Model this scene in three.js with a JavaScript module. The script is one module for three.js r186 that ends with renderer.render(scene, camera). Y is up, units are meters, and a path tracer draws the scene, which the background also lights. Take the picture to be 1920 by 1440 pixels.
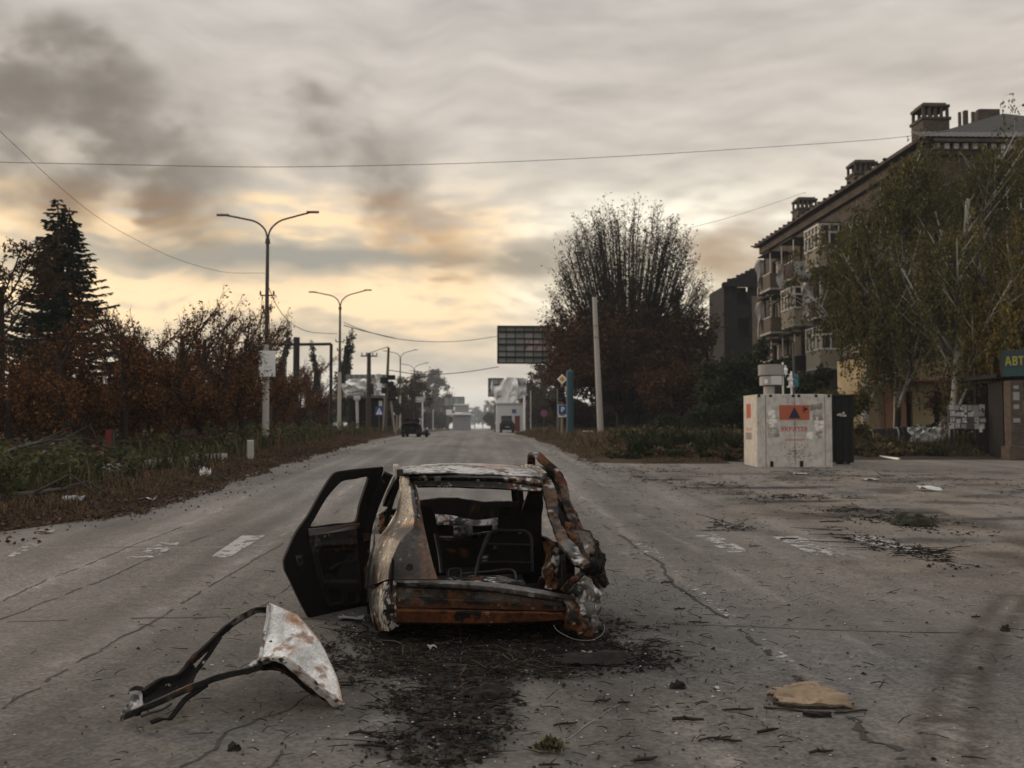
import * as THREE from 'three';
import { mergeGeometries } from 'three/addons/utils/BufferGeometryUtils.js';

// ---------------------------------------------------------------- camera, sky, sun, exposure
const EYE = new THREE.Vector3(0, 1.58, 0), FPX = 1870;
const scene = new THREE.Scene();
const camera = new THREE.PerspectiveCamera(2 * Math.atan(720 / FPX) * 180 / Math.PI, 4 / 3, 0.1, 6000);
camera.position.copy(EYE);
camera.rotation.order = 'YXZ';
camera.rotation.set(Math.atan(83 / FPX), -Math.atan(67 / 1871.8), 0);
camera.updateMatrixWorld(true);
camera.focus = 7.6; camera.userData.fStop = 2.6;
scene.add(camera);
const renderer = new THREE.WebGLRenderer({ antialias: true });
renderer.toneMapping = THREE.LinearToneMapping;
renderer.toneMappingExposure = 1.25;
renderer.shadowMap.enabled = true;

const SUN_AZ = -52 * Math.PI / 180, SUN_EL = 15 * Math.PI / 180;
const sun = new THREE.DirectionalLight(new THREE.Color(1, 0.78, 0.55), 1.35);
sun.position.set(Math.sin(SUN_AZ) * Math.cos(SUN_EL) * 80, Math.sin(SUN_EL) * 80, -Math.cos(SUN_AZ) * Math.cos(SUN_EL) * 80 - 20);
sun.target.position.set(0, 0, -20);
sun.castShadow = true; sun.shadow.radius = 24;
Object.assign(sun.shadow.camera, { left: -70, right: 70, top: 60, bottom: -60, near: 1, far: 300 });
sun.shadow.mapSize.set(2048, 2048);
scene.add(sun, sun.target);
scene.fog = new THREE.FogExp2(new THREE.Color(0.86, 0.93, 1.0), 0.00042);

// ---------------------------------------------------------------- numbers: random, noise, interpolation
let rs = 12345;
const seed = (n) => { rs = n * 7919 + 17; };
const rnd = () => { rs = (rs + 0x6d2b79f5) | 0; let t = Math.imul(rs ^ (rs >>> 15), 1 | rs); t = (t + Math.imul(t ^ (t >>> 7), 61 | t)) ^ t; return ((t ^ (t >>> 14)) >>> 0) / 4294967296; };
const rr = (a, b) => a + (b - a) * rnd();
const gauss = () => (rnd() + rnd() + rnd() + rnd() - 2) * 0.866;
const HASH = new Float32Array(4096), PERM = new Uint16Array(8192);
seed(1); for (let i = 0; i < 4096; i++) { HASH[i] = rnd(); PERM[i] = i; }
for (let i = 4095; i > 0; i--) { const j = Math.floor(rnd() * (i + 1)), t = PERM[i]; PERM[i] = PERM[j]; PERM[j] = t; }
for (let i = 0; i < 4096; i++) PERM[4096 + i] = PERM[i];
function noise(x, y, z = 0) {                                        // value noise, 0..1
  const xi = Math.floor(x), yi = Math.floor(y), zi = Math.floor(z);
  let u = x - xi, v = y - yi, w = z - zi; u = u * u * (3 - 2 * u); v = v * v * (3 - 2 * v); w = w * w * (3 - 2 * w);
  const a = xi & 4095, a1 = (xi + 1) & 4095, b = yi & 4095, b1 = (yi + 1) & 4095, c = zi & 4095, c1 = (zi + 1) & 4095;
  const pa = PERM[a], pa1 = PERM[a1];
  const h = (p, q, r) => HASH[PERM[PERM[p + q & 4095] + r & 4095]];
  const l = (s, t, k) => s + (t - s) * k;
  const f = l(l(h(pa, b, c), h(pa1, b, c), u), l(h(pa, b1, c), h(pa1, b1, c), u), v);
  return w === 0 ? f : l(f, l(l(h(pa, b, c1), h(pa1, b, c1), u), l(h(pa, b1, c1), h(pa1, b1, c1), u), v), w);
}
function fbm(x, y, z = 0, o = 4) { let s = 0, a = 0.5, t = 0; for (let i = 0; i < o; i++) { s += a * noise(x, y, z); t += a; a *= 0.5; x = x * 2.03 + 17.3; y = y * 2.03 + 5.1; z = z === 0 ? 0 : z * 2.03 + 9.7; } return s / t; }
const clamp = (x, a = 0, b = 1) => Math.min(b, Math.max(a, x));
const sstep = (a, b, x) => { const t = clamp((x - a) / (b - a)); return t * t * (3 - 2 * t); };
const mix = (a, b, t) => a + (b - a) * t;
const mix3 = (a, b, t) => [mix(a[0], b[0], t), mix(a[1], b[1], t), mix(a[2], b[2], t)];
const lin = (c) => { c /= 255; return c <= 0.04045 ? c / 12.92 : Math.pow((c + 0.055) / 1.055, 2.4); };
const L3 = (r, g, b) => [lin(r), lin(g), lin(b)];
const srgb = (c) => Math.round(255 * clamp(c <= 0.0031308 ? c * 12.92 : 1.055 * Math.pow(c, 1 / 2.4) - 0.055));
const V = (x, y, z) => new THREE.Vector3(x, y, z);

// ---------------------------------------------------------------- the overcast evening sky (air, cloud bands, drifting smoke)
{
  const w = 3072, h = 1536, data = new Float32Array(w * h * 4), R = 180 / Math.PI;
  const A = (px) => Math.atan((px - 893) / FPX) * R, E = (py) => Math.atan((803 - py) / FPX) * R;
  const G = (px, py, rx, ry, s) => [A(px), E(py), rx / 32.6, ry / 32.6, s];
  // two columns of drifting smoke, leaning up to the left, and a small one behind the houses
  const smoke = [G(330, 450, 130, 40, .40), G(300, 380, 110, 60, .50), G(250, 300, 110, 80, .58), G(205, 215, 100, 75, .52), G(130, 150, 120, 60, .30), G(40, 190, 110, 90, .42), G(30, 310, 90, 90, .40), G(130, 330, 80, 90, .26), G(370, 300, 60, 60, .22),
    G(730, 345, 42, 40, .46), G(690, 290, 60, 40, .34), G(625, 235, 75, 45, .40), G(560, 205, 60, 40, .36), G(580, 290, 50, 60, .2), G(700, 240, 60, 34, .2), G(1010, 480, 70, 34, .30)];
  const brown = [G(745, 392, 50, 30, .5), G(800, 440, 66, 36, .62), G(835, 490, 60, 30, .55), G(770, 410, 110, 30, .25), G(1352, 462, 46, 30, .85), G(1390, 500, 60, 40, .55), G(300, 405, 120, 22, .42), G(180, 400, 80, 18, .2)];
  const band = [G(330, 505, 300, 26, .46), G(600, 487, 220, 22, .48), G(900, 490, 200, 26, .36), G(1200, 330, 300, 60, .08), G(760, 655, 330, 46, .14), G(1700, 120, 300, 50, .12), G(1050, 60, 250, 40, .06), G(820, 140, 260, 30, .06)];
  const glow = [G(620, 435, 100, 24, .75), G(515, 384, 80, 12, .6), G(40, 425, 90, 36, .8), G(960, 430, 90, 40, .5), G(1270, 420, 190, 60, .70), G(700, 528, 260, 24, .7), G(280, 458, 200, 22, .6), G(120, 385, 120, 16, .4),
    G(60, 560, 200, 50, .6), G(420, 565, 220, 26, .5), G(680, 375, 70, 16, .4), G(960, 560, 130, 40, .35), G(600, 600, 260, 24, .3)];
  const sum = (list, az, el) => { let s = 0; for (const g of list) { const a = (az - g[0]) / g[2], b = (el - g[1]) / g[3], q = a * a + b * b; if (q < 9) s += g[4] * Math.exp(-q * 0.9); } return s; };
  const stops = [[-6, L3(196, 190, 182)], [0, L3(204, 199, 191)], [2.2, L3(201, 194, 183)], [5, L3(200, 187, 166)], [9, L3(203, 189, 165)], [12.5, L3(203, 194, 180)], [16, L3(193, 185, 175)], [20, L3(188, 181, 173)], [25, L3(181, 175, 170)], [40, L3(212, 208, 206)], [65, L3(238, 236, 235)], [90, L3(248, 247, 247)]];
  const warm = L3(254, 222, 178), cream = L3(250, 242, 222), dark = L3(104, 97, 88), rustS = L3(146, 116, 88), grey = L3(150, 146, 136);
  for (let y = 0; y < h; y++) {
    const el = ((y + 0.5) / h - 0.5) * 180;
    let k = 0; while (k < stops.length - 2 && el > stops[k + 1][0]) k++;
    const base = mix3(stops[k][1], stops[k + 1][1], clamp((el - stops[k][0]) / (stops[k + 1][0] - stops[k][0])));
    for (let x = 0; x < w; x++) {
      const o = (y * w + x) * 4;
      let c = base;
      if (el > -3) {
        const u = ((x + 0.5) / w - 0.5) * 2 * Math.PI, dx = Math.cos(u), dz = Math.sin(u);
        const az = Math.atan2(dx, -dz) * R;
        const near = Math.abs(az) < 45 && el < 40;
        // streaky cloud: stretched noise on the unit circle so that it joins behind
        const sx = dx * 9, sz = dz * 9;
        const warpN = noise(sx * 1.4 + 3, sz * 1.4, el * 0.15) - 0.5;
        const streak = fbm(sx * 1.1 + 50, sz * 1.1, (el + warpN * 2.2) * 0.85, near ? 6 : 3);
        const fine = near ? fbm(sx * 3.4 + 9, sz * 3.4, (el + warpN * 1.5) * 2.4, 4) : 0.5;
        const soft = Math.exp(-Math.pow(el / 45, 2));
        c = c.map((v) => v * (1 + (streak - 0.5) * 0.62 * soft + (fine - 0.5) * 0.26 * soft));
        if (near) {
          const wx = (fbm(az * .32 + 7, el * .5, 0, 3) - .5), wy = (fbm(az * .34 + 77, el * .55 + 31, 0, 3) - .5);
          const az2 = az + wx * 4.2, el2 = el + wy * 1.2 + (fine - .5) * .8;
          const zone = Math.exp(-Math.pow((el - 8.6) / 3.6, 2)) * mix(1, .55, sstep(-2, 6, az));
          const g = sum(glow, az2, el2) + zone * sstep(.42, .66, streak * .6 + fine * .4) * 1.0;
          c = mix3(c, mix3(warm, cream, sstep(-1, 6, az)), clamp(g * sstep(.22, .62, fine * .55 + streak * .45) * 1.5));
          const b = sum(band, az2 * .4 + az * .6, el2);
          c = mix3(c, grey, clamp(b * 1.5));
          const puff = fbm(az * .36 + 100 + (fine - .5) * .5, el * .42, 0, 6), az3 = az + (puff - .5) * 4.0 + wx * 3, el3 = el + wy * 4.0;
          const s = sum(smoke, az3, el3);
          c = mix3(c, dark, (1 - Math.exp(-s * 1.5 * (.25 + 2.0 * sstep(.25, .8, puff * .75 + fine * .25)))) * .93);
          const s2 = sum(brown, az + (puff - .5) * 4, el + (fine - .5) * 2.2);
          c = mix3(c, rustS, (1 - Math.exp(-s2 * 1.5 * (.2 + 2.4 * sstep(.25, .75, puff * .5 + fine * .5)))) * .75);
        } else {
          const zone = Math.exp(-Math.pow((el - 8.6) / 3.6, 2)) * 0.55;
          c = mix3(c, warm, clamp(zone * sstep(.46, .70, streak) * .8));
        }
      } else { const t = sstep(-3, -12, el); c = mix3(c, [.22, .20, .18], t); }
      data[o] = c[0]; data[o + 1] = c[1]; data[o + 2] = c[2]; data[o + 3] = 1;
    }
  }
  const sky = new THREE.DataTexture(data, w, h, THREE.RGBAFormat, THREE.FloatType);
  sky.mapping = THREE.EquirectangularReflectionMapping; sky.magFilter = THREE.LinearFilter; sky.needsUpdate = true;
  scene.background = sky; scene.environment = sky;
}

// ---------------------------------------------------------------- helpers: places
const grade = (d) => d <= 10 ? 0 : 1.1 * (1 - Math.exp(-Math.pow((d - 10) / 28, 1.25)));      // the road climbs gently away from the crossing
const RAYM = camera.matrixWorld.clone();
function W(px, py, d) {                                             // point on a line of sight at distance d down the road
  const r = V(px - 960, 720 - py, -FPX).transformDirection(RAYM);
  return EYE.clone().addScaledVector(r, d / -r.z);
}
function onGround(px, py) { let a = 2, b = 900; for (let i = 0; i < 50; i++) { const m = (a + b) / 2, p = W(px, py, m); if (p.y > grade(m)) a = m; else b = m; } const p = W(px, py, a); p.y = grade(a); return p; }
const at = (px, d, lift = 0) => { const p = W(px, 803, d); p.y = grade(d) + lift; return p; };  // foot of a thing seen at px, d metres off
const hgt = (py, d) => EYE.y + (803 - py) * d / FPX;               // height of what is seen at py, d metres off

// ---------------------------------------------------------------- helpers: things
const names = new Map(), origin = new WeakMap();
function numbered(n) { const k = names.get(n) ?? 0; names.set(n, k + 1); return k ? n + '_' + String(k).padStart(3, '0') : n; }
function tag(o, label, category, group, kind) { if (label) o.userData.label = label; if (category) o.userData.category = category; if (group) o.userData.group = group; if (kind) o.userData.kind = kind; return o; }
function thing(name, label, category, pos, group) {
  const o = new THREE.Group(); o.name = numbered(name); o.position.copy(pos); scene.add(o); origin.set(o, pos.clone());
  return tag(o, label, category, group);
}
function put(name, geo, mat, parent) {                             // geometry given in the world; parent keeps its own place
  if (Array.isArray(geo)) geo = merged(geo);
  const m = new THREE.Mesh(geo, mat); m.castShadow = m.receiveShadow = true;
  m.name = parent ? name : numbered(name);
  const o = parent ? origin.get(parent) : null;
  if (o) { geo.translate(-o.x, -o.y, -o.z); }
  (parent ?? scene).add(m); if (o) origin.set(m, o);
  return m;
}
function solo(name, geo, mat, label, category, group, pos) {        // a thing that is one mesh, standing at pos
  if (Array.isArray(geo)) geo = merged(geo);
  const m = new THREE.Mesh(geo, mat); m.castShadow = m.receiveShadow = true; m.name = numbered(name);
  if (!pos) { geo.computeBoundingBox(); const b = geo.boundingBox; pos = V((b.min.x + b.max.x) / 2, b.min.y, (b.min.z + b.max.z) / 2); }
  geo.translate(-pos.x, -pos.y, -pos.z); m.position.copy(pos); origin.set(m, pos.clone()); scene.add(m);
  return tag(m, label, category, group);
}
function struct(name, geo, mat) { const m = put(name, geo, mat); m.userData.kind = 'structure'; return m; }
function copy(o, pos, turn, label, scale) {
  const c = o.clone(); c.name = numbered(o.name.replace(/_\d{3}$/, '')); c.position.copy(pos); c.rotation.y = turn ?? o.rotation.y; if (scale) c.scale.set(...scale);
  if (label) c.userData = { ...o.userData, label }; scene.add(c); return c;
}
function merged(list) {
  list = list.map((g) => { g = g.index ? g.toNonIndexed() : g; for (const k of Object.keys(g.attributes)) if (!['position', 'normal', 'uv', 'color'].includes(k)) g.deleteAttribute(k); return g; });
  const col = list.some((g) => g.attributes.color);
  for (const g of list) {
    const n = g.attributes.position.count;
    if (!g.attributes.uv) g.setAttribute('uv', new THREE.BufferAttribute(new Float32Array(n * 2), 2));
    if (col && !g.attributes.color) g.setAttribute('color', new THREE.BufferAttribute(new Float32Array(n * 3).fill(1), 3));
  }
  return mergeGeometries(list);
}
function boxUV(g, s = 1) {                                          // uv in metres by the side a face looks to
  g = g.index ? g.toNonIndexed() : g; if (!g.attributes.normal) g.computeVertexNormals();
  const p = g.attributes.position, n = g.attributes.normal, uv = new Float32Array(p.count * 2);
  for (let i = 0; i < p.count; i++) {
    const ax = Math.abs(n.getX(i)), ay = Math.abs(n.getY(i)), az = Math.abs(n.getZ(i));
    const [a, b] = ay > ax && ay > az ? [p.getX(i), p.getZ(i)] : ax > az ? [p.getZ(i), p.getY(i)] : [p.getX(i), p.getY(i)];
    uv[i * 2] = a * s; uv[i * 2 + 1] = b * s;
  }
  g.setAttribute('uv', new THREE.BufferAttribute(uv, 2)); return g;
}
// a box with small chamfers, turned about y, standing on its bottom face at (x, y, z)
function box(x, y, z, w, h, d, turn = 0, ch = 0) {
  let g;
  if (ch > 0) {
    const s = new THREE.Shape(), a = w / 2 - ch, b = h / 2 - ch; s.moveTo(-a, -b); s.lineTo(a, -b); s.lineTo(a, b); s.lineTo(-a, b); s.closePath();
    g = new THREE.ExtrudeGeometry(s, { depth: d - 2 * ch, bevelEnabled: true, bevelSize: ch, bevelThickness: ch, bevelSegments: 1, steps: 1 }); g.translate(0, 0, -d / 2 + ch);
  } else g = new THREE.BoxGeometry(w, h, d);
  g = boxUV(g); if (turn) g.rotateY(turn); return g.translate(x, y + h / 2, z);
}
// ---------------------------------------------------------------- helpers: a mesh written face by face
class MB {
  constructor() { this.p = []; this.c = []; this.i = []; }
  get n() { return this.p.length / 3; }
  v(p, c) { this.p.push(p.x, p.y, p.z); this.c.push(c[0], c[1], c[2]); return this.n - 1; }
  quad(a, b, c, d, col) { const k = this.n; this.v(a, col); this.v(b, col); this.v(c, col); this.v(d, col); this.i.push(k, k + 1, k + 2, k, k + 2, k + 3); }
  tri(a, b, c, col) { const k = this.n; this.v(a, col); this.v(b, col); this.v(c, col); this.i.push(k, k + 1, k + 2); }
  tube(pts, rad, sides, col) {
    const N = pts.length; let prev = null; const t = V(0, 0, 0), a = V(0, 0, 0), b = V(0, 0, 0), q = V(0, 0, 0);
    const k0 = this.n; let up = V(0.3, 1, 0.2);
    for (let j = 0; j < N; j++) {
      t.subVectors(pts[Math.min(j + 1, N - 1)], pts[Math.max(j - 1, 0)]).normalize();
      if (!prev) { if (Math.abs(t.dot(up.clone().normalize())) > 0.95) up = V(1, 0.1, 0); a.crossVectors(t, up).normalize(); } else a.copy(prev).addScaledVector(t, -prev.dot(t)).normalize();
      prev = a.clone(); b.crossVectors(t, a);
      const r = typeof rad === 'number' ? rad : rad[j], cc = typeof col === 'function' ? null : col;
      for (let s = 0; s < sides; s++) { const th = s / sides * 2 * Math.PI; q.copy(pts[j]).addScaledVector(a, Math.cos(th) * r).addScaledVector(b, Math.sin(th) * r); this.v(q, cc ?? col(q, j / (N - 1))); }
    }
    for (let j = 0; j < N - 1; j++) for (let s = 0; s < sides; s++) { const s1 = (s + 1) % sides, p = k0 + j * sides; this.i.push(p + s, p + s1, p + sides + s, p + s1, p + sides + s1, p + sides + s); }
    for (let s = 1; s < sides - 1; s++) { this.i.push(k0, k0 + s + 1, k0 + s); const e = k0 + (N - 1) * sides; this.i.push(e, e + s, e + s + 1); }
  }
  leaf(p, dir, size, col, wide = 0.55) {                            // a folded lozenge
    const u = dir.clone().normalize(), s = V(gauss(), gauss(), gauss()).cross(u).normalize(), k = this.n;
    this.v(p, col); this.v(p.clone().addScaledVector(u, size * .5).addScaledVector(s, size * wide * .5), col); this.v(p.clone().addScaledVector(u, size), col); this.v(p.clone().addScaledVector(u, size * .5).addScaledVector(s, -size * wide * .5), col);
    this.i.push(k, k + 1, k + 2, k, k + 2, k + 3);
  }
  geo() { const g = new THREE.BufferGeometry(); g.setAttribute('position', new THREE.Float32BufferAttribute(this.p, 3)); g.setAttribute('color', new THREE.Float32BufferAttribute(this.c, 3)); g.setIndex(this.i); g.computeVertexNormals(); return g; }
}
function catmull(pts, t) { const n = pts.length - 1, f = clamp(t) * n, i = Math.min(Math.floor(f), n - 1), k = f - i, P = (j) => pts[clamp(j, 0, n)]; const a = i === 0 ? P(0).clone().multiplyScalar(2).sub(P(1)) : P(i - 1), b = P(i), c = P(i + 1), d = i + 2 > n ? P(n).clone().multiplyScalar(2).sub(P(n - 1)) : P(i + 2);
  const q = (A, B, C, D) => 0.5 * (2 * B + (C - A) * k + (2 * A - 5 * B + 4 * C - D) * k * k + (3 * B - A - 3 * C + D) * k * k * k); return V(q(a.x, b.x, c.x, d.x), q(a.y, b.y, c.y, d.y), q(a.z, b.z, c.z, d.z)); }
// sheet metal: rows of control points, smoothed, dented, given a thickness and burnt colours; hole(u, v) leaves cells out
function sheet(rows, { nu = 40, nv = 40, dent = 0.006, df = 6, t = 0.006, col, hole, crease = 0, facet, lin2 = '', disp } = {}) {
  const P = [], N = []; const lerpC = (p, t) => { const n = p.length - 1, f = clamp(t) * n, i = Math.min(Math.floor(f), n - 1); return p[i].clone().lerp(p[i + 1], f - i); }, cu = lin2.includes('u') ? lerpC : catmull, cw = lin2.includes('v') ? lerpC : catmull;
  for (let j = 0; j <= nv; j++) { const v = j / nv, line = []; const f = rows.map((r) => r); const M = f[0].length; const cols = []; for (let k = 0; k < M; k++) cols.push(cw(f.map((r) => r[k]), v)); for (let i = 0; i <= nu; i++) line.push(cu(cols, i / nu)); P.push(line); }
  let out = 1; const nrm = () => { for (let j = 0; j <= nv; j++) { N[j] = []; for (let i = 0; i <= nu; i++) { const a = P[j][Math.min(i + 1, nu)].clone().sub(P[j][Math.max(i - 1, 0)]), b = P[Math.min(j + 1, nv)][i].clone().sub(P[Math.max(j - 1, 0)][i]); N[j][i] = a.cross(b).normalize().multiplyScalar(out); } } };
  nrm(); { const j = nv >> 1, i = nu >> 1; if (N[j][i].dot(EYE.clone().sub(P[j][i])) < 0) { out = -1; nrm(); } }          // the outside is the side the street sees
  for (let j = 0; j <= nv; j++) for (let i = 0; i <= nu; i++) { const p = P[j][i], q = fbm(p.x * df + 40, p.y * df + 40, p.z * df + 40, 3) - .5, c = crease ? Math.abs(noise(p.x * df * .7 + 9, p.y * df * .7 + 60, p.z * df * .7 + 3) - .5) * crease : 0; p.addScaledVector(N[j][i], q * 2 * dent + c + (disp ? disp(i / nu, j / nv) : 0)); }
  nrm();
  const pos = [], colr = [], idx = [], W1 = nu + 1, K = W1 * (nv + 1);
  for (const side of [0, 1]) for (let j = 0; j <= nv; j++) for (let i = 0; i <= nu; i++) { const p = P[j][i].clone().addScaledVector(N[j][i], side ? -t : 0); pos.push(p.x, p.y, p.z); const c = col(p, i / nu, j / nv, side); colr.push(c[0], c[1], c[2]); }
  const gone = (i, j) => i < 0 || j < 0 || i >= nu || j >= nv || (hole && hole((i + .5) / nu, (j + .5) / nv));
  const edge = (a, b) => { const k = pos.length / 3; for (const q of [a, b, b + K, a + K]) { pos.push(pos[q * 3], pos[q * 3 + 1], pos[q * 3 + 2]); colr.push(colr[q * 3], colr[q * 3 + 1], colr[q * 3 + 2]); } idx.push(k, k + 1, k + 2, k, k + 2, k + 3); };
  for (let j = 0; j < nv; j++) for (let i = 0; i < nu; i++) {
    if (gone(i, j)) continue; const a = j * W1 + i, b = a + 1, c = a + W1, d = c + 1;
    idx.push(a, b, c, b, d, c, a + K, c + K, b + K, b + K, c + K, d + K);
    if (gone(i - 1, j)) edge(c, a); if (gone(i + 1, j)) edge(b, d); if (gone(i, j - 1)) edge(a, b); if (gone(i, j + 1)) edge(d, c);
  }
  const g = new THREE.BufferGeometry(); g.setAttribute('position', new THREE.Float32BufferAttribute(pos, 3)); g.setAttribute('color', new THREE.Float32BufferAttribute(colr, 3)); g.setIndex(idx); if (facet) { const f = g.toNonIndexed(); f.computeVertexNormals(); return boxUV(f); } g.computeVertexNormals(); return boxUV(g);
}
// a pressed-steel bar: a rounded rectangle w by h swept along points (w lies along 'across' as far as it can)
function bar(pts, w, h, col, { n = 30, across = V(1, 0, 0), dent = .004, df = 9, taper } = {}) {
  const pos = [], cl = [], idx = [], K = 4, c = V(0, 0, 0), corner = [[-1, -1], [1, -1], [1, 1], [-1, 1]], R = .86; const fr = [];
  for (let j = 0; j <= n; j++) { const t = j / n, p = catmull(pts, t), T = catmull(pts, Math.min(1, t + .01)).sub(catmull(pts, Math.max(0, t - .01))).normalize(), b = V(0, 0, 0).crossVectors(T, across).normalize(), a = V(0, 0, 0).crossVectors(b, T).normalize(); fr.push([p, a, b, taper ? taper(t) : 1, t]); }
  const vert = (f, u, v) => { const [p, a, b, k, t] = f; c.copy(p).addScaledVector(a, u * w / 2 * k).addScaledVector(b, v * h / 2 * k); const q = (fbm(c.x * df + 11, c.y * df + 3, c.z * df + 70, 3) - .5) * 2 * dent, q2 = (Math.abs(noise(c.x * df * 1.7 + 31, c.y * df * 1.7, c.z * df * 1.7) - .5) - .2) * dent * 1.6; c.addScaledVector(a, q + q2).addScaledVector(b, q * .7 - q2); pos.push(c.x, c.y, c.z); const k3 = col(c, .5 + u * .5, t, 0); cl.push(k3[0], k3[1], k3[2]); };
  for (let s = 0; s < 4; s++) { const A = corner[s], B = corner[(s + 1) % 4], k0 = pos.length / 3, row = [0, .07, .36, .64, .93, 1], m = row.length; for (const f of fr) for (const q of row) { const e = q === 0 || q === 1 ? .93 : 1; vert(f, mix(A[0], B[0], q) * e, mix(A[1], B[1], q) * e); }
    for (let j = 0; j < n; j++) for (let i = 0; i < m - 1; i++) { const p = k0 + j * m + i; idx.push(p, p + 1, p + m, p + 1, p + m + 1, p + m); } }
  for (const f of [fr[0], fr[n]]) { const k0 = pos.length / 3; for (const q of corner) vert(f, q[0] * .93, q[1] * .93); idx.push(k0, k0 + 1, k0 + 2, k0, k0 + 2, k0 + 3); }
  const g = new THREE.BufferGeometry(); g.setAttribute('position', new THREE.Float32BufferAttribute(pos, 3)); g.setAttribute('color', new THREE.Float32BufferAttribute(cl, 3)); g.setIndex(idx); g.computeVertexNormals(); return boxUV(g);
}
function tubeG(pts, r, sides = 8, n = 24) { return new THREE.TubeGeometry(new THREE.CatmullRomCurve3(pts), n, r, sides); }
function post(base, h, r0, r1, sides = 10, lean = [0, 0]) { const g = new THREE.CylinderGeometry(r1, r0, h, sides, 4); g.translate(0, h / 2, 0); const p = g.attributes.position; for (let i = 0; i < p.count; i++) { const y = p.getY(i); p.setX(i, p.getX(i) + lean[0] * y); p.setZ(i, p.getZ(i) + lean[1] * y); } g.computeVertexNormals(); return g.translate(base.x, base.y, base.z); }

// ---------------------------------------------------------------- materials
function dataTex(w, h, f, color = true) { const d = new Uint8Array(w * h * 4); for (let y = 0; y < h; y++) for (let x = 0; x < w; x++) { const c = f(x / w, y / h), o = (y * w + x) * 4; for (let k = 0; k < 3; k++) d[o + k] = color ? srgb(c[k]) : Math.round(255 * clamp(c[k])); d[o + 3] = 255; }
  const t = new THREE.DataTexture(d, w, h); t.wrapS = t.wrapT = THREE.RepeatWrapping; t.magFilter = THREE.LinearFilter; t.minFilter = THREE.LinearMipmapLinearFilter; if (color) t.colorSpace = THREE.SRGBColorSpace; t.needsUpdate = true; return t; }
// noise that repeats over the unit square: fbm on a torus-like blend
function tileN(u, v, f, o, s = 0) { const n = (a, b) => fbm(a * f + s, b * f + s * 1.7, 0, o), a = sstep(.0, 1, u), b = sstep(0, 1, v); const w0 = u < .15 ? (.15 - u) / .15 * .5 : u > .85 ? (u - .85) / .15 * .5 : 0, w1 = v < .15 ? (.15 - v) / .15 * .5 : v > .85 ? (v - .85) / .15 * .5 : 0;
  const uu = u < .5 ? u + 1 : u - 1, vv = v < .5 ? v + 1 : v - 1; const A = w0 ? mix(n(u, v), n(uu, v), w0) : n(u, v); if (!w1) return A; const B = w0 ? mix(n(u, vv), n(uu, vv), w0) : n(u, vv); return mix(A, B, w1); }
const grainBump = dataTex(512, 512, (u, v) => { const a = tileN(u, v, 60, 3, 3), b = tileN(u, v, 14, 3, 8); const q = a * .6 + b * .4; return [q, q, q]; }, false);
const bumpTex = (rep) => { const t = grainBump.clone(); t.repeat.set(rep, rep); t.needsUpdate = true; return t; };
const std = (o) => new THREE.MeshStandardMaterial(o);
const flat = (r, g, b, rough = .85, metal = 0, extra = {}) => new THREE.MeshPhysicalMaterial({ specularIntensity: Math.max(r, g, b) < .06 ? .4 : .7, color: new THREE.Color().setRGB(r, g, b), roughness: rough, metalness: metal, ...extra });
const M = {
  burnt: std({ vertexColors: true, roughness: .50, metalness: .35, bumpMap: bumpTex(2.2), bumpScale: .006 }),
  burntMatt: new THREE.MeshPhysicalMaterial({ vertexColors: true, roughness: .85, metalness: .05, specularIntensity: .25, bumpMap: bumpTex(2.2), bumpScale: .004 }),
  ash: std({ vertexColors: true, roughness: .62, metalness: .1, bumpMap: bumpTex(2.2), bumpScale: .002 }),
  vert: new THREE.MeshPhysicalMaterial({ vertexColors: true, roughness: .95, specularIntensity: .35 }),
  bark: new THREE.MeshPhysicalMaterial({ vertexColors: true, roughness: .95, specularIntensity: .3 }),
  leaf: new THREE.MeshPhysicalMaterial({ vertexColors: true, roughness: 1, transmission: .22, thickness: 0, specularIntensity: .15, side: THREE.DoubleSide }),
  grass: new THREE.MeshPhysicalMaterial({ vertexColors: true, roughness: 1, specularIntensity: .15, side: THREE.DoubleSide }),
  concrete: flat(.36, .35, .335, .9, 0, { bumpMap: bumpTex(.7), bumpScale: .006 }),
  steel: flat(.07, .07, .07, .7, .4), darkSteel: flat(.03, .03, .03, .7, .3), black: flat(.012, .012, .012, .9), wire: flat(.05, .045, .04, .8),
  white: flat(.78, .78, .77, .8), paper: flat(.62, .62, .60, .95), glass: new THREE.MeshPhysicalMaterial({ color: new THREE.Color(.03, .035, .04), roughness: .12, metalness: 0, specularIntensity: 1 }),
  dark: flat(.02, .018, .016, .95), bluePaint: flat(.022, .062, .085, .7), wood: flat(.24, .18, .10, .85),
};
// ================================================================ ground, road, verges
const CAR0 = V(.05, 0, -7.35);
// asphalt grain: 8 m tile
const asphaltTex = dataTex(2048, 2048, (u, v) => {
  const a = tileN(u, v, 420, 2, 1), b = tileN(u, v, 110, 3, 5), c = tileN(u, v, 22, 3, 9), s = noise(u * 1400, v * 1400);
  let k = .78 + (a - .5) * .8 + (b - .5) * .28 + (c - .5) * .12; if (s > .955) k += .75 * noise(u * 300, v * 300 + 9); if (s < .05) k -= .35;
  k = clamp(k, .2, 1.6) / 1.25; return [k, k * .985, k * .965];
});
const asphaltBump = dataTex(1024, 1024, (u, v) => { const q = tileN(u, v, 380, 2, 1) * .6 + tileN(u, v, 60, 3, 5) * .4; return [q, q, q]; }, false);
for (const t of [asphaltTex, asphaltBump]) t.repeat.set(1 / 8, 1 / 8);
M.asphalt = new THREE.MeshPhysicalMaterial({ specularIntensity: .5, vertexColors: true, map: asphaltTex, roughness: .93, bumpMap: asphaltBump, bumpScale: .006 });
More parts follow.
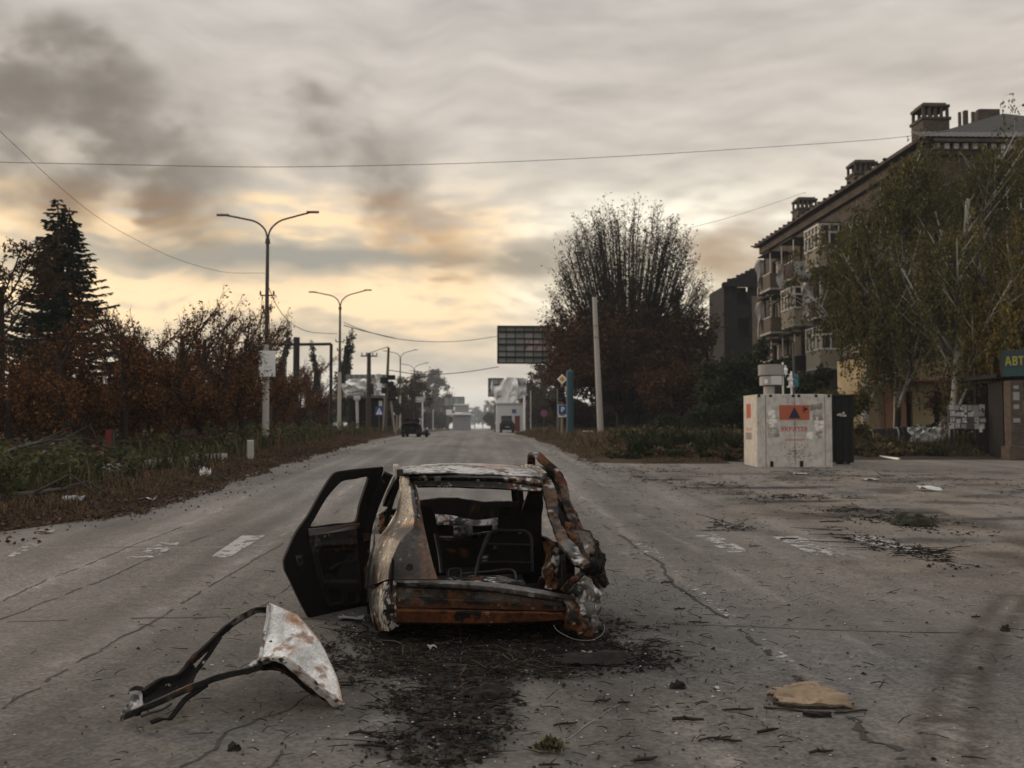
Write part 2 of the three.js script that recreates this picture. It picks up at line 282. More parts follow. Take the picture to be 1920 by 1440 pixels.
M.soil = new THREE.MeshPhysicalMaterial({ specularIntensity: .2, vertexColors: true, roughness: 1, map: asphaltTex });

function terrain(dList, xAt, nx, lift, col) {                       // a sheet that follows the road's rise; xAt(d) = [left, right]
  const pos = [], uv = [], c = [], idx = [];
  for (const d of dList) { const [a, b] = xAt(d); for (let i = 0; i <= nx; i++) { const x = mix(a, b, i / nx), y = grade(d) + (typeof lift === 'function' ? lift(x, d, i / nx) : lift); pos.push(x, y, -d); uv.push(x, -d); const k = col(x, d); c.push(k[0], k[1], k[2]); } }
  const S = nx + 1; for (let j = 0; j < dList.length - 1; j++) for (let i = 0; i < nx; i++) { const p = j * S + i; idx.push(p, p + 1, p + S, p + 1, p + S + 1, p + S); }
  const g = new THREE.BufferGeometry(); g.setAttribute('position', new THREE.Float32BufferAttribute(pos, 3)); g.setAttribute('uv', new THREE.Float32BufferAttribute(uv, 2)); g.setAttribute('color', new THREE.Float32BufferAttribute(c, 3)); g.setIndex(idx); g.computeVertexNormals(); return g;
}
const steps = (a, b, m, k) => { const l = [a]; let d = a; while (d < b) { d += Math.max(m, d * k); l.push(Math.min(d, b)); } return l; };
struct('ground', terrain([-60, -20, 0, ...steps(5, 1400, 1, .06)], () => [-600, 600], 60, -.05, (x, d) => { const n = fbm(x * .05, d * .05, 0, 3); return [.13 * (.7 + n), .105 * (.7 + n), .075 * (.7 + n)]; }), M.soil);

const roadL = (d) => d < 13 ? -14 : d < 17 ? mix(-7.2, -5.8, sstep(13, 17, d)) : -5.75;
const roadR = (d) => 3.5 + .25 * Math.sin(d * .21) * sstep(32, 40, d);
// what lies on the asphalt: soot, dirt, tyre-worn lanes, dust
const track = [[1905, 1120], [1850, 1190], [1805, 1270], [1785, 1360], [1775, 1440]].map(([x, y]) => onGround(x, y));
const DARK = [[1840, 973, 1.5, .26], [1700, 962, .8, .2], [1360, 995, .5, .07], [1580, 957, .5, .1], [1250, 900, 1.0, .3], [1420, 915, 1.6, .35], [1520, 940, 1.0, .25]].map(([px, py, a, b]) => { const p = onGround(px, py); return [p.x, -p.z, a, b]; });
function roadColor(x, d) {
  const n = fbm(x * .5 + 3, d * .16, 0, 4), st = fbm(x * 2.6 + 40, d * .07, 0, 3), f = fbm(x * 2.1, d * 2.1 + 9, 0, 3);
  let k = .205 * (1 + (n - .5) * .55 + (st - .5) * .85 + (f - .5) * .16);
  k *= mix(.80, 1.18, sstep(4.4, 19, d));                            // darker close to the viewer, paler further off
  const patchN = fbm(x * .9 + 13, d * .22 + 2, 0, 3); k *= 1 - .16 * sstep(.52, .72, patchN);
  let c = [k * 1.05, k * .985, k * .915]; const sp = noise(x * 23, d * 23); if (sp > .8) c = c.map((v) => v * (1 + (sp - .8) * 2.2)); const old = sstep(.50, .60, fbm(x * .33 + 60, d * .22 + 8, 0, 5)); c = c.map((v) => v * (1 - .12 * old)); for (const lx of [-4.4, -2.75, -.55, 1.05, 2.1, 2.75]) { const q = Math.exp(-Math.pow((x - lx - (noise(d * .25, lx + 9) - .5) * .25) / .07, 2)); if (q > .02) { const w = sstep(.42, .7, fbm(x * 9, d * 2.2 + lx * 7, 0, 3)); c = c.map((v) => v * (1 + .45 * q * w)); } }
  const lane = Math.exp(-Math.pow((x + 1.2) / .5, 2)) + Math.exp(-Math.pow((x - 1.55) / .5, 2)); c = c.map((v) => v * (1 - .10 * clamp(lane) * sstep(.35, .6, st)));
  // earth tracked over the crossing on the right
  const e = sstep(2.4, 6.5, x + (fbm(x * .6, d * .5, 0, 3) - .5) * 4) * sstep(7.5, 11, d) * (1 - .25 * sstep(24, 30, d));
  c = mix3(c, [.25 * (.65 + f * .7), .21 * (.65 + f * .7), .168 * (.65 + f * .7)], e * .78 * sstep(.3, .62, fbm(x * 1.1 + 5, d * .9, 0, 4)));
  const mud = sstep(.48, .68, fbm(x * .8 + 31, d * 1.5 + 7, 0, 5)) * sstep(3.2, 6, x) * sstep(9, 12, d) * (1 - sstep(24, 28, d)); c = mix3(c, [.055, .044, .034], mud * .75); for (const [px, py, rx, rd] of DARK) { const q = Math.pow((x - px) / rx, 2) + Math.pow((d - py) / rd, 2); if (q < 3) c = mix3(c, [.022, .018, .015], .85 * sstep(1.3, .3, q + (f - .5) * 2.2)); }
  // soot burnt into the surface round the wreck, and the smear that runs from it towards the viewer
  const w1 = fbm(x * 2.4 + 8, d * 2.4, 0, 4) - .5;
  const s1 = Math.pow((x - .06) / 1.14, 2) + Math.pow((d - 7.5) / 1.5, 2), s2 = Math.pow((x + .1 + (6.2 - d) * .14) / .40, 2) + Math.pow((d - 5.6) / .95, 2);
  const s3 = Math.pow((x + .95) / .9, 2) + Math.pow((d - 6.0) / .7, 2);
  const soot = Math.max(sstep(1.35, .35, s1 + w1 * 1.7), .78 * sstep(1.3, .3, s2 + w1 * 2.2), .5 * sstep(1.4, .1, s3 + w1 * 1.4));
  c = mix3(c, [.014, .012, .010], soot * .93);
  const halo = sstep(3.2, .8, s1 + w1 * 2.4); c = c.map((v) => v * (1 - .36 * halo));
  // dust tracks of a turning vehicle
  for (let i = 0; i < track.length - 1; i++) { const a = track[i], b = track[i + 1], ex = b.x - a.x, ez = b.z - a.z, t = clamp(((x - a.x) * ex + (-d - a.z) * ez) / (ex * ex + ez * ez)), q = Math.hypot(x - a.x - ex * t, -d - a.z - ez * t); if (q < .5) { const m = Math.exp(-Math.pow((q - .10) / .085, 2)); c = mix3(c, [.070, .057, .046], m * .8 * sstep(.2, .5, fbm(x * 5, d * 5, 0, 3))); const l = Math.exp(-Math.pow(q / .035, 2)); c = mix3(c, [.38, .36, .32], l * .35 * sstep(.4, .6, f)); } }
  return c;
}
const dRoad = steps(3.2, 1300, .06, .011);
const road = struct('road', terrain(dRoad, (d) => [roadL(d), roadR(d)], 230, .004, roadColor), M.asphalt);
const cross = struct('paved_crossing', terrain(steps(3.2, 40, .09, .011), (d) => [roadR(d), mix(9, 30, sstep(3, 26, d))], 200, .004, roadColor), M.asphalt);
origin.set(road, V(0, 0, 0)); origin.set(cross, V(0, 0, 0));

// cracks and joints: ribbons of broken edge, and paint worn to flakes
function ribbon(pts, w, lift, jit, s) {
  seed(s); const mb = new MB(), P = pts.map((p) => onGround(...p)), n = Math.ceil(P[0].distanceTo(P[P.length - 1]) / .045); let pa, pb;
  for (let i = 0; i <= n; i++) { const p = catmull(P, i / n), q = catmull(P, Math.min(1, (i + 1) / n)).sub(catmull(P, Math.max(0, (i - 1) / n))); const s2 = V(q.z, 0, -q.x).normalize(); const o = (noise(i * .37 + s, 3) - .5) * jit * 2 + (noise(i * .09 + s, 8) - .5) * jit * 5 + gauss() * jit * .4, ww = w * (.22 + 1.5 * Math.pow(fbm(i * .33, s + .5, 0, 3), 1.5)) * .68; if (fbm(i * .12 + s * 3, 5, 0, 2) < .27) { pa = null; continue; }
    const y = grade(-p.z) + lift, a = p.clone().addScaledVector(s2, o - ww), b = p.clone().addScaledVector(s2, o + ww); a.y = b.y = y; if (pa) mb.quad(pa, pb, b, a, [.028, .025, .021]); pa = a; pb = b; }
  return mb.geo();
}
const crackMat = std({ color: new THREE.Color(.026, .024, .021), roughness: 1 });
const sealMat = std({ color: new THREE.Color(.16, .152, .14), roughness: .95 });
[[[[0, 1331], [250, 1184], [513, 1028], [640, 955]], .016, .012], [[[0, 1168], [150, 1163], [435, 1158], [620, 1162]], .016, .012], [[[0, 1130], [120, 1075], [350, 985]], .014, .01], [[[0, 1164], [250, 1062], [455, 977]], .016, .01],
  [[[1130, 985], [1220, 1045], [1290, 1110], [1380, 1180], [1440, 1225], [1500, 1275], [1590, 1350], [1650, 1395], [1720, 1450]], .036, .02], [[[1224, 1170], [1500, 1180], [1911, 1190]], .014, .012],
  [[[330, 1440], [430, 1385], [500, 1345], [545, 1310], [580, 1285]], .018, .03], [[[515, 1440], [540, 1390], [555, 1365]], .012, .02], [[[1100, 968], [1050, 930], [1010, 895]], .02, .01], [[[690, 1000], [560, 1090], [430, 1180]], .012, .01]]
  .forEach(([p, w, j], i) => put('crack', ribbon(p, w, .008, j, 30 + i), crackMat, road));
put('crack_seal', ribbon([[886, 815], [874, 835], [884, 846], [866, 868], [860, 880]], .09, .008, .06, 77), sealMat, road);
put('scratch', ribbon([[1060, 1400], [1120, 1345], [1165, 1322]], .007, .008, .01, 78), sealMat, road);
put('scratch', ribbon([[1470, 1130], [1530, 1112], [1580, 1095]], .016, .008, .01, 79), sealMat, cross);
function wornPaint(q, keep, s, cell = .026) {
  const P = q.map((p) => onGround(...p)), mb = new MB(), nu = Math.ceil(P[0].distanceTo(P[1]) / cell), nv = Math.ceil(P[1].distanceTo(P[2]) / cell);
  const pt = (u, v) => { const p = P[0].clone().lerp(P[1], u).lerp(P[3].clone().lerp(P[2], u), v); p.y = grade(-p.z) + .008; return p; };
  for (let j = 0; j < nv; j++) for (let i = 0; i < nu; i++) { const p = pt((i + .5) / nu, (j + .5) / nv), n = fbm(p.x * 9 + s, p.z * 9, 0, 4) * .62 + noise(p.x * 22 + 7, p.z * 60 + s) * .38, e = Math.min(i, nu - 1 - i) / nu, f = Math.min(j, nv - 1 - j) / nv; if (n * sstep(-.12, .12, e) * sstep(-.1, .1, f) < 1 - keep) continue; const k = .17 + .24 * n; mb.quad(pt(i / nu, j / nv), pt((i + 1) / nu, j / nv), pt((i + 1) / nu, (j + 1) / nv), pt(i / nu, (j + 1) / nv), [k, k * .98, k * .94]); }
  return mb.geo();
}
[[[[388, 1047], [432, 1047], [505, 1003], [450, 1004]], .62, road], [[[222, 1052], [290, 1052], [345, 1016], [300, 1016]], .46, road], [[[0, 1052], [22, 1046], [90, 1018], [50, 1018]], .48, road], [[[1180, 1018], [1205, 1014], [1250, 1040], [1215, 1042]], .42, road]].forEach(([q, k, o], i) => put('crossing_stripe', wornPaint(q, k, i * 5 + 1), M.vert, o));
[[[[1372, 1041], [1418, 1040], [1345, 1001], [1293, 1004]], .52], [[[1525, 1045], [1600, 1042], [1490, 1003], [1440, 1006]], .55], [[[1690, 1043], [1755, 1040], [1645, 1003], [1580, 1006]], .52]].forEach(([q, k], i) => put('crossing_stripe', wornPaint(q, k, i * 7 + 40), M.vert, i ? cross : road));
[[[[1215, 1035], [1235, 1034], [1560, 1290], [1515, 1290]], .36], [[[1290, 1180], [1306, 1180], [1405, 1400], [1375, 1400]], .34], [[[60, 1245], [80, 1248], [300, 1110], [290, 1108]], .0], [[[780, 1200], [800, 1200], [820, 1440], [790, 1440]], .0], [[[150, 1440], [170, 1440], [290, 1335], [280, 1333]], .0]].forEach(([q, k], i) => k && put('lane_line', wornPaint(q, k, i * 9 + 70, .03), M.vert, road));

// verges: low humps of earth left and right of the carriageway
const vergeCol = (x, d) => { const n = fbm(x * .9, d * .9, 0, 4); return [.075 * (.5 + n), .052 * (.5 + n), .034 * (.5 + n)]; };
const edgeL = (d) => roadL(Math.max(d, 14)) + (fbm(d * .35, 4, 0, 3) - .5) * .9 + (fbm(d * 2.1, 9, 0, 2) - .5) * .45;
const humpL = (x, d, t) => -.02 + .20 * sstep(1, .86, t) + .10 * (fbm(x * .8, d * .8, 0, 3) - .5) * sstep(1, .9, t) * 2;
struct('left_verge', terrain(steps(12, 700, .35, .03), (d) => [-42, edgeL(d)], 90, humpL, vergeCol), M.soil);
const edgeR = (d) => d < 29 ? 11 : 3.4 + (fbm(d * .3 + 70, 2, 0, 3) - .5) * .7 + 4 * (1 - sstep(28.2, 30.5, d));
struct('right_verge', terrain(steps(29.3, 700, .35, .03), (d) => [edgeR(d), d < 33 ? 7.6 : mix(8, 42, sstep(33, 42, d))], 90, (x, d, t) => mix(-.02, humpL(x, d, 1 - t), sstep(29.3, 31.5, d)), vergeCol), M.soil);
struct('dirt_yard', terrain(steps(31.6, 90, .5, .02), () => [9, 60], 60, (x, d) => .02 + .06 * sstep(31.6, 33, d), (x, d) => { const n = fbm(x * .7, d * .7, 0, 4); return [.085 * (.5 + n), .066 * (.5 + n), .048 * (.5 + n)]; }), M.soil);
const yL = (x, d) => grade(d) + .16, yR = (x, d) => grade(d) + .14;
// old kerb showing between the weeds on the left
{
  const kerb = new THREE.Group(); kerb.name = 'kerb'; kerb.userData.kind = 'structure'; scene.add(kerb); origin.set(kerb, V(0, 0, 0)); seed(8);
  const a = onGround(180, 900), b = onGround(420, 872); for (let i = 0; i < 9; i++) { const p = a.clone().lerp(b, (i + .5) / 9); const g = box(p.x + gauss() * .03 - .1, grade(-p.z) + .05 + rnd() * .04, p.z, .18, .26, 1.0, Math.atan2(b.x - a.x, b.z - a.z) + gauss() * .03, .02); put('kerb_stone', g, M.concrete, kerb); }
}
// ================================================================ the burnt-out hatchback
const PHI = 5.6 * Math.PI / 180;
const Lc = (x, y, f) => V(CAR0.x + x * Math.cos(PHI) - f * Math.sin(PHI), y, CAR0.z - x * Math.sin(PHI) - f * Math.cos(PHI));   // right, up, forward of the car
const Z1 = (x, y, d) => W(500 + x / 2.5946, 820 + y / 2.5946, d);
const Z5 = (x, y, d) => W(920 + x / 3.789, 840 + y / 3.789, d);
const SOOT = [.008, .0075, .007], GREY = [.105, .100, .094], RUST = [.118, .046, .016], RUSTD = [.045, .019, .010], ASHC = [.40, .395, .38];
const burnt = ({ grey = .0, rust = 0, ash = 0, edge = 0, f = 1, rustC = RUST, extra } = {}) => (p, u, v, side) => {
  const x = p.x * f + 20, y = p.y * f + 20, z = p.z * f + 20;
  const a = fbm(x * 4.5, y * 4.5, z * 4.5, 5), b = fbm(x * 7 + 9, y * 7, z * 7, 5), c = fbm(x * 36, y * 36, z * 36 + 5, 4), e = fbm(x * 10 + 30, y * 4.5, z * 10, 5);
  const on = (n, w = .07) => sstep(.60 - w, .60 + w, n);
  let k = mix3(SOOT, mix3(GREY, [.17, .165, .16], sstep(.5, .7, e)), on(a + grey * .42 + (c - .5) * .45, .08));
  const rim = edge ? sstep(.13, 0, Math.min(u, 1 - u, v, 1 - v)) * edge : 0;
  k = mix3(k, mix3(RUSTD, rustC, sstep(.35, .68, c * .6 + a * .4)), on(b + rust * .32 + rim * .12 + (c - .5) * .55, .05) * .95);
  k = mix3(k, ASHC, on(e + ash * .34 + (c - .5) * .75, .04) * (.65 + c * .5));
  k = mix3(k, SOOT, sstep(.60, .72, fbm(x * 6 + 70, y * 6, z * 6, 4)) * .7);
  if (extra) k = extra(p, u, v, k, { a, b, c, e });
  const g = .70 + .60 * noise(x * 70, y * 70, z * 70); k = [k[0] * g, k[1] * g, k[2] * g];
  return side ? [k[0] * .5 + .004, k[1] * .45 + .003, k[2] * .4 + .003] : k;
};
const sootCol = burnt({ grey: -.6, rust: -.45, ash: -1 }), sootRust = burnt({ grey: -.1, rust: .12, ash: -.5 }), greyCol = burnt({ grey: .45, rust: .0, ash: -.05, edge: 1 }), rustCol = burnt({ grey: .1, rust: .75, ash: -.4 });
const car = thing('burnt_car', 'burnt-out rusty hatchback with open rear left door standing on the road', 'car', V(CAR0.x, 0, CAR0.z));
// roof and its rear header
put('roof', sheet([[.75, [1.224, 1.226, 1.214, 1.202, 1.19]], [.95, [1.232, 1.246, 1.246, 1.24, 1.214]], [1.4, [1.236, 1.264, 1.268, 1.262, 1.23]], [1.9, [1.22, 1.247, 1.252, 1.247, 1.22]], [2.3, [1.18, 1.2, 1.205, 1.2, 1.18]]].map(([f, ys]) => [-.575, -.32, -.02, .3, .56].map((x, i) => Lc(x, ys[i], f))),
  { nu: 90, nv: 110, dent: .008, df: 4, t: .01, col: burnt({ grey: .45, rust: -.2, ash: .5, extra: (p, u, v, k, n) => mix3(k, [.20, .085, .055], sstep(.25, .05, Math.hypot((u - .74) * .9, (v - .45) * .6)) * sstep(.35, .6, n.c) * .8) }) }), M.ash, car);
put('roof_header', sheet([[Z1(690, 172, 8.17), Z1(850, 176, 8.14), Z1(1010, 180, 8.13), Z1(1180, 186, 8.14), Z1(1345, 192, 8.2)], [Z1(694, 192, 8.08), Z1(850, 192, 8.05), Z1(1010, 194, 8.05), Z1(1180, 200, 8.06), Z1(1345, 215, 8.1)], [Z1(715, 214, 8.1), Z1(850, 212, 8.07), Z1(1010, 215, 8.07), Z1(1180, 222, 8.08), Z1(1340, 245, 8.12)], [Z1(735, 237, 8.06), Z1(850, 238, 8.04), Z1(1010, 243, 8.04), Z1(1180, 250, 8.05), Z1(1330, 262, 8.1)]],
  { nu: 110, nv: 26, dent: .008, df: 7, t: .02, col: burnt({ grey: -.1, rust: .06, ash: -.25, extra: (p, u, v, k, n) => v > .55 && v < .66 ? mix3(k, SOOT, .8) : k }) }), M.burnt, car);
for (const [x, y] of [[775, 205], [838, 205], [1028, 212], [1275, 222]]) { const g = new THREE.CylinderGeometry(.012, .014, .02, 10); g.rotateX(Math.PI / 2); const p = Z1(x, y, 8.03); put('hinge_bolt', g.translate(p.x, p.y, p.z), M.steel, car); }
{ const p = Z1(832, 203, 8.03); put('hinge', box(p.x, p.y - .02, p.z, .05, .04, .03, .2, .006), M.steel, car); }
// left rear quarter: pillar, shoulder, lamp recess
const Q = (r) => r.map((a) => Z1(...a));
put('quarter_panel', sheet([
  [[650, 165, 8.34], [662, 166, 8.25], [690, 172, 8.17], [712, 186, 8.16]], [[643, 255, 8.3], [662, 255, 8.13], [702, 258, 8.0], [732, 262, 8.04]], [[636, 335, 8.3], [655, 338, 8.08], [712, 345, 7.88], [750, 352, 7.93]],
  [[600, 410, 8.4], [628, 412, 8.06], [722, 425, 7.72], [768, 435, 7.78]], [[512, 540, 8.6], [548, 490, 8.1], [655, 500, 7.58], [782, 510, 7.64]], [[486, 640, 8.6], [510, 612, 8.02], [608, 600, 7.46], [805, 605, 7.54]], [[474, 738, 8.5], [498, 722, 7.95], [590, 690, 7.42], [832, 690, 7.46]]].map(Q),
  { nu: 150, nv: 170, lin2: 'u', dent: .009, df: 5, t: .012, col: burnt({ grey: .16, rust: -.05, ash: -.3, edge: .7, extra: (p, u, v, k, n) => {
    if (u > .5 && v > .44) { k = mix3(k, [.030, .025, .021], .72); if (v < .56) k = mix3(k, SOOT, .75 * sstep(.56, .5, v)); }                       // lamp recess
    const arc = Math.abs(v - .47 - .08 * Math.pow((u - .75) * 3, 2)); k = mix3(k, [.13, .06, .026], sstep(.05, .015, arc) * sstep(.4, .5, u) * .85);
    if (u > .86) k = mix3(k, mix3(RUSTD, [.15, .082, .05], n.c), .75 * sstep(.86, .93, u));
    if (v < .4 && u > .28 && u < .8) k = mix3(k, [.20, .195, .19], .42 * sstep(.3, .6, n.e)); return k; } }) }), M.burnt, car);
{ const p = Z1(696, 630, 7.46), g = new THREE.TorusGeometry(.02, .006, 8, 18); put('lamp_socket', [g.translate(p.x, p.y, p.z), new THREE.CylinderGeometry(.019, .019, .012, 16).rotateX(Math.PI / 2).translate(p.x, p.y, p.z - .002)], M.darkSteel, car); }
put('bumper_corner', sheet([[[484, 735, 8.2], [518, 742, 7.75], [575, 703, 7.43], [632, 692, 7.38]], [[500, 830, 8.1], [524, 832, 7.7], [572, 828, 7.40], [630, 826, 7.36]], [[514, 890, 8.1], [535, 895, 7.68], [584, 900, 7.39], [640, 880, 7.36]], [[524, 925, 8.1], [548, 938, 7.66], [596, 945, 7.40], [644, 918, 7.38]]].map(Q),
  { nu: 90, nv: 80, lin2: 'u', dent: .014, df: 6, t: .012, col: burnt({ grey: .12, rust: .25, ash: -.05, edge: 1, rustC: [.15, .07, .03] }) }), M.burnt, car);
// tail: pressed rear panel and bumper beam
const cx = [632, 800, 970, 1140, 1300, 1462], tail = (ys, ds) => cx.map((x, i) => Z1(x, ys[i], typeof ds === 'number' ? ds + .012 * i : ds[i]));
put('rear_panel', sheet([tail([688, 692, 698, 710, 733, 764], 7.54), tail([694, 698, 706, 720, 744, 772], 7.37), tail([706, 710, 716, 732, 756, 782], 7.335), tail([722, 728, 736, 752, 778, 802], 7.345), tail([732, 738, 746, 760, 784, 806], 7.40), tail([772, 776, 784, 794, 808, 824], 7.405), tail([780, 784, 792, 800, 812, 828], 7.37), tail([826, 828, 832, 836, 842, 848], 7.38)],
  { nu: 220, nv: 88, lin2: 'v', dent: .007, df: 6, t: .012, col: burnt({ grey: -.05, rust: .0, ash: -.5, extra: (p, u, v, k, n) => {
    const top = sstep(.5, .30, v) * sstep(.1, .3, u) * sstep(.98, .75, u); k = mix3(k, mix3([.07, .07, .07], [.22, .215, .21], n.c), top * .8 * sstep(.3, .55, n.e + .1));
    const mid = sstep(.5, .56, v) * sstep(.9, .8, v); k = mix3(k, mix3([.06, .05, .045], [.20, .18, .16], n.c), mid * .7 * sstep(.35, .6, n.e));
    k = mix3(k, mix3(RUSTD, RUST, n.c), .85 * Math.max(sstep(.9, .98, v), sstep(.30, .05, u) * sstep(.2, .05, v) , sstep(.66, .9, u) * sstep(.45, .6, n.b))); return k; } }) }), M.burnt, car);
put('bumper_beam', sheet([tail([832, 834, 838, 842, 846, 850], 7.40), tail([838, 840, 844, 848, 850, 854], 7.30), tail([846, 848, 852, 856, 856, 858], 7.285), tail([876, 878, 880, 882, 878, 874], 7.295), tail([900, 903, 906, 904, 896, 888], 7.30), tail([910, 913, 916, 912, 904, 894], 7.40)],
  { nu: 220, nv: 60, lin2: 'v', dent: .005, df: 5, t: .014, col: burnt({ grey: -.3, rust: .75, ash: -.5, rustC: [.12, .041, .013], extra: (p, u, v, k, n) => { k = v > .72 ? mix3(k, [.03, .014, .008], sstep(.72, .9, v) * .8) : k; return mix3(k, [.06, .022, .010], .75 * sstep(.42, .62, n.e)); } }) }), M.burntMatt, car);
put('bumper_fold', sheet([[[1440, 772, 7.44], [1505, 800, 7.5], [1556, 856, 7.62], [1585, 905, 7.7]], [[1456, 842, 7.33], [1500, 868, 7.33], [1545, 915, 7.42], [1588, 945, 7.5]], [[1462, 890, 7.33], [1486, 920, 7.30], [1530, 952, 7.36], [1582, 962, 7.46]], [[1458, 915, 7.42], [1492, 940, 7.4], [1532, 962, 7.44], [1580, 968, 7.5]]].map(Q),
  { nu: 24, nv: 22, facet: 1, dent: .028, df: 15, t: .006, crease: .10, col: burnt({ grey: 0, rust: .6, ash: -.3, edge: .6 }) }), M.burntMatt, car);
// crushed right rear corner
put('lamp_panel', sheet([[[1448, 742, 7.52], [1490, 700, 7.5], [1528, 668, 7.56], [1580, 690, 7.7]], [[1455, 760, 7.5], [1505, 745, 7.46], [1550, 735, 7.5], [1596, 745, 7.66]], [[1480, 785, 7.5], [1525, 800, 7.48], [1565, 802, 7.54], [1600, 792, 7.66]]].map(Q),
  { nu: 50, nv: 44, dent: .012, df: 6, t: .01, hole: (u, v) => Math.hypot((u - .47) * 1.15, (v - .5)) < .085, col: burnt({ grey: .4, rust: .0, ash: -.3, edge: .4 }) }), M.burnt, car);
put('torn_flange', bar([Z1(1448, 752, 7.46), Z1(1480, 712, 7.44), Z1(1512, 684, 7.46), Z1(1530, 664, 7.52)], .05, .02, rustCol, { dent: .012 }), M.burntMatt, car);
put('wing_remnant', sheet([[[1575, 690, 7.85], [1600, 720, 7.9], [1620, 700, 8.1]], [[1590, 800, 7.7], [1608, 800, 7.75], [1625, 790, 7.9]], [[1580, 880, 7.6], [1602, 890, 7.64], [1612, 880, 7.8]], [[1572, 950, 7.56], [1594, 950, 7.6], [1600, 940, 7.7]]].map(Q), { nu: 14, nv: 28, facet: 1, dent: .03, df: 15, t: .006, crease: .09, col: burnt({ grey: .3, rust: -.1, ash: -.12 }) }), M.burnt, car);
put('crushed_wing', sheet([[[1500, 520, 8.2], [1560, 500, 8.2], [1592, 545, 8.3], [1600, 600, 8.5]], [[1520, 600, 7.95], [1580, 590, 7.95], [1622, 600, 8.1], [1625, 640, 8.4]], [[1530, 660, 7.85], [1585, 650, 7.85], [1630, 640, 8.0], [1630, 680, 8.4]], [[1545, 720, 7.9], [1590, 730, 7.95], [1610, 720, 8.1], [1615, 740, 8.4]]].map(Q), { nu: 24, nv: 26, facet: 1, dent: .05, df: 14, t: .008, crease: .15, col: burnt({ grey: -.5, rust: -.1, ash: -.9 }) }), M.burntMatt, car);
put('crushed_shoulder', sheet([[[1440, 425, 8.1], [1490, 432, 8.15], [1525, 455, 8.25], [1560, 500, 8.4]], [[1462, 480, 7.98], [1510, 485, 8.0], [1560, 490, 8.1], [1590, 520, 8.3]], [[1500, 545, 7.85], [1540, 560, 7.82], [1572, 540, 8.0], [1592, 545, 8.2]], [[1520, 600, 7.78], [1556, 606, 7.74], [1562, 570, 7.9], [1575, 560, 8.1]]].map(Q),
  { nu: 28, nv: 26, facet: 1, dent: .03, df: 14, t: .006, crease: .12, col: burnt({ grey: .05, rust: .4, ash: -.45, edge: .4, rustC: [.15, .066, .026] }) }), M.burntMatt, car);
put('pillar', bar([[1335, 190, 8.22], [1362, 225, 8.2], [1382, 290, 8.14], [1396, 370, 8.06], [1412, 440, 7.95], [1458, 520, 7.78], [1515, 596, 7.62], [1556, 626, 7.56]].map((a) => Z1(...a)), .092, .04, burnt({ grey: .12, rust: .25, ash: -.3, rustC: [.12, .062, .028] }), { n: 80, dent: .016, df: 9, taper: (t) => t < .1 ? 1.0 : 1 + .12 * Math.sin(t * 9) - .25 * sstep(.85, 1, t) }), M.burnt, car);
put('inner_panel', sheet([[[1350, 508, 8.1], [1385, 505, 8.05], [1432, 512, 8.02], [1500, 540, 8.0]], [[1355, 580, 8.1], [1388, 575, 8.02], [1425, 580, 8.04], [1500, 620, 8.0]], [[1358, 660, 8.05], [1385, 650, 7.95], [1412, 660, 8.0], [1500, 690, 7.95]], [[1356, 736, 7.95], [1380, 740, 7.9], [1420, 748, 7.9], [1500, 760, 7.85]]].map(Q),
  { nu: 24, nv: 34, facet: 1, dent: .03, df: 13, t: .008, crease: .09, col: burnt({ grey: .1, rust: .5, ash: -.1, rustC: [.125, .054, .022], extra: (p, u, v, k) => u > .55 ? mix3(k, SOOT, sstep(.5, .7, u) * .9) : k }) }), M.burntMatt, car);
// right side: door frame wrenched up above the roof, pillars
const doorR = put('door', bar([[296, 160, 9.15], [290, 110, 9.15], [292, 64, 9.1], [326, 46, 9.05], [400, 112, 8.98], [478, 190, 8.9], [515, 285, 8.8], [545, 392, 8.7], [600, 490, 8.5], [645, 592, 8.3]].map((a) => Z5(...a)), .075, .03, burnt({ grey: .1, rust: .28, ash: -.2, rustC: [.13, .055, .028] }), { n: 90, dent: .01, taper: (t) => 1 - .35 * sstep(.62, .95, t) }), M.burntMatt, car);
tag(doorR, 'rusty door frame wrenched up above the roof');
put('window_channel', bar([[325, 150, 9.1], [380, 165, 9.05], [420, 205, 9.0], [440, 260, 8.95], [490, 340, 8.8], [545, 430, 8.6], [590, 560, 8.3]].map((a) => Z5(...a)), .07, .05, sootRust, { n: 60, dent: .01 }), M.burntMatt, doorR);
put('door_skin', sheet([[[430, 230, 8.95], [470, 300, 8.9], [520, 380, 8.8]], [[470, 380, 8.7], [530, 450, 8.65], [580, 480, 8.6]], [[480, 480, 8.5], [560, 540, 8.4], [640, 590, 8.3]], [[500, 620, 8.35], [580, 660, 8.3], [700, 680, 8.35]], [[540, 820, 8.35], [640, 860, 8.35], [740, 880, 8.4]]].map((r) => r.map((a) => Z5(...a))), { nu: 30, nv: 50, dent: .02, df: 7, t: .02, hole: (u, v) => v < .36 && u > .15 && u < .62 && v > .26, col: sootCol }), M.burntMatt, doorR);
put('pillar', bar([Z5(205, 285, 9.9), Z5(216, 380, 9.98), Z5(238, 475, 10.1), Z5(250, 560, 10.2)], .06, .06, sootCol, { dent: .004 }), M.burntMatt, car);
put('pillar', bar([Z5(325, 270, 9.15), Z5(310, 380, 9.2), Z5(290, 480, 9.25), Z5(290, 760, 9.25), Z5(300, 960, 9.2)], .16, .07, sootCol, { dent: .008, taper: (t) => .75 + .4 * sstep(0, .4, t) }), M.burntMatt, car);
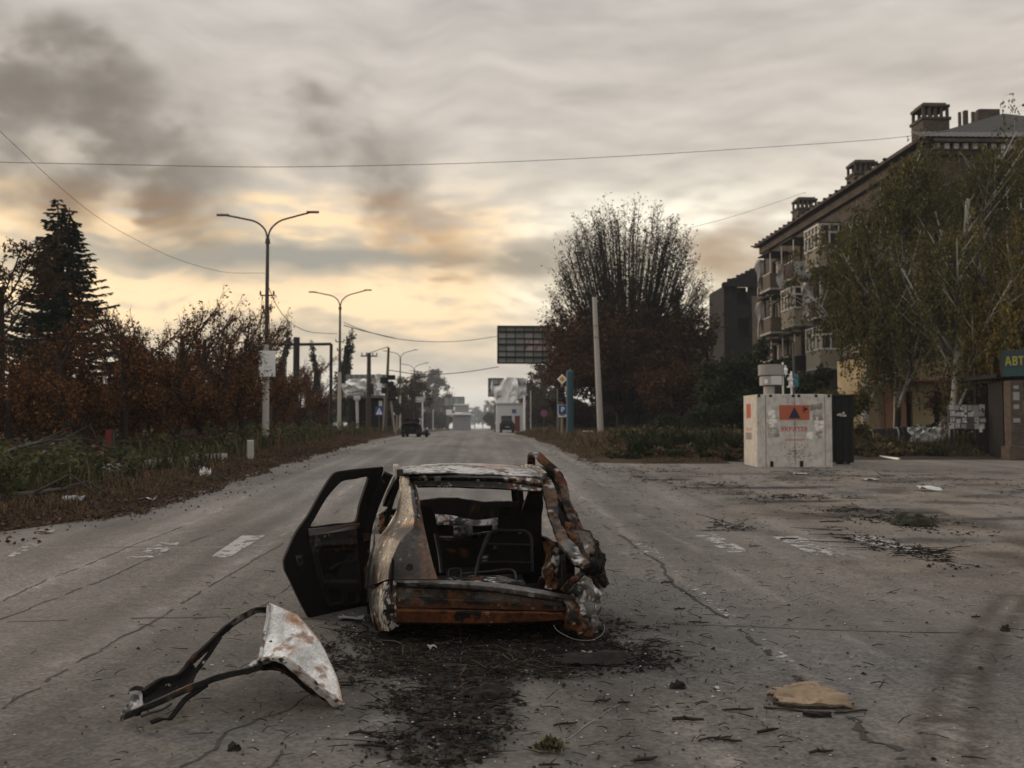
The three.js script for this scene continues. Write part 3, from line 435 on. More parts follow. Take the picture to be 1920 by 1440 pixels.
// left side: gutter, pillars, sill
put('roof_rail', bar([Lc(-.59, 1.225, .72), Lc(-.605, 1.235, 1.1), Lc(-.605, 1.235, 1.7), Lc(-.58, 1.19, 2.3)], .055, .05, burnt({ grey: .2, rust: -.05, ash: .1 }), { across: V(0, 1, 0), n: 40 }), M.burnt, car);
put('roof_rail', bar([Lc(.575, 1.19, .72), Lc(.585, 1.22, 1.1), Lc(.585, 1.225, 1.7), Lc(.56, 1.18, 2.3)], .055, .05, burnt({ grey: .2, rust: .1, ash: .1 }), { across: V(0, 1, 0), n: 40 }), M.burnt, car);
put('pillar', bar([Z1(592, 178, 9.0), Z1(560, 250, 9.02), Z1(520, 345, 9.05), Z1(490, 440, 9.05), Z1(478, 560, 9.05), Z1(482, 700, 9.0), Z1(490, 800, 9.0)], .085, .09, sootCol, { n: 50, dent: .006 }), M.burntMatt, car);
put('quarter_post', bar([Z1(640, 225, 8.5), Z1(612, 300, 8.55), Z1(592, 370, 8.6), Z1(580, 430, 8.62)], .04, .035, sootCol), M.burntMatt, car);
put('pillar', bar([Lc(-.53, 1.17, 2.35), Lc(-.62, .98, 2.8), Lc(-.68, .80, 3.1)], .06, .06, sootCol), M.burntMatt, car);
put('pillar', bar([Lc(.53, 1.17, 2.35), Lc(.61, .98, 2.8), Lc(.67, .80, 3.1)], .06, .06, sootCol), M.burntMatt, car);
put('windscreen_header', bar([Lc(-.55, 1.17, 2.32), Lc(0, 1.195, 2.36), Lc(.55, 1.17, 2.32)], .05, .05, sootCol), M.burntMatt, car);
put('sill', bar([Lc(-.78, .14, .85), Lc(-.79, .13, 1.8), Lc(-.79, .13, 3.1)], .1, .13, sootRust, { across: V(0, 1, 0) }), M.burntMatt, car);
put('sill', bar([Lc(.78, .14, .85), Lc(.79, .13, 1.8), Lc(.79, .13, 3.1)], .1, .13, sootRust, { across: V(0, 1, 0) }), M.burntMatt, car);
// floor, side wall, bulkhead, scuttle, facia
put('floor_pan', sheet([0.08, .7, 1.5, 2.3, 3.1].map((f) => [-.72, -.3, .3, .72].map((x) => Lc(x, f < .6 ? .26 : .13, f))), { nu: 50, nv: 60, dent: .02, t: .02, col: sootCol }), M.burntMatt, car);
put('bulkhead', sheet([.12, .4, .74].map((y) => [-.7, -.3, .3, .7].map((x) => Lc(x, y, 3.1))), { nu: 30, nv: 20, t: .02, col: sootCol }), M.burntMatt, car);
put('side_wall', sheet([.1, .35, .58].map((y) => [.2, .9, 2, 3.1].map((f) => Lc(.74 - (f < .5 ? .12 : 0), y, f))), { nu: 40, nv: 20, dent: .02, t: .03, col: sootCol }), M.burntMatt, car);
put('side_wall', sheet([.26, .45, .62].map((y) => [.1, .3, .6, .95].map((f) => Lc(-.66, y, f))), { nu: 20, nv: 16, dent: .02, t: .02, col: sootCol }), M.burntMatt, car);
put('scuttle', bar([Z1(750, 352, 10.35), Z1(850, 342, 10.35), Z1(950, 345, 10.4), Z1(1060, 362, 10.4), Z1(1130, 356, 10.4), Z1(1300, 360, 10.4)], .20, .1, sootCol, { n: 50, across: V(0, 1, 0), dent: .01 }), M.burntMatt, car);
put('dashboard', sheet([[[770, 372, 10.05], [880, 376, 10.0], [960, 392, 10], [1030, 402, 10], [1125, 388, 10.05]], [[770, 420, 9.98], [880, 420, 9.95], [960, 430, 9.95], [1030, 440, 9.95], [1125, 430, 9.98]], [[775, 470, 9.98], [880, 470, 9.94], [960, 480, 9.94], [1030, 470, 9.94], [1125, 460, 9.98]], [[780, 505, 10.05], [880, 502, 10], [960, 500, 10], [1030, 492, 10], [1125, 482, 10.05]]].map(Q),
  { nu: 90, nv: 40, dent: .012, df: 8, t: .02, hole: (u, v) => { const x = 770 + u * 355, y = 378 + v * 122; return (x > 782 && x < 888 && y > 424 && y < 480) || (x > 1002 && x < 1102 && y > 408 && y < 452); }, col: burnt({ grey: .3, rust: .0, ash: -.2, extra: (p, u, v, k, n) => mix3(k, [.13, .05, .045], sstep(.55, .7, n.b) * .5) }) }), M.burnt, car);
put('instrument_panel', sheet([[[488, 385, 10.0], [540, 378, 9.98], [640, 378, 9.98]], [[492, 430, 9.96], [540, 430, 9.95], [640, 430, 9.95]], [[498, 475, 10], [540, 472, 9.98], [640, 470, 9.98]]].map(Q), { nu: 60, nv: 40, dent: .008, t: .02, hole: (u, v) => Math.hypot((u - .27) * 1.55, v - .55) < .2, col: burnt({ grey: .1, rust: .5, ash: .0, rustC: [.2, .09, .05] }) }), M.burntMatt, car);
// seat frames and loose metal inside
{
  const seat = put('seat_frame', [[1020, 665, 8.75], [1035, 600, 8.8], [1062, 520, 8.92], [1088, 468, 9.0], [1112, 454, 9.02], [1180, 456, 9.02], [1258, 458, 9.02], [1282, 480, 9.0], [1288, 560, 8.9], [1292, 650, 8.78]].reduce((a, q) => (a[0].push(Z1(...q)), a), [[]]).map((p) => tubeG(p, .016, 8, 60)).concat([tubeG([Z1(1050, 520, 8.93), Z1(1160, 522, 8.92), Z1(1284, 524, 8.93)], .010, 6, 16), tubeG([Z1(1030, 610, 8.8), Z1(1160, 606, 8.8), Z1(1288, 612, 8.8)], .010, 6, 16)]), M.darkSteel, car);
  put('headrest_plate', sheet([[[1136, 338, 9.3], [1185, 336, 9.3], [1232, 336, 9.3]], [[1130, 380, 9.28], [1185, 380, 9.27], [1236, 380, 9.28]], [[1122, 450, 9.2], [1185, 450, 9.2], [1246, 450, 9.2]]].map(Q), { nu: 48, nv: 48, dent: .003, t: .03, hole: (u, v) => { const x = u * 98, y = v * 112; return Math.hypot(x - 34, y - 13) < 6.2 || Math.hypot(x - 82, y - 13) < 6.2; }, col: sootCol }), M.burntMatt, seat);
  put('seat_back', sheet([[[1060, 470, 9.05], [1170, 466, 9.05], [1284, 474, 9.05]], [[1030, 560, 8.95], [1160, 560, 8.95], [1290, 560, 8.95]], [[1010, 660, 8.85], [1150, 660, 8.85], [1296, 660, 8.85]]].map(Q), { nu: 24, nv: 24, t: .03, dent: .03, col: burnt({ grey: -.6, rust: -.6, ash: -.8 }) }), M.burntMatt, seat);
  const seat2 = put('seat_frame', sheet([[[742, 336, 9.2], [770, 334, 9.2], [800, 338, 9.2]], [[740, 430, 9.15], [780, 430, 9.15], [830, 430, 9.15]], [[745, 660, 8.9], [800, 660, 8.9], [870, 660, 8.9]]].map(Q), { nu: 20, nv: 40, t: .05, dent: .02, col: sootCol }), M.burntMatt, car);
  put('seat_tube', tubeG([Z1(820, 470, 9.0), Z1(838, 560, 8.9), Z1(850, 660, 8.7)], .014, 6, 12), M.darkSteel, seat2);
  seed(55);
  put('scrap', [tubeG([Z1(884, 690, 7.8), Z1(888, 645, 7.9), Z1(938, 640, 7.95), Z1(946, 690, 7.8)], .006, 6, 20), tubeG([Z1(950, 664, 7.9), Z1(1060, 655, 8.0), Z1(1188, 644, 8.0), Z1(1218, 692, 7.75)], .009, 6, 24), tubeG([Z1(1010, 690, 7.8), Z1(1040, 560, 8.3), Z1(1076, 500, 8.5)], .008, 6, 14)], M.darkSteel, car);
  put('boot_plate', sheet([[[860, 684, 7.85], [960, 674, 7.9], [1060, 672, 7.9], [1250, 690, 7.8]], [[856, 700, 7.62], [960, 700, 7.6], [1070, 704, 7.6], [1260, 716, 7.6]]].map(Q), { nu: 50, nv: 20, dent: .03, df: 9, t: .008, col: burnt({ grey: 0, rust: -.1, ash: -.4 }) }), M.burntMatt, car);
}
// wheel rims without tyres, bonnet, front wings
for (const [x, f, a] of [[-.68, .72, .1], [.66, .72, -.2], [-.68, 3.25, 0], [.68, 3.25, 0]]) {
  const rim = new THREE.LatheGeometry([[.02, -.06], [.10, -.05], [.15, -.03], [.165, -.09], [.2, -.1], [.2, .09], [.185, .1], [.165, .06], [.15, 0], [.02, -.02]].map((p) => new THREE.Vector2(...p)), 32);
  rim.rotateZ(Math.PI / 2); rim.rotateY(-a + PHI); const p = Lc(x, .19, f); put('wheel', rim.translate(p.x, p.y, p.z), flat(.06, .035, .025, .85, .3), car);
}
put('bonnet', sheet([[3.05, .78], [3.5, .74], [3.95, .66], [4.2, .54]].map(([f, y]) => [-.68, -.3, .3, .68].map((x) => Lc(x, y - Math.abs(x) * .05, f))), { nu: 40, nv: 40, dent: .02, t: .012, col: burnt({ grey: .3, rust: .3, ash: .2 }) }), M.ash, car);
for (const s of [-1, 1]) put('front_wing', sheet([[3.0, .74], [3.4, .74], [3.9, .66], [4.15, .52]].map(([f, y]) => [Lc(s * .68, y, f), Lc(s * .78, y - .1, f), Lc(s * .80, f > 3 && f < 3.6 ? .46 : .3, f), Lc(s * .79, f > 3.2 && f < 3.6 ? .44 : .2, f)]), { nu: 24, nv: 40, dent: .012, t: .01, col: burnt({ grey: .35, rust: .25, ash: .35, rustC: [.24, .12, .05] }) }), M.ash, car);
// the wide-open rear door, its inner side to the viewer
{
  const dz = (x) => 8.20 + (x - 90) * .00205;
  const nrm = V(.42, 0, .9).normalize();                            // towards the car's tail
  const plate = (outer, holes, thick, lift, bev, col) => {
    const sh = new THREE.Shape(outer.map((p) => new THREE.Vector2(p[0], -p[1]))); for (const h of holes) sh.holes.push(new THREE.Path(h.map((p) => new THREE.Vector2(p[0], -p[1]))));
    const g = new THREE.ExtrudeGeometry(sh, { depth: thick * 1000, bevelEnabled: true, bevelSize: bev, bevelThickness: 6, bevelSegments: 2, steps: 1 });
    const p = g.attributes.position, c = new Float32Array(p.count * 3);
    for (let i = 0; i < p.count; i++) { const x = p.getX(i), y = -p.getY(i), q = Z1(x, y, dz(x)).addScaledVector(nrm, lift - thick + p.getZ(i) / 1000); const k = col(q, (x - 90) / 470, (y - 150) / 740, 0); p.setXYZ(i, q.x, q.y, q.z); c.set(k, i * 3); }
    g.setAttribute('color', new THREE.BufferAttribute(c, 3)); g.computeVertexNormals(); return boxUV(g);
  };
  const smooth = (pts, n) => { const c = new THREE.CatmullRomCurve3(pts.map((p) => V(p[0], p[1], 0)), true, 'catmullrom', .35); return c.getPoints(n).slice(0, -1).map((p) => [p.x, p.y]); };
  const dCol = burnt({ grey: -.6, rust: -.6, ash: -1 });
  const win = smooth([[362, 214], [430, 200], [497, 190], [482, 250], [456, 330], [434, 412], [330, 424], [214, 438], [232, 392], [292, 290]], 90);
  const outer = smooth([[562, 146], [532, 149], [440, 157], [345, 171], [312, 200], [262, 280], [205, 382], [148, 462], [104, 556], [88, 598], [92, 645], [116, 694], [152, 772], [190, 846], [216, 878], [330, 868], [480, 832], [492, 700], [480, 560], [472, 430], [496, 372], [524, 280], [562, 172]], 150);
  const door = put('door', plate(outer, [win], .05, 0, 3, dCol), M.burntMatt, car); tag(door, 'blackened rear door hanging wide open');
  const rows = [[205, 462, 442, 440], [212, 540, 448, 530], [232, 640, 456, 640], [256, 730, 463, 730], [276, 795, 466, 790], [298, 826, 430, 816]].map(([x0, y0, x1, y1]) => [0, .2, .4, .6, .8, 1].map((q) => { const x = mix(x0, x1, q); return Z1(x, mix(y0, y1, q), dz(x)).addScaledVector(nrm, .035); }));
  const pr = (u, v, a, b, c, e) => sstep(a - .03, a + .03, u) * sstep(c + .03, c - .03, u) * sstep(b - .02, b + .02, v) * sstep(e + .02, e - .02, v);
  const press = (u, v) => -.022 * pr(u, v, .18, .62, .48, .84) - .022 * pr(u, v, .60, .66, .86, .84) - .016 * pr(u, v, .14, .24, .88, .52) + .016 * pr(u, v, .08, .14, .94, .19) - .03 * sstep(.05, 0, Math.min(u, 1 - u, 1 - v));
  const ip = put('inner_panel', sheet(rows, { nu: 80, nv: 110, dent: .006, df: 7, t: .01, disp: press, col: burnt({ grey: -.32, rust: -.5, ash: -.7, extra: (p, u, v, k, n) => { const s = Math.abs(noise(u * 3 + 4, v * 5 + u * 3, 3) - .5); k = mix3(k, [.10, .097, .093], sstep(.03, .004, s) * .6 * sstep(.42, .6, n.a) * sstep(.15, .25, v)); return mix3(k, [.05, .024, .014], sstep(.93, .97, v) * .7); } }) }), M.burnt, door);
  put('arm_bracket', bar([[300, 640], [350, 610], [420, 600]].map(([x, y]) => Z1(x, y, dz(x)).addScaledVector(nrm, .05)), .03, .02, burnt({ grey: 0, rust: -.3, ash: -.5 }), { n: 16 }), M.burnt, door);
  put('window_ledge', plate([[203, 448], [300, 438], [444, 420], [446, 440], [300, 460], [206, 474]], [], .04, .03, 4, burnt({ grey: .12, rust: -.4, ash: -.1 })), M.burntMatt, door);
  put('latch', plate([[140, 576], [168, 572], [176, 618], [150, 624]], [[[150, 590], [166, 588], [168, 600], [152, 602]]], .012, .012, 1, burnt({ grey: .6, rust: .1, ash: .0 })), M.burnt, door);
  put('hinge', plate([[466, 470], [492, 468], [492, 500], [468, 502]], [], .05, .03, 2, sootRust), M.burntMatt, door);
}
put('cable', tubeG([[1396, 914, 7.3], [1412, 938, 7.2], [1450, 962, 7.1], [1505, 984, 7.02], [1570, 988, 7.0], [1622, 968, 7.1], [1645, 930, 7.3], [1638, 908, 7.45]].map((a) => Z1(...a)).map((p) => { p.y = Math.max(p.y, .012); return p; }), .0028, 6, 60), flat(.13, .115, .10, .8), car);

// ================================================================ the torn-off tailgate lying beside it
{
  const Z2 = (x, y, d) => { const p = W(180 + x / 3.556, 1100 + y / 3.556, d); p.y = Math.max(p.y, .006); return p; };
  const lid = thing('torn_tailgate', 'pale burnt tailgate with two bent black arms lying on the asphalt', 'car part', onGround(420, 1340));
  const R2 = (r) => r.map((a) => Z2(...a));
  const paleCol = burnt({ grey: .5, rust: .0, ash: .6, f: 1.6, extra: (p, u, v, k, n) => {
    let b = mix3([.34, .335, .325], [.66, .655, .64], sstep(.25, .65, n.e * .6 + n.a * .4)); b = mix3(b, [.13, .12, .11], sstep(.60, .72, n.b) * .75);
    const r = Math.max(sstep(.12, 0, v) * .9 * sstep(.1, .4, u), sstep(.24, .0, Math.hypot((u - .42) * .8, v - .16)) * 1.1, sstep(.07, 0, Math.abs(u - .5 + (v - .5) * .1)) * .6, sstep(.06, 0, 1 - v), sstep(.95, 1, u) * .7, sstep(.60, .70, n.b + (n.c - .5) * .3) * .7);
    return mix3(b, mix3([.20, .085, .03], [.34, .20, .11], n.c), clamp(r * sstep(.2, .6, n.c + r * .2))); } });
  put('outer_skin', sheet([[[1156, 108, 6.08], [1255, 146, 6.06], [1345, 186, 6.02], [1432, 280, 6.0], [1490, 352, 5.98]], [[1142, 230, 6.02], [1255, 250, 5.97], [1366, 292, 5.92], [1470, 412, 5.88], [1572, 508, 5.88]], [[1122, 350, 5.93], [1238, 360, 5.87], [1342, 396, 5.80], [1472, 520, 5.78], [1618, 640, 5.79]], [[1096, 490, 5.78], [1205, 474, 5.72], [1290, 500, 5.68], [1440, 640, 5.69], [1644, 776, 5.73]]].map(R2), { nu: 110, nv: 110, lin2: 'u', dent: .010, df: 6, t: .008, hole: (u, v) => Math.hypot((u - .10) * 1.3, (v - .70) * 2.2) < .035, col: paleCol }), M.ash, lid);
  put('folded_flange', bar([[1040, 545, 5.72], [1092, 505, 5.76], [1190, 482, 5.71], [1285, 506, 5.665], [1440, 648, 5.675], [1590, 766, 5.70], [1646, 790, 5.72]].map((a) => Z2(...a)), .045, .022, burnt({ grey: .3, rust: .62, ash: .2, rustC: [.26, .14, .07] }), { n: 70, dent: .010 }), M.burntMatt, lid);
  put('inner_skin', sheet([[[1096, 500, 5.80], [1205, 490, 5.76], [1290, 520, 5.72], [1440, 660, 5.72], [1640, 790, 5.74]], [[1110, 530, 5.95], [1230, 540, 5.92], [1310, 600, 5.88], [1450, 720, 5.86], [1610, 800, 5.80]], [[1150, 180, 6.16], [1290, 260, 6.16], [1400, 420, 6.1], [1480, 560, 6.05], [1560, 740, 5.9]]].map(R2), { nu: 50, nv: 50, dent: .012, t: .008, col: burnt({ grey: -.3, rust: .1, ash: -.5 }) }), M.burntMatt, lid);
  put('seam_strip', bar([[1156, 118, 6.06], [1140, 240, 6.0], [1120, 360, 5.91], [1094, 495, 5.77]].map((a) => Z2(...a)), .022, .014, burnt({ grey: .6, rust: .1, ash: .4 }), { n: 40 }), M.burnt, lid);
  const arm = burnt({ grey: -.1, rust: -.5, ash: -.9 });
  put('window_arm', bar([[310, 712, 5.55], [420, 640, 5.66], [560, 590, 5.74], [632, 500, 5.85], [740, 400, 5.95], [860, 285, 6.05], [960, 210, 6.1], [1060, 160, 6.12], [1152, 150, 6.12]].map((a) => Z2(...a)), .036, .026, arm, { n: 80, across: V(0, 1, 0), dent: .006 }), M.burntMatt, lid);
  put('window_arm', bar([[160, 876, 5.40], [330, 806, 5.44], [520, 720, 5.53], [700, 646, 5.60], [850, 590, 5.66], [1010, 556, 5.71], [1110, 524, 5.74]].map((a) => Z2(...a)), .034, .022, burnt({ grey: .15, rust: -.1, ash: -.6 }), { n: 70, across: V(0, 1, 0), dent: .006 }), M.burnt, lid);
  put('inner_plate', sheet([[[300, 690, 5.60], [360, 650, 5.68], [470, 612, 5.76], [570, 590, 5.80], [640, 500, 5.88]], [[310, 750, 5.54], [400, 720, 5.6], [500, 690, 5.68], [600, 650, 5.74], [668, 560, 5.82]], [[330, 790, 5.48], [420, 770, 5.52], [520, 735, 5.58], [600, 690, 5.66], [650, 640, 5.74]]].map(R2), { nu: 50, nv: 30, dent: .008, t: .008, col: burnt({ grey: -.2, rust: -.4, ash: -.5 }) }), M.burntMatt, lid);
  put('end_cap', sheet([[[222, 704, 5.52], [262, 694, 5.52], [306, 704, 5.56]], [[226, 770, 5.47], [264, 772, 5.46], [308, 770, 5.5]], [[232, 842, 5.42], [266, 838, 5.42], [312, 806, 5.46]]].map(R2), { nu: 24, nv: 30, dent: .008, t: .02, col: burnt({ grey: .6, rust: .0, ash: .55, edge: .9 }) }), M.ash, lid);
  put('end_cap', sheet([[[222, 704, 5.56], [262, 690, 5.6], [306, 700, 5.6]], [[240, 672, 5.6], [270, 662, 5.64], [316, 670, 5.66]]].map(R2), { nu: 16, nv: 12, t: .02, col: sootCol }), M.burntMatt, lid);
  put('end_plate', sheet([[[215, 780, 5.44], [228, 830, 5.43], [250, 855, 5.42]], [[180, 820, 5.42], [200, 850, 5.41], [270, 850, 5.42]], [[152, 880, 5.40], [200, 884, 5.40], [300, 840, 5.43]]].map(R2), { nu: 24, nv: 20, dent: .006, t: .012, col: burnt({ grey: .4, rust: -.1, ash: .1 }) }), M.burnt, lid);
  put('strut', bar([[740, 655, 5.62], [640, 720, 5.56], [590, 760, 5.53], [520, 850, 5.45], [490, 880, 5.42], [430, 886, 5.40], [366, 906, 5.37]].map((a) => Z2(...a)), .03, .012, arm, { n: 50, dent: .005 }), M.burntMatt, lid);
  put('strut', bar([[828, 335, 6.0], [760, 440, 5.94], [690, 535, 5.87], [640, 600, 5.8]].map((a) => Z2(...a)), .024, .012, arm, { n: 40, dent: .004 }), M.burntMatt, lid);
  put('wire', tubeG([[505, 780, 5.5], [440, 820, 5.46], [370, 840, 5.44], [300, 866, 5.41]].map((a) => Z2(...a)), .007, 6, 24), M.darkSteel, lid);
}
// ================================================================ lamp posts and poles on the left
const concreteCol = flat(.36, .34, .31, .9, 0, { bumpMap: bumpTex(1), bumpScale: .006 }), poleDark = flat(.05, .042, .035, .9), poleWhite = flat(.42, .40, .36, .9, 0, { bumpMap: bumpTex(1), bumpScale: .006 });
const MP = (o) => origin.get(o);
function lampPost(px, d, label, full) {
  const b = at(px, d); const t = thing('lamp_post', label, 'lamp post', b, 'twin-arm lamp posts along the left side of the road'), H = 8.15;
  put('lower_shaft', [post(b, 4.1, .13, .11, 14)], poleWhite, t);
  put('upper_shaft', [post(V(b.x, b.y + 4.1, b.z), H - 4.1, .085, .06, 12), new THREE.CylinderGeometry(.12, .12, .1, 14).translate(b.x, b.y + 4.1, b.z)], flat(.06, .055, .05, .8), t);
  for (const s of [-1, 1]) { const q = [[0, -.1], [.10, .28], [.42, .58], [1.0, .74], [1.75, .9]].map(([x, y]) => V(b.x + s * x, b.y + H + y + (s > 0 ? .06 * x : -.02 * x), b.z)); put('arm', tubeG(q, .035, 8, 24), M.steel, t); const e = q[4]; put('lamp_head', box(e.x - s * .05, e.y - .06, e.z, .46, .07, .16, 0, .02).rotateZ(0), flat(.13, .125, .12, .6, .3), t); }
  put('collar', new THREE.CylinderGeometry(.085, .1, .18, 12).translate(b.x, b.y + H - .15, b.z), M.steel, t);
  for (const [y, w] of [[5.9, .5], [5.35, .3]]) { put('bracket', box(b.x, b.y + y, b.z, w, .05, .05), M.darkSteel, t); for (const s of [-1, 1]) put('insulator', new THREE.LatheGeometry([[0, 0], [.03, .0], [.045, .05], [.025, .08], [.04, .11], [.02, .15], [0, .16]].map((p) => new THREE.Vector2(...p)), 10).translate(b.x + s * w / 2, b.y + y + .05, b.z), flat(.08, .06, .05, .4), t); }
  if (full) {
    seed(5); for (let i = 0; i < 7; i++) put('cable_coil', new THREE.TorusGeometry(.14 + rnd() * .1, .02, 6, 20).rotateX(rr(-.5, .5)).rotateY(rr(-.8, .8)).translate(b.x + rr(-.12, .14), b.y + 3.0 + rr(-.35, .4), b.z + .12), M.darkSteel, t);
    put('band', new THREE.CylinderGeometry(.135, .135, .28, 14, 1, true).translate(b.x, b.y + .42, b.z), M.black, t);
    for (const [dx, y0, y1] of [[-.22, 2.4, 5.9], [-.1, 2.9, 5.3], [.14, 3, 5.35]]) put('down_cable', tubeG([V(b.x + dx * .7, b.y + y1, b.z + .1), V(b.x + dx, b.y + mix(y0, y1, .6), b.z + .12), V(b.x + dx * .8, b.y + mix(y0, y1, .3), b.z + .1), V(b.x + dx * .5, b.y + y0, b.z + .12)], .012, 5, 20), M.wire, t);
    put('small_bracket', box(b.x - .26, b.y + 4.15, b.z + .05, .07, .3, .06, .2), M.darkSteel, t);
  }
  return t;
}
const posts = [[498, 38, 'twin-arm lamp post carrying a blank white notice, nearest on the left roadside', 1], [636, 61.5, 'second twin-arm lamp post, pale below, beyond the white notice'], [750, 110, 'third twin-arm lamp post, behind the dark burnt wreck on the left'], [776, 132, 'fourth twin-arm lamp post down the left roadside'], [792, 148, 'fifth twin-arm lamp post, dim in the haze'], [812, 188, 'farthest twin-arm lamp post, pale in the smoke']];
const LP = posts.map((a) => lampPost(...a));
{ // white notice board on the first post
  const d = 37.8, x0 = W(484, 803, d).x, x1 = W(515, 803, d).x, y0 = hgt(707, d), y1 = hgt(659, d);
  const t = thing('notice_board', 'blank white notice board fixed to the nearest lamp post', 'notice board', V((x0 + x1) / 2, y0, -d));
  put('board', box((x0 + x1) / 2, y0, -d + .02, x1 - x0, y1 - y0, .03, .06, .006), flat(.80, .81, .81, .7, 0, { bumpMap: bumpTex(.5), bumpScale: .004 }), t);
  seed(21); const mb = new MB(); for (let r = 0; r < 5; r++) { const y = y1 - .16 - r * .15; put('text_line', box((x0 + x1) / 2 + rr(-.03, .05), y, -d + .042, rr(.12, .3), .012, .004, .06), flat(.3, .3, .31), t); }
  for (const y of [y0 + .2, y1 - .2]) put('strap', box((x0 + x1) / 2, y, -d - .12, .3, .04, .2), M.darkSteel, t);
}
function pole(name, label, px, d, topPy, r0, r1, mat, lean, extra) { const b = at(px, d, -.1); const h = hgt(topPy, d) - b.y; const t = thing(name, label, 'pole', b); put('shaft', post(b, h, r0, r1, 12, lean), mat, t); extra?.(t, b, h); return t; }
pole('utility_pole', 'dark upright utility pole by the white-draped kiosk', 691, 78, 662, .21, .15, poleDark, [0, 0], (t, b, h) => { put('crossarm', box(b.x, b.y + h - .3, b.z, 1.3, .1, .1), poleDark, t); put('junction_box', box(b.x + .2, b.y + h - 3.2, b.z + .1, .35, .8, .3, 0, .03), M.darkSteel, t); for (const s of [-.55, -.2, .3, .6]) put('insulator', new THREE.CylinderGeometry(.05, .03, .2, 8).translate(b.x + s, b.y + h - .1, b.z), M.darkSteel, t); });
pole('utility_pole', 'leaning A-frame utility pole with dark gear halfway up its legs', 722, 82, 652, .15, .1, flat(.09, .075, .06, .9), [.035, 0], (t, b, h) => { put('leg', post(V(b.x + .85, b.y, b.z), h * .42, .1, .09, 10, [-.14, 0]), flat(.26, .22, .18, .9), t); put('leg', post(V(b.x - .15, b.y, b.z), h * .42, .1, .09, 10, [.05, 0]), flat(.26, .22, .18, .9), t); for (let i = 0; i < 7; i++) { seed(i + 3); put('switch_gear', box(b.x + .2 + rr(-.4, .5), b.y + 2.9 + i * .28, b.z + .1, rr(.3, .7), rr(.2, .5), .3, rr(-.4, .4), .04), M.black, t); } put('bracket', box(b.x + .35, b.y + h - 2.4, b.z, .5, .08, .08), M.darkSteel, t); });
pole('concrete_pole', 'leaning pale concrete pole in front of the big autumn tree', 1127, 58, 556, .19, .13, flat(.40, .38, .345, .9, 0, { bumpMap: bumpTex(1), bumpScale: .008 }), [-.043, 0], (t, b, h) => { for (const y of [.72, .80]) put('band', new THREE.TorusGeometry(.155, .018, 6, 16).rotateX(Math.PI / 2).translate(b.x - .043 * h * y, b.y + h * y, b.z), M.wire, t); put('stub_arm', tubeG([V(b.x - .043 * h, b.y + h - .02, b.z), V(b.x - .043 * h - .25, b.y + h + .3, b.z), V(b.x - .043 * h - .5, b.y + h + .42, b.z)], .03, 6, 10), M.steel, t); put('wire_wrap', tubeG([0, .2, .4, .6, .8, 1].map((k) => V(b.x - .043 * h * (.72 + k * .1) + .16 * Math.cos(k * 14), b.y + h * (.72 + k * .1), b.z + .16 * Math.sin(k * 14))), .01, 5, 40), M.wire, t); });
// pipe gantry above the trees
{ const d = 62, a = W(505, 645, d), b = W(621, 645, d), g = thing('pipe_gantry', 'thin black pipe gantry crossing above the brown trees', 'gantry', at(560, d)); const q = MP(g);
  put('crosspipe', tubeG([a, V((a.x + b.x) / 2, a.y - .02, a.z), b], .09, 8, 12), M.darkSteel, g); put('upright', post(V(b.x, q.y, b.z), b.y - q.y, .1, .1), M.darkSteel, g); const c = W(556, 640, d); put('upright', post(V(c.x, q.y, c.z), c.y - q.y + .25, .2, .2), M.darkSteel, g); put('upright', post(V(a.x, q.y, a.z), a.y - q.y, .1, .1), M.darkSteel, g); const e = W(538, 590, d); put('mast', post(V(e.x, q.y, e.z), e.y - q.y, .03, .02, 6), M.darkSteel, g); }
// overhead wires
const wire = (pts, r, label) => solo('overhead_wire', tubeG(pts, r, 5, 60), M.wire, label, 'wire');
wire([W(-260, 296, 30), W(0, 304, 30.5), W(240, 309, 31), W(480, 313, 32), W(720, 310, 33), W(960, 303, 34), W(1200, 291, 35), W(1450, 275, 36), W(1660, 260, 37), W(1780, 246, 38)], .009, 'long overhead wire crossing the whole sky from left to right');
wire([W(-60, 190, 26), W(0, 246, 27), W(70, 312, 29), W(130, 366, 31), W(190, 412, 33), W(260, 452, 35), W(330, 485, 36.5), W(420, 510, 37.5), W(497, 512, 38)], .007, 'sagging wire from the upper left corner to the nearest lamp post');
wire([W(500, 530, 38), W(520, 575, 43), W(545, 605, 48), W(580, 622, 54), W(632, 626, 61.5)], .016, 'slack wire between the first and second lamp posts');
wire([W(645, 605, 61.5), W(690, 622, 63), W(750, 636, 65), W(820, 641, 67), W(880, 638, 69), W(935, 630, 71)], .02, 'wire from the second lamp post across to the tall billboard frame');
wire([W(645, 610, 61.5), W(680, 620, 63), W(740, 634, 66)], .026, 'short lower wire leaving the second lamp post');
wire([W(693, 662, 78), W(710, 656, 80), W(728, 650, 82)], .03, 'short wire joining the two dark utility poles');
wire([W(730, 694, 84), W(790, 702, 88), W(860, 699, 92), W(935, 688, 96)], .036, 'low sagging wire over the road below the long one');
wire([W(1290, 428, 48), W(1360, 410, 50), W(1430, 388, 52), W(1500, 364, 56), W(1508, 362, 68)], .009, 'thin wire rising to the farthest chimney');
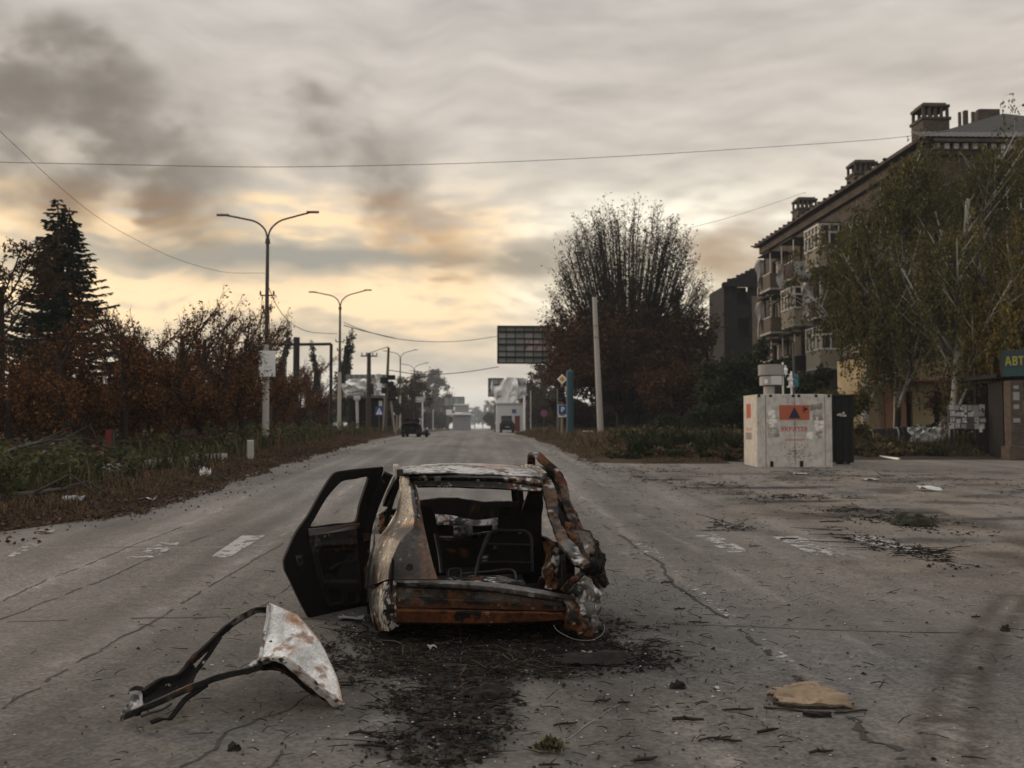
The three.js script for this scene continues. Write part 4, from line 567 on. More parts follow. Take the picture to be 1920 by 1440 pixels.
// ================================================================ billboards and signs
function billboard(label, px0, px1, py0, py1, d, torn, cols, rows, legs) {
  const x0 = W(px0, 803, d).x, x1 = W(px1, 803, d).x, y0 = hgt(py1, d), y1 = hgt(py0, d), w = x1 - x0, h = y1 - y0, t = thing('billboard', label, 'billboard', V((x0 + x1) / 2, grade(d), -d));
  for (const [y, hh] of [[y0, .1], [y1 - .1, .1]]) put('frame', box((x0 + x1) / 2, y, -d, w, hh, .16), M.darkSteel, t);
  for (const x of [x0 + .05, x1 - .05]) put('frame', box(x, y0 + .1, -d, .1, h - .2, .16), M.darkSteel, t);
  for (let i = 1; i < cols; i++) put('stud', box(x0 + w * i / cols, y0 + .1, -d + .04, .06, h - .2, .06), M.darkSteel, t);
  for (let j = 1; j < rows; j++) put('rail', box((x0 + x1) / 2, y0 + h * j / rows - .04, -d - .06, w - .2, j % 2 ? .13 : .08, .08), M.darkSteel, t);
  const pane = (i, j, mat, k = 0) => put('panel', box(x0 + w * (i + .5) / cols, y0 + h * (j + .04) / rows, -d - .12 - k, w / cols - .01, h * .92 / rows, .02), mat, t);
  const gm = [flat(.27, .29, .28, .8), flat(.22, .24, .23, .8), flat(.32, .34, .33, .8)];
  for (let j = 0; j < rows; j++) for (let i = 0; i < cols; i++) if (!torn(i, j)) pane(i, j, gm[(i * 7 + j * 5) % 3]);
  for (const lx of legs) put('leg', post(V(lx, grade(d), -d), y0 - grade(d), .22, .2), flat(.10, .10, .095, .8), t);
  return { t, x0, x1, y0, y1, w, h };
}
{ const B = billboard('tall billboard frame with bare grey panels beside the big tree', 932, 1034, 610, 682, 70, (i, j) => false, 6, 6, [W(1050, 803, 70).x]); put('poster', box(B.x0 + B.w * .76, B.y0 + B.h * .34, -70 - .095, B.w * .46, B.h * .28, .02), flat(.55, .44, .41, .9), B.t); seed(2); for (let i = 0; i < 3; i++) put('brace', tubeG([V(B.x0 + B.w * (.5 + i * .2), B.y0 + B.h * .36, -69.95), V(B.x0 + B.w * (.6 + i * .2), B.y0 + B.h * .62, -69.95)], .025, 5, 2), M.darkSteel, B.t); }
function rag(name, c, w, h, s, mat, parent, yaw = 0) { const N = 22, pts = []; for (let j = 0; j <= 5; j++) { const row = []; for (let i = 0; i <= 4; i++) { const u = i / 4 - .5, v = j / 5; row.push(V(c.x + u * w * (1 - .5 * noise(j * .9 + s, 3)) + (noise(i * .7 + s, j * .8) - .5) * w * .5, c.y - v * h * (.7 + .6 * noise(i * 1.3 + s, 8)), c.z + (noise(i * .9, j * .9 + s) - .5) * w * .6)); } pts.push(row); }
  return put(name, sheet(pts, { nu: N, nv: N, dent: .08, df: 1.5, t: .01, col: () => [1, 1, 1] }), mat, parent); }
{ const d = 128, B = billboard('second billboard with torn white sheeting hanging from it', 915, 982, 709, 744, d, (i, j) => i > 3 && j < 2, 7, 3, [W(930, 803, d).x, W(975, 803, d).x]); rag('torn_sheet', V(W(948, 712, d).x, hgt(708, d), -d + .4), 3.2, 5.0, 3, M.white, B.t); rag('torn_sheet', V(W(962, 712, d).x, hgt(716, d), -d + .5), 1.4, 3.2, 9, M.white, B.t); rag('torn_sheet', V(W(978, 712, d).x, hgt(710, d), -d + .3), 1.6, 2.2, 14, flat(.45, .46, .47), B.t); }
{ const d = 210, B = billboard('pale distant billboard standing in smoke on the left', 832, 871, 744, 762, d, () => false, 4, 1, [W(840, 803, d).x]); }
{ // white hoarding and stall under the second billboard
  const d = 122, t = thing('roadside_stall', 'white roadside stall with a dark red door beside torn billboard', 'stall', at(958, d)); const b = MP(t), x = (p) => W(p, 803, d).x;
  put('wall', box(x(957), grade(d), -d, x(984) - x(931), 3.4, 3), flat(.55, .56, .56, .85), t); put('door', box(x(969), grade(d) + .1, -d + 1.52, .62, 1.9, .05), flat(.16, .03, .03, .7), t); put('window', box(x(949), grade(d) + 1.1, -d + 1.52, 1.3, .9, .05), M.glass, t); put('sign_panel', box(x(963), grade(d) + 2.3, -d + 1.52, .5, .5, .05), flat(.04, .09, .25, .7), t); put('roof', box(x(957), grade(d) + 3.4, -d, x(986) - x(929), .15, 3.3), flat(.4, .41, .42), t); }
pole('white_post', 'slim white post standing beside the white stall', 983, 112, 742, .12, .12, M.white, [0, 0]);
pole('white_post', 'thin pale post left of the no-stopping sign', 995, 92, 733, .05, .05, flat(.4, .4, .38), [0, 0]);
// road signs: canvas prints on round, square and lozenge plates
function canvasTex(w, h, draw) { const c = document.createElement('canvas'); c.width = w; c.height = h; const x = c.getContext('2d'); draw(x, w, h); const t = new THREE.CanvasTexture(c); t.colorSpace = THREE.SRGBColorSpace; return t; }
function plateG(shape, depth, w, h) { const g = new THREE.ExtrudeGeometry(shape, { depth, bevelEnabled: true, bevelSize: .004, bevelThickness: .004, bevelSegments: 1, curveSegments: 24 }); const p = g.attributes.position, uv = new Float32Array(p.count * 2); for (let i = 0; i < p.count; i++) { uv[i * 2] = p.getX(i) / w + .5; uv[i * 2 + 1] = p.getY(i) / h + .5; } g.setAttribute('uv', new THREE.BufferAttribute(uv, 2)); return g; }
const rect = (w, h) => { const s = new THREE.Shape(); s.moveTo(-w / 2, -h / 2); s.lineTo(w / 2, -h / 2); s.lineTo(w / 2, h / 2); s.lineTo(-w / 2, h / 2); s.closePath(); return s; };
const disc = (r) => new THREE.Shape().absarc(0, 0, r, 0, 2 * Math.PI);
const loz = (r) => { const s = new THREE.Shape(); s.moveTo(0, -r); s.lineTo(r, 0); s.lineTo(0, r); s.lineTo(-r, 0); s.closePath(); return s; };
function sign(label, px, d, topY, plates, mat = M.steel, r = .035) { const b = at(px, d); const t = thing('road_sign', label, 'road sign', b); put('post', post(b, topY, r, r, 10), mat, t); for (const [nm, py, shape, w, h, draw, dx = 0] of plates) { const y = hgt(py, d), g = plateG(shape, .012, w, h).translate(b.x + dx, y, b.z + r + .02); put(nm, g, std({ map: canvasTex(128, 128, draw), roughness: .6 }), t); } return t; }
const fill = (x, c) => { x.fillStyle = c; x.fillRect(0, 0, 128, 128); };
{ const d = 55, S = d / FPX;
  const t = sign('priority-road lozenge and blue parking sign on a tan post', 1054, d, hgt(706, d) - grade(d), [
    ['priority_plate', 711, loz(9.5 * S), 19 * S, 19 * S, (x) => { fill(x, '#e8e6e0'); x.fillStyle = '#c98a1c'; x.beginPath(); x.moveTo(64, 26); x.lineTo(102, 64); x.lineTo(64, 102); x.lineTo(26, 64); x.fill(); }],
    ['parking_plate', 768, rect(17.5 * S, 18 * S), 17.5 * S, 18 * S, (x) => { fill(x, '#dfe3ea'); x.fillStyle = '#1d4f94'; x.fillRect(5, 5, 118, 118); x.fillStyle = '#f0f0f0'; x.font = 'bold 96px sans-serif'; x.textAlign = 'center'; x.fillText('P', 66, 98); }, .02],
    ['lower_plate', 778.5, rect(16 * S, 6.5 * S), 16 * S, 6.5 * S, (x) => { fill(x, '#e4e2dc'); x.fillStyle = '#222'; x.fillRect(14, 46, 80, 36); }, .02]], flat(.26, .20, .13, .8), .07);
  const l = thing('traffic_light', 'black traffic light above the blue parking sign', 'traffic light', V(MP(t).x, hgt(753, d), -d)); const q = MP(l);
  put('housing', box(q.x - .06, q.y, -d + .16, .36, hgt(728, d) - q.y, .28, 0, .04), M.black, l); for (let i = 0; i < 3; i++) { put('lens', new THREE.CylinderGeometry(.1, .1, .03, 16).rotateX(Math.PI / 2).translate(q.x - .06, q.y + .16 + i * .27, -d + .31), flat(.03, .03, .03, .3), l); put('visor', new THREE.CylinderGeometry(.12, .12, .16, 16, 1, true, 0, Math.PI).rotateX(Math.PI / 2).rotateZ(Math.PI / 2).translate(q.x - .06, q.y + .16 + i * .27, -d + .37), M.black, l); }
  put('back_plate', box(q.x + .22, q.y + .55, -d + .16, .14, .3, .03), M.paper, l); }
sign('round no-stopping sign, blue with red ring and cross', 1020, 100, hgt(769, 100) - grade(100), [['disc_plate', 775, disc(6.6 * 100 / FPX), 13.2 * 100 / FPX, 13.2 * 100 / FPX, (x) => { fill(x, '#96333a'); x.fillStyle = '#3d4d80'; x.beginPath(); x.arc(64, 64, 46, 0, 7); x.fill(); x.strokeStyle = '#a8434a'; x.lineWidth = 13; x.beginPath(); x.moveTo(28, 28); x.lineTo(100, 100); x.moveTo(100, 28); x.lineTo(28, 100); x.stroke(); }]], M.steel, .04);
pole('blue_post', 'thick blue painted post beside the parking sign', 1069, 54, 699, .2, .2, M.bluePaint, [-.002, 0], (t, b, h) => put('cap', new THREE.SphereGeometry(.205, 16, 8, 0, 7, 0, Math.PI / 2).translate(b.x - .002 * h, b.y + h - .01, b.z), M.bluePaint, t));
const crossDraw = (x) => { fill(x, '#1d3f86'); x.fillStyle = '#e8e8e8'; x.beginPath(); x.moveTo(64, 14); x.lineTo(118, 110); x.lineTo(10, 110); x.fill(); x.fillStyle = '#222'; x.fillRect(58, 48, 12, 44); };
sign('blue pedestrian-crossing sign before the dark kiosk on the left', 711, 80, hgt(762, 80) - grade(80), [['crossing_plate', 771, rect(.62, .72), .62, .72, crossDraw], ['paper_plate', 757, rect(.26, .4), .26, .4, (x) => fill(x, '#b9b8b4'), .1]], M.steel, .05);
sign('small blue pedestrian-crossing sign far along the left roadside', 788, 140, hgt(778, 140) - grade(140), [['crossing_plate', 783.5, rect(.6, .7), .6, .7, crossDraw]], M.white, .05);
sign('grey direction board on two white legs among the far lamp posts', 792, 138, hgt(746, 138) - grade(138), [['board_plate', 749.5, rect(1.2, .75), 1.2, .75, (x) => { fill(x, '#a9a8a4'); x.fillStyle = '#c8c6c0'; x.fillRect(10, 44, 108, 18); }, -.4]], M.white, .09);
{ const d = 86, b = at(744, d); const t = thing('traffic_light', 'black traffic light head on a pale post left of the burnt wreck', 'traffic light', b); put('post', post(b, hgt(778, d) - b.y, .07, .06, 10), flat(.3, .26, .21), t); const y = hgt(777, d); put('housing', box(b.x, y, b.z, .42, .95, .3, 0, .06), M.black, t); for (let i = 0; i < 3; i++) put('lens', new THREE.CylinderGeometry(.11, .11, .04, 14).rotateX(Math.PI / 2).translate(b.x, y + .18 + i * .29, b.z + .16), flat(.03, .03, .03, .3), t); put('plate', box(b.x - .2, y - .05, b.z + .1, .18, .22, .03), M.paper, t); }
pole('white_post', 'leaning white post in the weeds left of the dark utility pole', 671, 70, 748, .09, .11, flat(.46, .46, .44), [-.03, 0], (t, b, h) => put('cap', box(b.x - .03 * h, b.y + h - .1, b.z, .45, .3, .3, 0, .04), flat(.5, .5, .49), t));
{ // dark bus shelter with a roof hoarding of torn white sheets
  const d = 88, x = (p) => W(p, 803, d).x, t = thing('bus_shelter', 'dark roadside shelter topped by a hoarding of torn white sheets', 'shelter', at(688, d)); const b = MP(t), y = hgt(747, d);
  put('wall', box(x(688), grade(d), -d - 1, x(716) - x(660), y - grade(d), .2), M.dark, t); for (const p of [661, 688, 715]) put('column', box(x(p), grade(d), -d + .9, .14, y - grade(d), .14), M.black, t); put('side_wall', box(x(660), grade(d), -d - .05, .12, y - grade(d), 1.7), M.dark, t); put('roof', box(x(688), y, -d, x(722) - x(655), .22, 2.6), flat(.10, .10, .10), t);
  put('hoarding', box(x(684), hgt(747, d) + .22, -d - .6, x(720) - x(644), hgt(702, d) - y - .22, .12), flat(.20, .21, .22, .9), t);
  for (let i = 0; i < 8; i++) put('frame_post', box(x(646 + i * 10.4), y + .22, -d - .48, .07, hgt(702, d) - y - .22, .07), M.steel, t);
  [[655, 728, 1.3, 1.0, 3], [672, 722, 1.8, 1.3, 5], [690, 730, 1.6, 1.0, 8], [704, 722, 1.3, 1.4, 12], [712, 730, 1.2, .9, 15], [664, 736, 1.5, .7, 19], [682, 738, 1.8, .6, 23], [708, 712, .8, 1.2, 31]].forEach(([px, py, w, h, s], i) => rag('torn_sheet', V(x(px), hgt(py, d) + h * .4, -d + .1), w, h, s, i % 3 ? M.white : flat(.5, .49, .47), t)); }
{ // hazy stop shelter and white lorry-like cabin far left
  const d = 205, x = (p) => W(p, 803, d).x, t = thing('bus_shelter', 'pale flat-roofed shelter in the smoke, farthest on the left', 'shelter', at(866, d)); put('wall', box(x(866), grade(d), -d, x(884) - x(850), 3.2, 4), flat(.22, .23, .24), t); put('roof', box(x(866), grade(d) + 3.2, -d, x(886) - x(852), .35, 5), M.white, t); put('sign_panel', box(x(866), grade(d) + 3.7, -d + 1.8, x(878) - x(852), 1.5, .2), flat(.25, .26, .27), t); put('sign_frame', box(x(866), grade(d) + 5.2, -d + 1.8, x(880) - x(850), .2, .25), M.white, t); put('hanging_board', box(x(842), grade(d) + 3.2, -d, 1.2, 1.1, .1), M.white, t); }
// ================================================================ vehicles far off
{ // burnt van with its back open, left kerb
  const d = 66, x = (p) => W(p, 803, d).x, y = (p) => hgt(p, d), g0 = grade(d), t = thing('burnt_van', 'black burnt-out van wreck at the left edge of the road', 'van', at(772, d));
  seed(71); const N = [[754, 797], [757, 795], [783, 795], [785, 800], [786, 825]]; const c = burnt({ grey: -.5, rust: -.2, ash: -.8 });
  put('body', sheet([[V(x(755), g0 + .18, -d), V(x(754), y(808), -d), V(x(757), y(796), -d), V(x(782), y(796), -d), V(x(785), y(806), -d), V(x(786), g0 + .18, -d)], [V(x(753), g0 + .18, -d - .7), V(x(753), y(808), -d - .7), V(x(757), y(794), -d - .7), V(x(783), y(795), -d - .7), V(x(787), y(806), -d - .7), V(x(787), g0 + .18, -d - .7)], [V(x(757), g0 + .18, -d - 3), V(x(757), y(809), -d - 3), V(x(759), y(798), -d - 3), V(x(782), y(799), -d - 3), V(x(786), y(809), -d - 3), V(x(786), g0 + .18, -d - 3)]], { nu: 40, nv: 30, dent: .05, df: 3, t: .05, col: c }), M.burntMatt, t);
  put('rear_panel', box(x(770), g0 + .2, -d + .03, x(785) - x(755), .5, .06, 0, .02), M.black, t); put('bulkhead', box(x(770), g0 + .2, -d - 1.2, x(785) - x(757), 1.0, .06), M.black, t);
  put('bonnet', sheet([[V(x(786), y(808), -d - .4), V(x(796), y(809), -d - .5), V(x(806), y(812), -d - .7)], [V(x(786), y(812), -d + .3), V(x(797), y(812), -d + .2), V(x(806), y(815), -d)], [V(x(786), g0 + .15, -d + .5), V(x(797), g0 + .15, -d + .4), V(x(805), g0 + .1, -d + .1)]], { nu: 20, nv: 20, dent: .05, t: .03, col: c }), M.burntMatt, t);
  for (const [p, z] of [[757, .3], [784, .3], [759, -2.4], [783, -2.4], [800, 0]]) put('wheel', new THREE.CylinderGeometry(.24, .24, .18, 18).rotateZ(Math.PI / 2).translate(x(p), g0 + .24, -d + z), M.black, t);
  put('lamp', box(x(772), g0 + .55, -d + .08, .18, .06, .02), M.steel, t); }
{ const d = 112, x0 = W(951.5, 803, d).x, g0 = grade(d), t = thing('far_car', 'small black car standing on the road far ahead', 'car', V(x0, g0, -d)); const mb = new MB();
  const sec = [[-2, [.55, .78, .72]], [-1.95, [.30, 1.0, .74]]]; const prof = [[0, .35, .80], [.02, .92, .78], [.5, 1.38, .62], [1.7, 1.44, .62], [2.4, 1.02, .76], [3.9, .88, .76], [4.1, .4, .74]];
  put('body', sheet(prof.map(([f, y, w]) => [V(x0 - w, g0 + .32, -d - f), V(x0 - w * 1.02, g0 + Math.min(y, .85), -d - f), V(x0 - w * .8, g0 + y, -d - f), V(x0 + w * .8, g0 + y, -d - f), V(x0 + w * 1.02, g0 + Math.min(y, .85), -d - f), V(x0 + w, g0 + .32, -d - f)]), { nu: 30, nv: 40, dent: 0, t: .02, col: () => [.012, .012, .013] }), M.vert, t);
  put('rear_window', box(x0, g0 + .95, -d - .18, 1.1, .34, .04), M.glass, t); put('bumper', box(x0, g0 + .28, -d + .05, 1.6, .26, .12, 0, .03), M.black, t); for (const s of [-1, 1]) { put('tail_lamp', box(x0 + s * .68, g0 + .7, -d + .03, .22, .14, .04), flat(.10, .008, .008, .4), t); for (const f of [.7, 3.2]) put('wheel', new THREE.CylinderGeometry(.31, .31, .2, 18).rotateZ(Math.PI / 2).translate(x0 + s * .68, g0 + .31, -d - f), M.black, t); } put('number_plate', box(x0, g0 + .62, -d + .03, .5, .11, .02), M.paper, t); }
// ================================================================ concrete shelter box, right
{
  const d = 28, g0 = grade(d) - .02, xa = W(1419.5, 803, d).x, xb = W(1560.5, 803, d).x, w = xb - xa, h = hgt(739, d) - g0, dep = 1.42, xc = (xa + xb) / 2, cm = .27;
  const t = thing('concrete_shelter', 'pockmarked grey-white concrete shelter box with orange sign and red lettering', 'shelter', V(xc, g0, -d - dep / 2));
  const wallTex = (base, marks) => canvasTex(1024, 1024, (x, W2, H2) => { x.fillStyle = base; x.fillRect(0, 0, W2, H2); seed(91 + marks); for (let i = 0; i < 2600; i++) { const a = rnd() * .06; x.fillStyle = `rgba(${rnd() < .6 ? '60,56,50' : '235,230,222'},${a})`; x.beginPath(); x.ellipse(rnd() * W2, rnd() * H2, rr(2, 40), rr(2, 60), 0, 0, 7); x.fill(); }
    for (let i = 0; i < 46; i++) { const px = rnd() * W2; x.fillStyle = `rgba(60,54,46,${rnd() * .10})`; x.fillRect(px, rnd() * 200, rr(2, 12), rr(100, 700)); }
    if (marks) { for (let i = 0; i < 90; i++) { const cx = W2 * (.5 + gauss() * .22), cy = H2 * (.80 + gauss() * .11); x.fillStyle = `rgba(38,36,34,${rr(.25, .8)})`; x.beginPath(); for (let k = 0; k < 9; k++) { const a = k / 9 * 6.28, r = rr(2, rnd() < .2 ? 18 : 8); x.lineTo(cx + Math.cos(a) * r * 1.3, cy + Math.sin(a) * r); } x.fill(); }
      for (let i = 0; i < 40; i++) { x.strokeStyle = `rgba(40,38,36,${rr(.08, .3)})`; x.lineWidth = rr(2, 14); const cx = W2 * (.5 + gauss() * .2), cy = H2 * (.80 + gauss() * .08); x.beginPath(); x.moveTo(cx, cy); x.lineTo(cx + gauss() * 110, cy + gauss() * 40); x.stroke(); }
      // remains of bills: pale and grey patches
      for (const [a, b, c, e] of [[.16, .23, .07, .11], [.15, .33, .12, .13], [.15, .46, .13, .12], [.72, .14, .06, .07], [.80, .13, .06, .06], [.75, .24, .12, .10], [.78, .37, .10, .10], [.76, .50, .10, .11], [.66, .53, .06, .07]]) { const k = rnd(); x.fillStyle = k < .5 ? 'rgba(120,116,110,.55)' : 'rgba(225,222,216,.75)'; for (let q = 0; q < 14; q++) { x.beginPath(); x.ellipse(W2 * (a + c * rnd()), H2 * (b + e * rnd()), rr(6, 36), rr(6, 30), rnd() * 3, 0, 7); x.fill(); } x.strokeStyle = 'rgba(50,48,45,.55)'; x.lineWidth = 5; if (rnd() < .6) x.strokeRect(W2 * a, H2 * b, W2 * c, H2 * e); }
      x.fillStyle = 'rgba(168,52,40,.92)'; x.font = 'bold 98px sans-serif'; x.textAlign = 'center'; x.save(); x.translate(W2 * .492, H2 * .505); x.scale(.86, .92); x.fillText('УКРИТТЯ', 0, 0); x.restore();
      x.fillStyle = 'rgba(150,70,58,.55)'; for (let i = 0; i < 9; i++) x.fillRect(W2 * (.36 + i * .031), H2 * .553, W2 * rr(.012, .028), 7);
      x.fillStyle = 'rgba(176,66,52,.8)'; for (let i = 0; i < 6; i++) x.fillRect(W2 * (.39 + i * .042), H2 * .612 + (rnd() - .5) * 4, W2 * .036, rr(12, 20));
    } else { for (const [a, b, c, e, s] of [[.22, .12, .34, .20, 'rgba(160,70,44,.85)'], [.2, .45, .4, .05, 'rgba(170,100,80,.4)'], [.16, .52, .45, .10, 'rgba(95,90,84,.6)']]) { x.fillStyle = s; x.fillRect(W2 * a, H2 * b, W2 * c, H2 * e); } for (let i = 0; i < 30; i++) { x.fillStyle = `rgba(50,46,42,${rr(.2, .6)})`; x.beginPath(); x.arc(rnd() * W2, rnd() * H2, rr(3, 12), 0, 7); x.fill(); } } });
  const fm = std({ map: wallTex('#b8b5b0', 1), roughness: .92, bumpMap: bumpTex(1), bumpScale: .006 }), sm = std({ map: wallTex('#bfbab1', 0), roughness: .92, bumpMap: bumpTex(1), bumpScale: .006 });
  const uvBox = (g, x0, ww, axis) => { const p = g.attributes.position, uv = g.attributes.uv; for (let i = 0; i < p.count; i++) uv.setXY(i, axis === 'z' ? (p.getZ(i) + d + dep) / dep : (p.getX(i) - x0) / ww, (p.getY(i) - g0) / h); return g; };
  // core walls, then the facing slabs
  put('side_wall', uvBox(box(xa + .075, g0, -d - dep / 2, .15, h, dep - .03, 0, .012), xa, w, 'z'), sm, t);
  put('side_wall', uvBox(box(xb - .075, g0, -d - dep / 2, .15, h, dep - .03, 0, .012), xa, w, 'z'), sm, t);
  put('back_wall', box(xc, g0, -d - dep + .06, w - .31, h - .02, .12), M.concrete, t); put('roof_slab', box(xc, g0 + h - .16, -d - dep / 2, w - .31, .13, dep - .27), M.concrete, t);
  const seams = [0, .118, .502, .905, 1];
  for (let i = 0; i < 4; i++) { const a = xa + w * seams[i] + .006, b = xa + w * seams[i + 1] - .006; put('wall_panel', uvBox(box((a + b) / 2, g0 + .01, -d - (i === 1 || i === 2 ? .07 : .075), b - a, h - (i === 1 || i === 2 ? .0 : .01), .14, 0, .010), xa, w, 'x'), fm, t); }
  for (const u of [.185, .195 + .29, .56, .79, .03, .96]) put('lifting_hook', new THREE.TorusGeometry(.035, .012, 6, 14, Math.PI).rotateZ(0).scale(1, .8, 1).translate(xa + w * u, g0 + h - .035, -d + .012), M.black, t), put('hook_recess', box(xa + w * u, g0 + h - .075, -d + .002, .08, .05, .012), M.black, t);
  for (const u of [.19, .585]) put('fork_pocket', box(xa + w * u, g0 + .03, -d + .004, .095, .16, .014), M.black, t);
  const sx = xa + w * .497, sw = w * .40, sy = g0 + h * .655, sh = h * .20;
  for (const k of [0, 1]) put('sign_plate', box(sx + (k - .5) * sw / 2 * 1.004, sy, -d + .006, sw / 2 - .003, sh, .012), flat(.36, .095, .050, .75), t);
  const tri = new THREE.Shape(); tri.moveTo(-sw * .2, 0); tri.lineTo(sw * .2, 0); tri.lineTo(0, sh * .78); tri.closePath(); put('triangle_mark', new THREE.ExtrudeGeometry(tri, { depth: .004, bevelEnabled: false }).translate(sx, sy + sh * .1, -d + .0125), flat(.018, .024, .055, .7), t);
  seed(13); const scr = new MB(); for (let i = 0; i < 26; i++) { const a = V(sx + sw * (.36 + gauss() * .09), sy + sh * (.72 + gauss() * .14), -d + .0145), q = V(gauss() * .05, gauss() * .03, 0), s = V(-q.y, q.x, 0).setLength(.006 + rnd() * .012); scr.quad(a.clone().sub(s), a.clone().add(q).sub(s), a.clone().add(q).add(s), a.clone().add(s), [.015, .014, .014]); } put('scorched_paint', scr.geo(), M.vert, t);
  for (const [u, v, k] of [[.02, .60, .05], [.80, .66, .05], [.68, .40, .05], [.20, .72, .045], [.79, .60, .06]]) put('torn_bill', box(xa + w * u, g0 + h * v, -d + .004, k * 1.1, k * 1.4, .006, 0), u < .1 ? flat(.4, .34, .05) : M.paper, t);
}
{ // grey advertising column behind the shelter
  const d = 31, x = (p) => W(p, 803, d).x, b = at(1447, d); const t = thing('advertising_column', 'eight-sided grey advertising column behind the concrete shelter', 'advertising column', b);
  const oct = (y0, y1, r, mat, n) => put(n, new THREE.CylinderGeometry(r, r, y1 - y0, 8).rotateY(.39).translate(b.x, (y0 + y1) / 2, b.z), mat, t);
  oct(grade(d), hgt(724, d), .24, M.concrete, 'post'); oct(hgt(722, d), hgt(705, d), .36, flat(.34, .34, .33, .8), 'poster_band'); oct(hgt(703, d), hgt(683, d), .40, flat(.26, .255, .235, .85), 'hood'); put('poster', box(b.x + .06, hgt(721, d), -d + .35, .34, .27, .012, .05), flat(.5, .5, .5), t); put('poster', box(b.x - .24, hgt(719, d), -d + .28, .08, .12, .012, -.6), M.white, t); put('inner_post', box(b.x + .12, grade(d), -d + .25, .14, hgt(724, d) - grade(d), .1), M.darkSteel, t); }
{ const d = 31.5, x = (p) => W(p, 803, d).x; const f = (label, px0, px1, py0, py1, cols) => { const t = thing('banner', label, 'banner', V(x((px0 + px1) / 2), grade(d), -d)); put('pole', post(at((px0 + px1) / 2, d), hgt(py0, d) - grade(d) + .1, .03, .03, 8), M.white, t); cols.forEach(([u, w, m], i) => rag(i ? 'torn_strip' : 'cloth', V(x(px0 + (px1 - px0) * u), hgt(py0, d), -d + .06), w, (py1 - py0) * d / FPX * .8, i * 4 + px0, m, t)); };
  f('narrow blue and white banner beside the grey advertising column', 1462, 1476, 684, 706, [[.2, .12, flat(.10, .25, .33)], [.75, .14, M.white]]); f('torn white banner edged in blue, right of the advertising column', 1474, 1496, 701, 726, [[.35, .26, M.white], [.85, .16, flat(.06, .20, .27)]]);
  pole('steel_pole', 'thin grey steel pole rising behind the concrete shelter', 1490, 32, 640, .045, .04, M.steel, [0, 0]); }
{ // tall dark green container
  const d = 29.2, x = (p) => W(p, 803, d).x, g0 = grade(d), h = hgt(740, d) - g0, t = thing('steel_container', 'tall black-green steel container standing right of the concrete shelter', 'container', V(x(1581), g0, -d - .6)), m = flat(.010, .012, .010, .8, .1, { bumpMap: bumpTex(1), bumpScale: .01 });
  put('body', box(x(1581), g0 + .06, -d - .6, x(1601) - x(1561), h - .12, 1.2, 0, .02), m, t); put('lid', box(x(1581), g0 + h - .06, -d - .6, x(1603) - x(1560), .08, 1.26, 0, .02), m, t); for (const u of [1568, 1581, 1594]) put('rib', box(x(u), g0 + .1, -d + .012, .03, h - .2, .03), m, t); for (const u of [1565, 1597]) put('foot', box(x(u), g0, -d - .2, .09, .06, .3), M.concrete, t);
  seed(3); for (let i = 0; i < 6; i++) put('torn_bill', box(x(1574 + rr(-2, 10)), hgt(781, d) + rr(-.03, .08), -d + .03, rr(.04, .16), rr(.03, .09), .006), M.paper, t); }
// ================================================================ apartment blocks
const brickTex = dataTex(1024, 1024, (u, v) => { const rows = 40, cols = 12, r = Math.floor(v * rows), fx = u * cols + (r % 2) * .5, c = Math.floor(fx), dx = fx - c, dy = v * rows - r; const n = tileN(u, v, 7, 4, 2), k = .75 + .5 * HASH[(r * 131 + (c % cols) * 17) & 4095]; let b = [.062 * k, .046 * k, .036 * k]; if (dx < .05 || dy < .14) b = [.065, .06, .052]; return b.map((q) => q * (.55 + n * .9)); });
brickTex.repeat.set(1 / 3, 1 / 3);
const plasterTex = dataTex(512, 512, (u, v) => { const n = tileN(u, v, 5, 5, 4), f = tileN(u, v, 60, 2, 7); const k = .5 + n * .8 + (f - .5) * .25; return [k * .8, k * .78, k * .74]; }); plasterTex.repeat.set(1 / 4, 1 / 4);
M.brick = std({ map: brickTex, roughness: .95 }); M.plaster = std({ map: plasterTex, color: new THREE.Color(.36, .31, .25), roughness: .95 }); M.yellow = std({ map: plasterTex, color: new THREE.Color(.46, .38, .24), roughness: .95 }); M.burntWall = std({ map: brickTex, color: new THREE.Color(.17, .165, .165), roughness: 1 });
M.slate = std({ map: plasterTex, color: new THREE.Color(.04, .037, .034), roughness: .9 }); M.cream = flat(.56, .48, .38, .8); M.frame = flat(.60, .57, .52, .7);
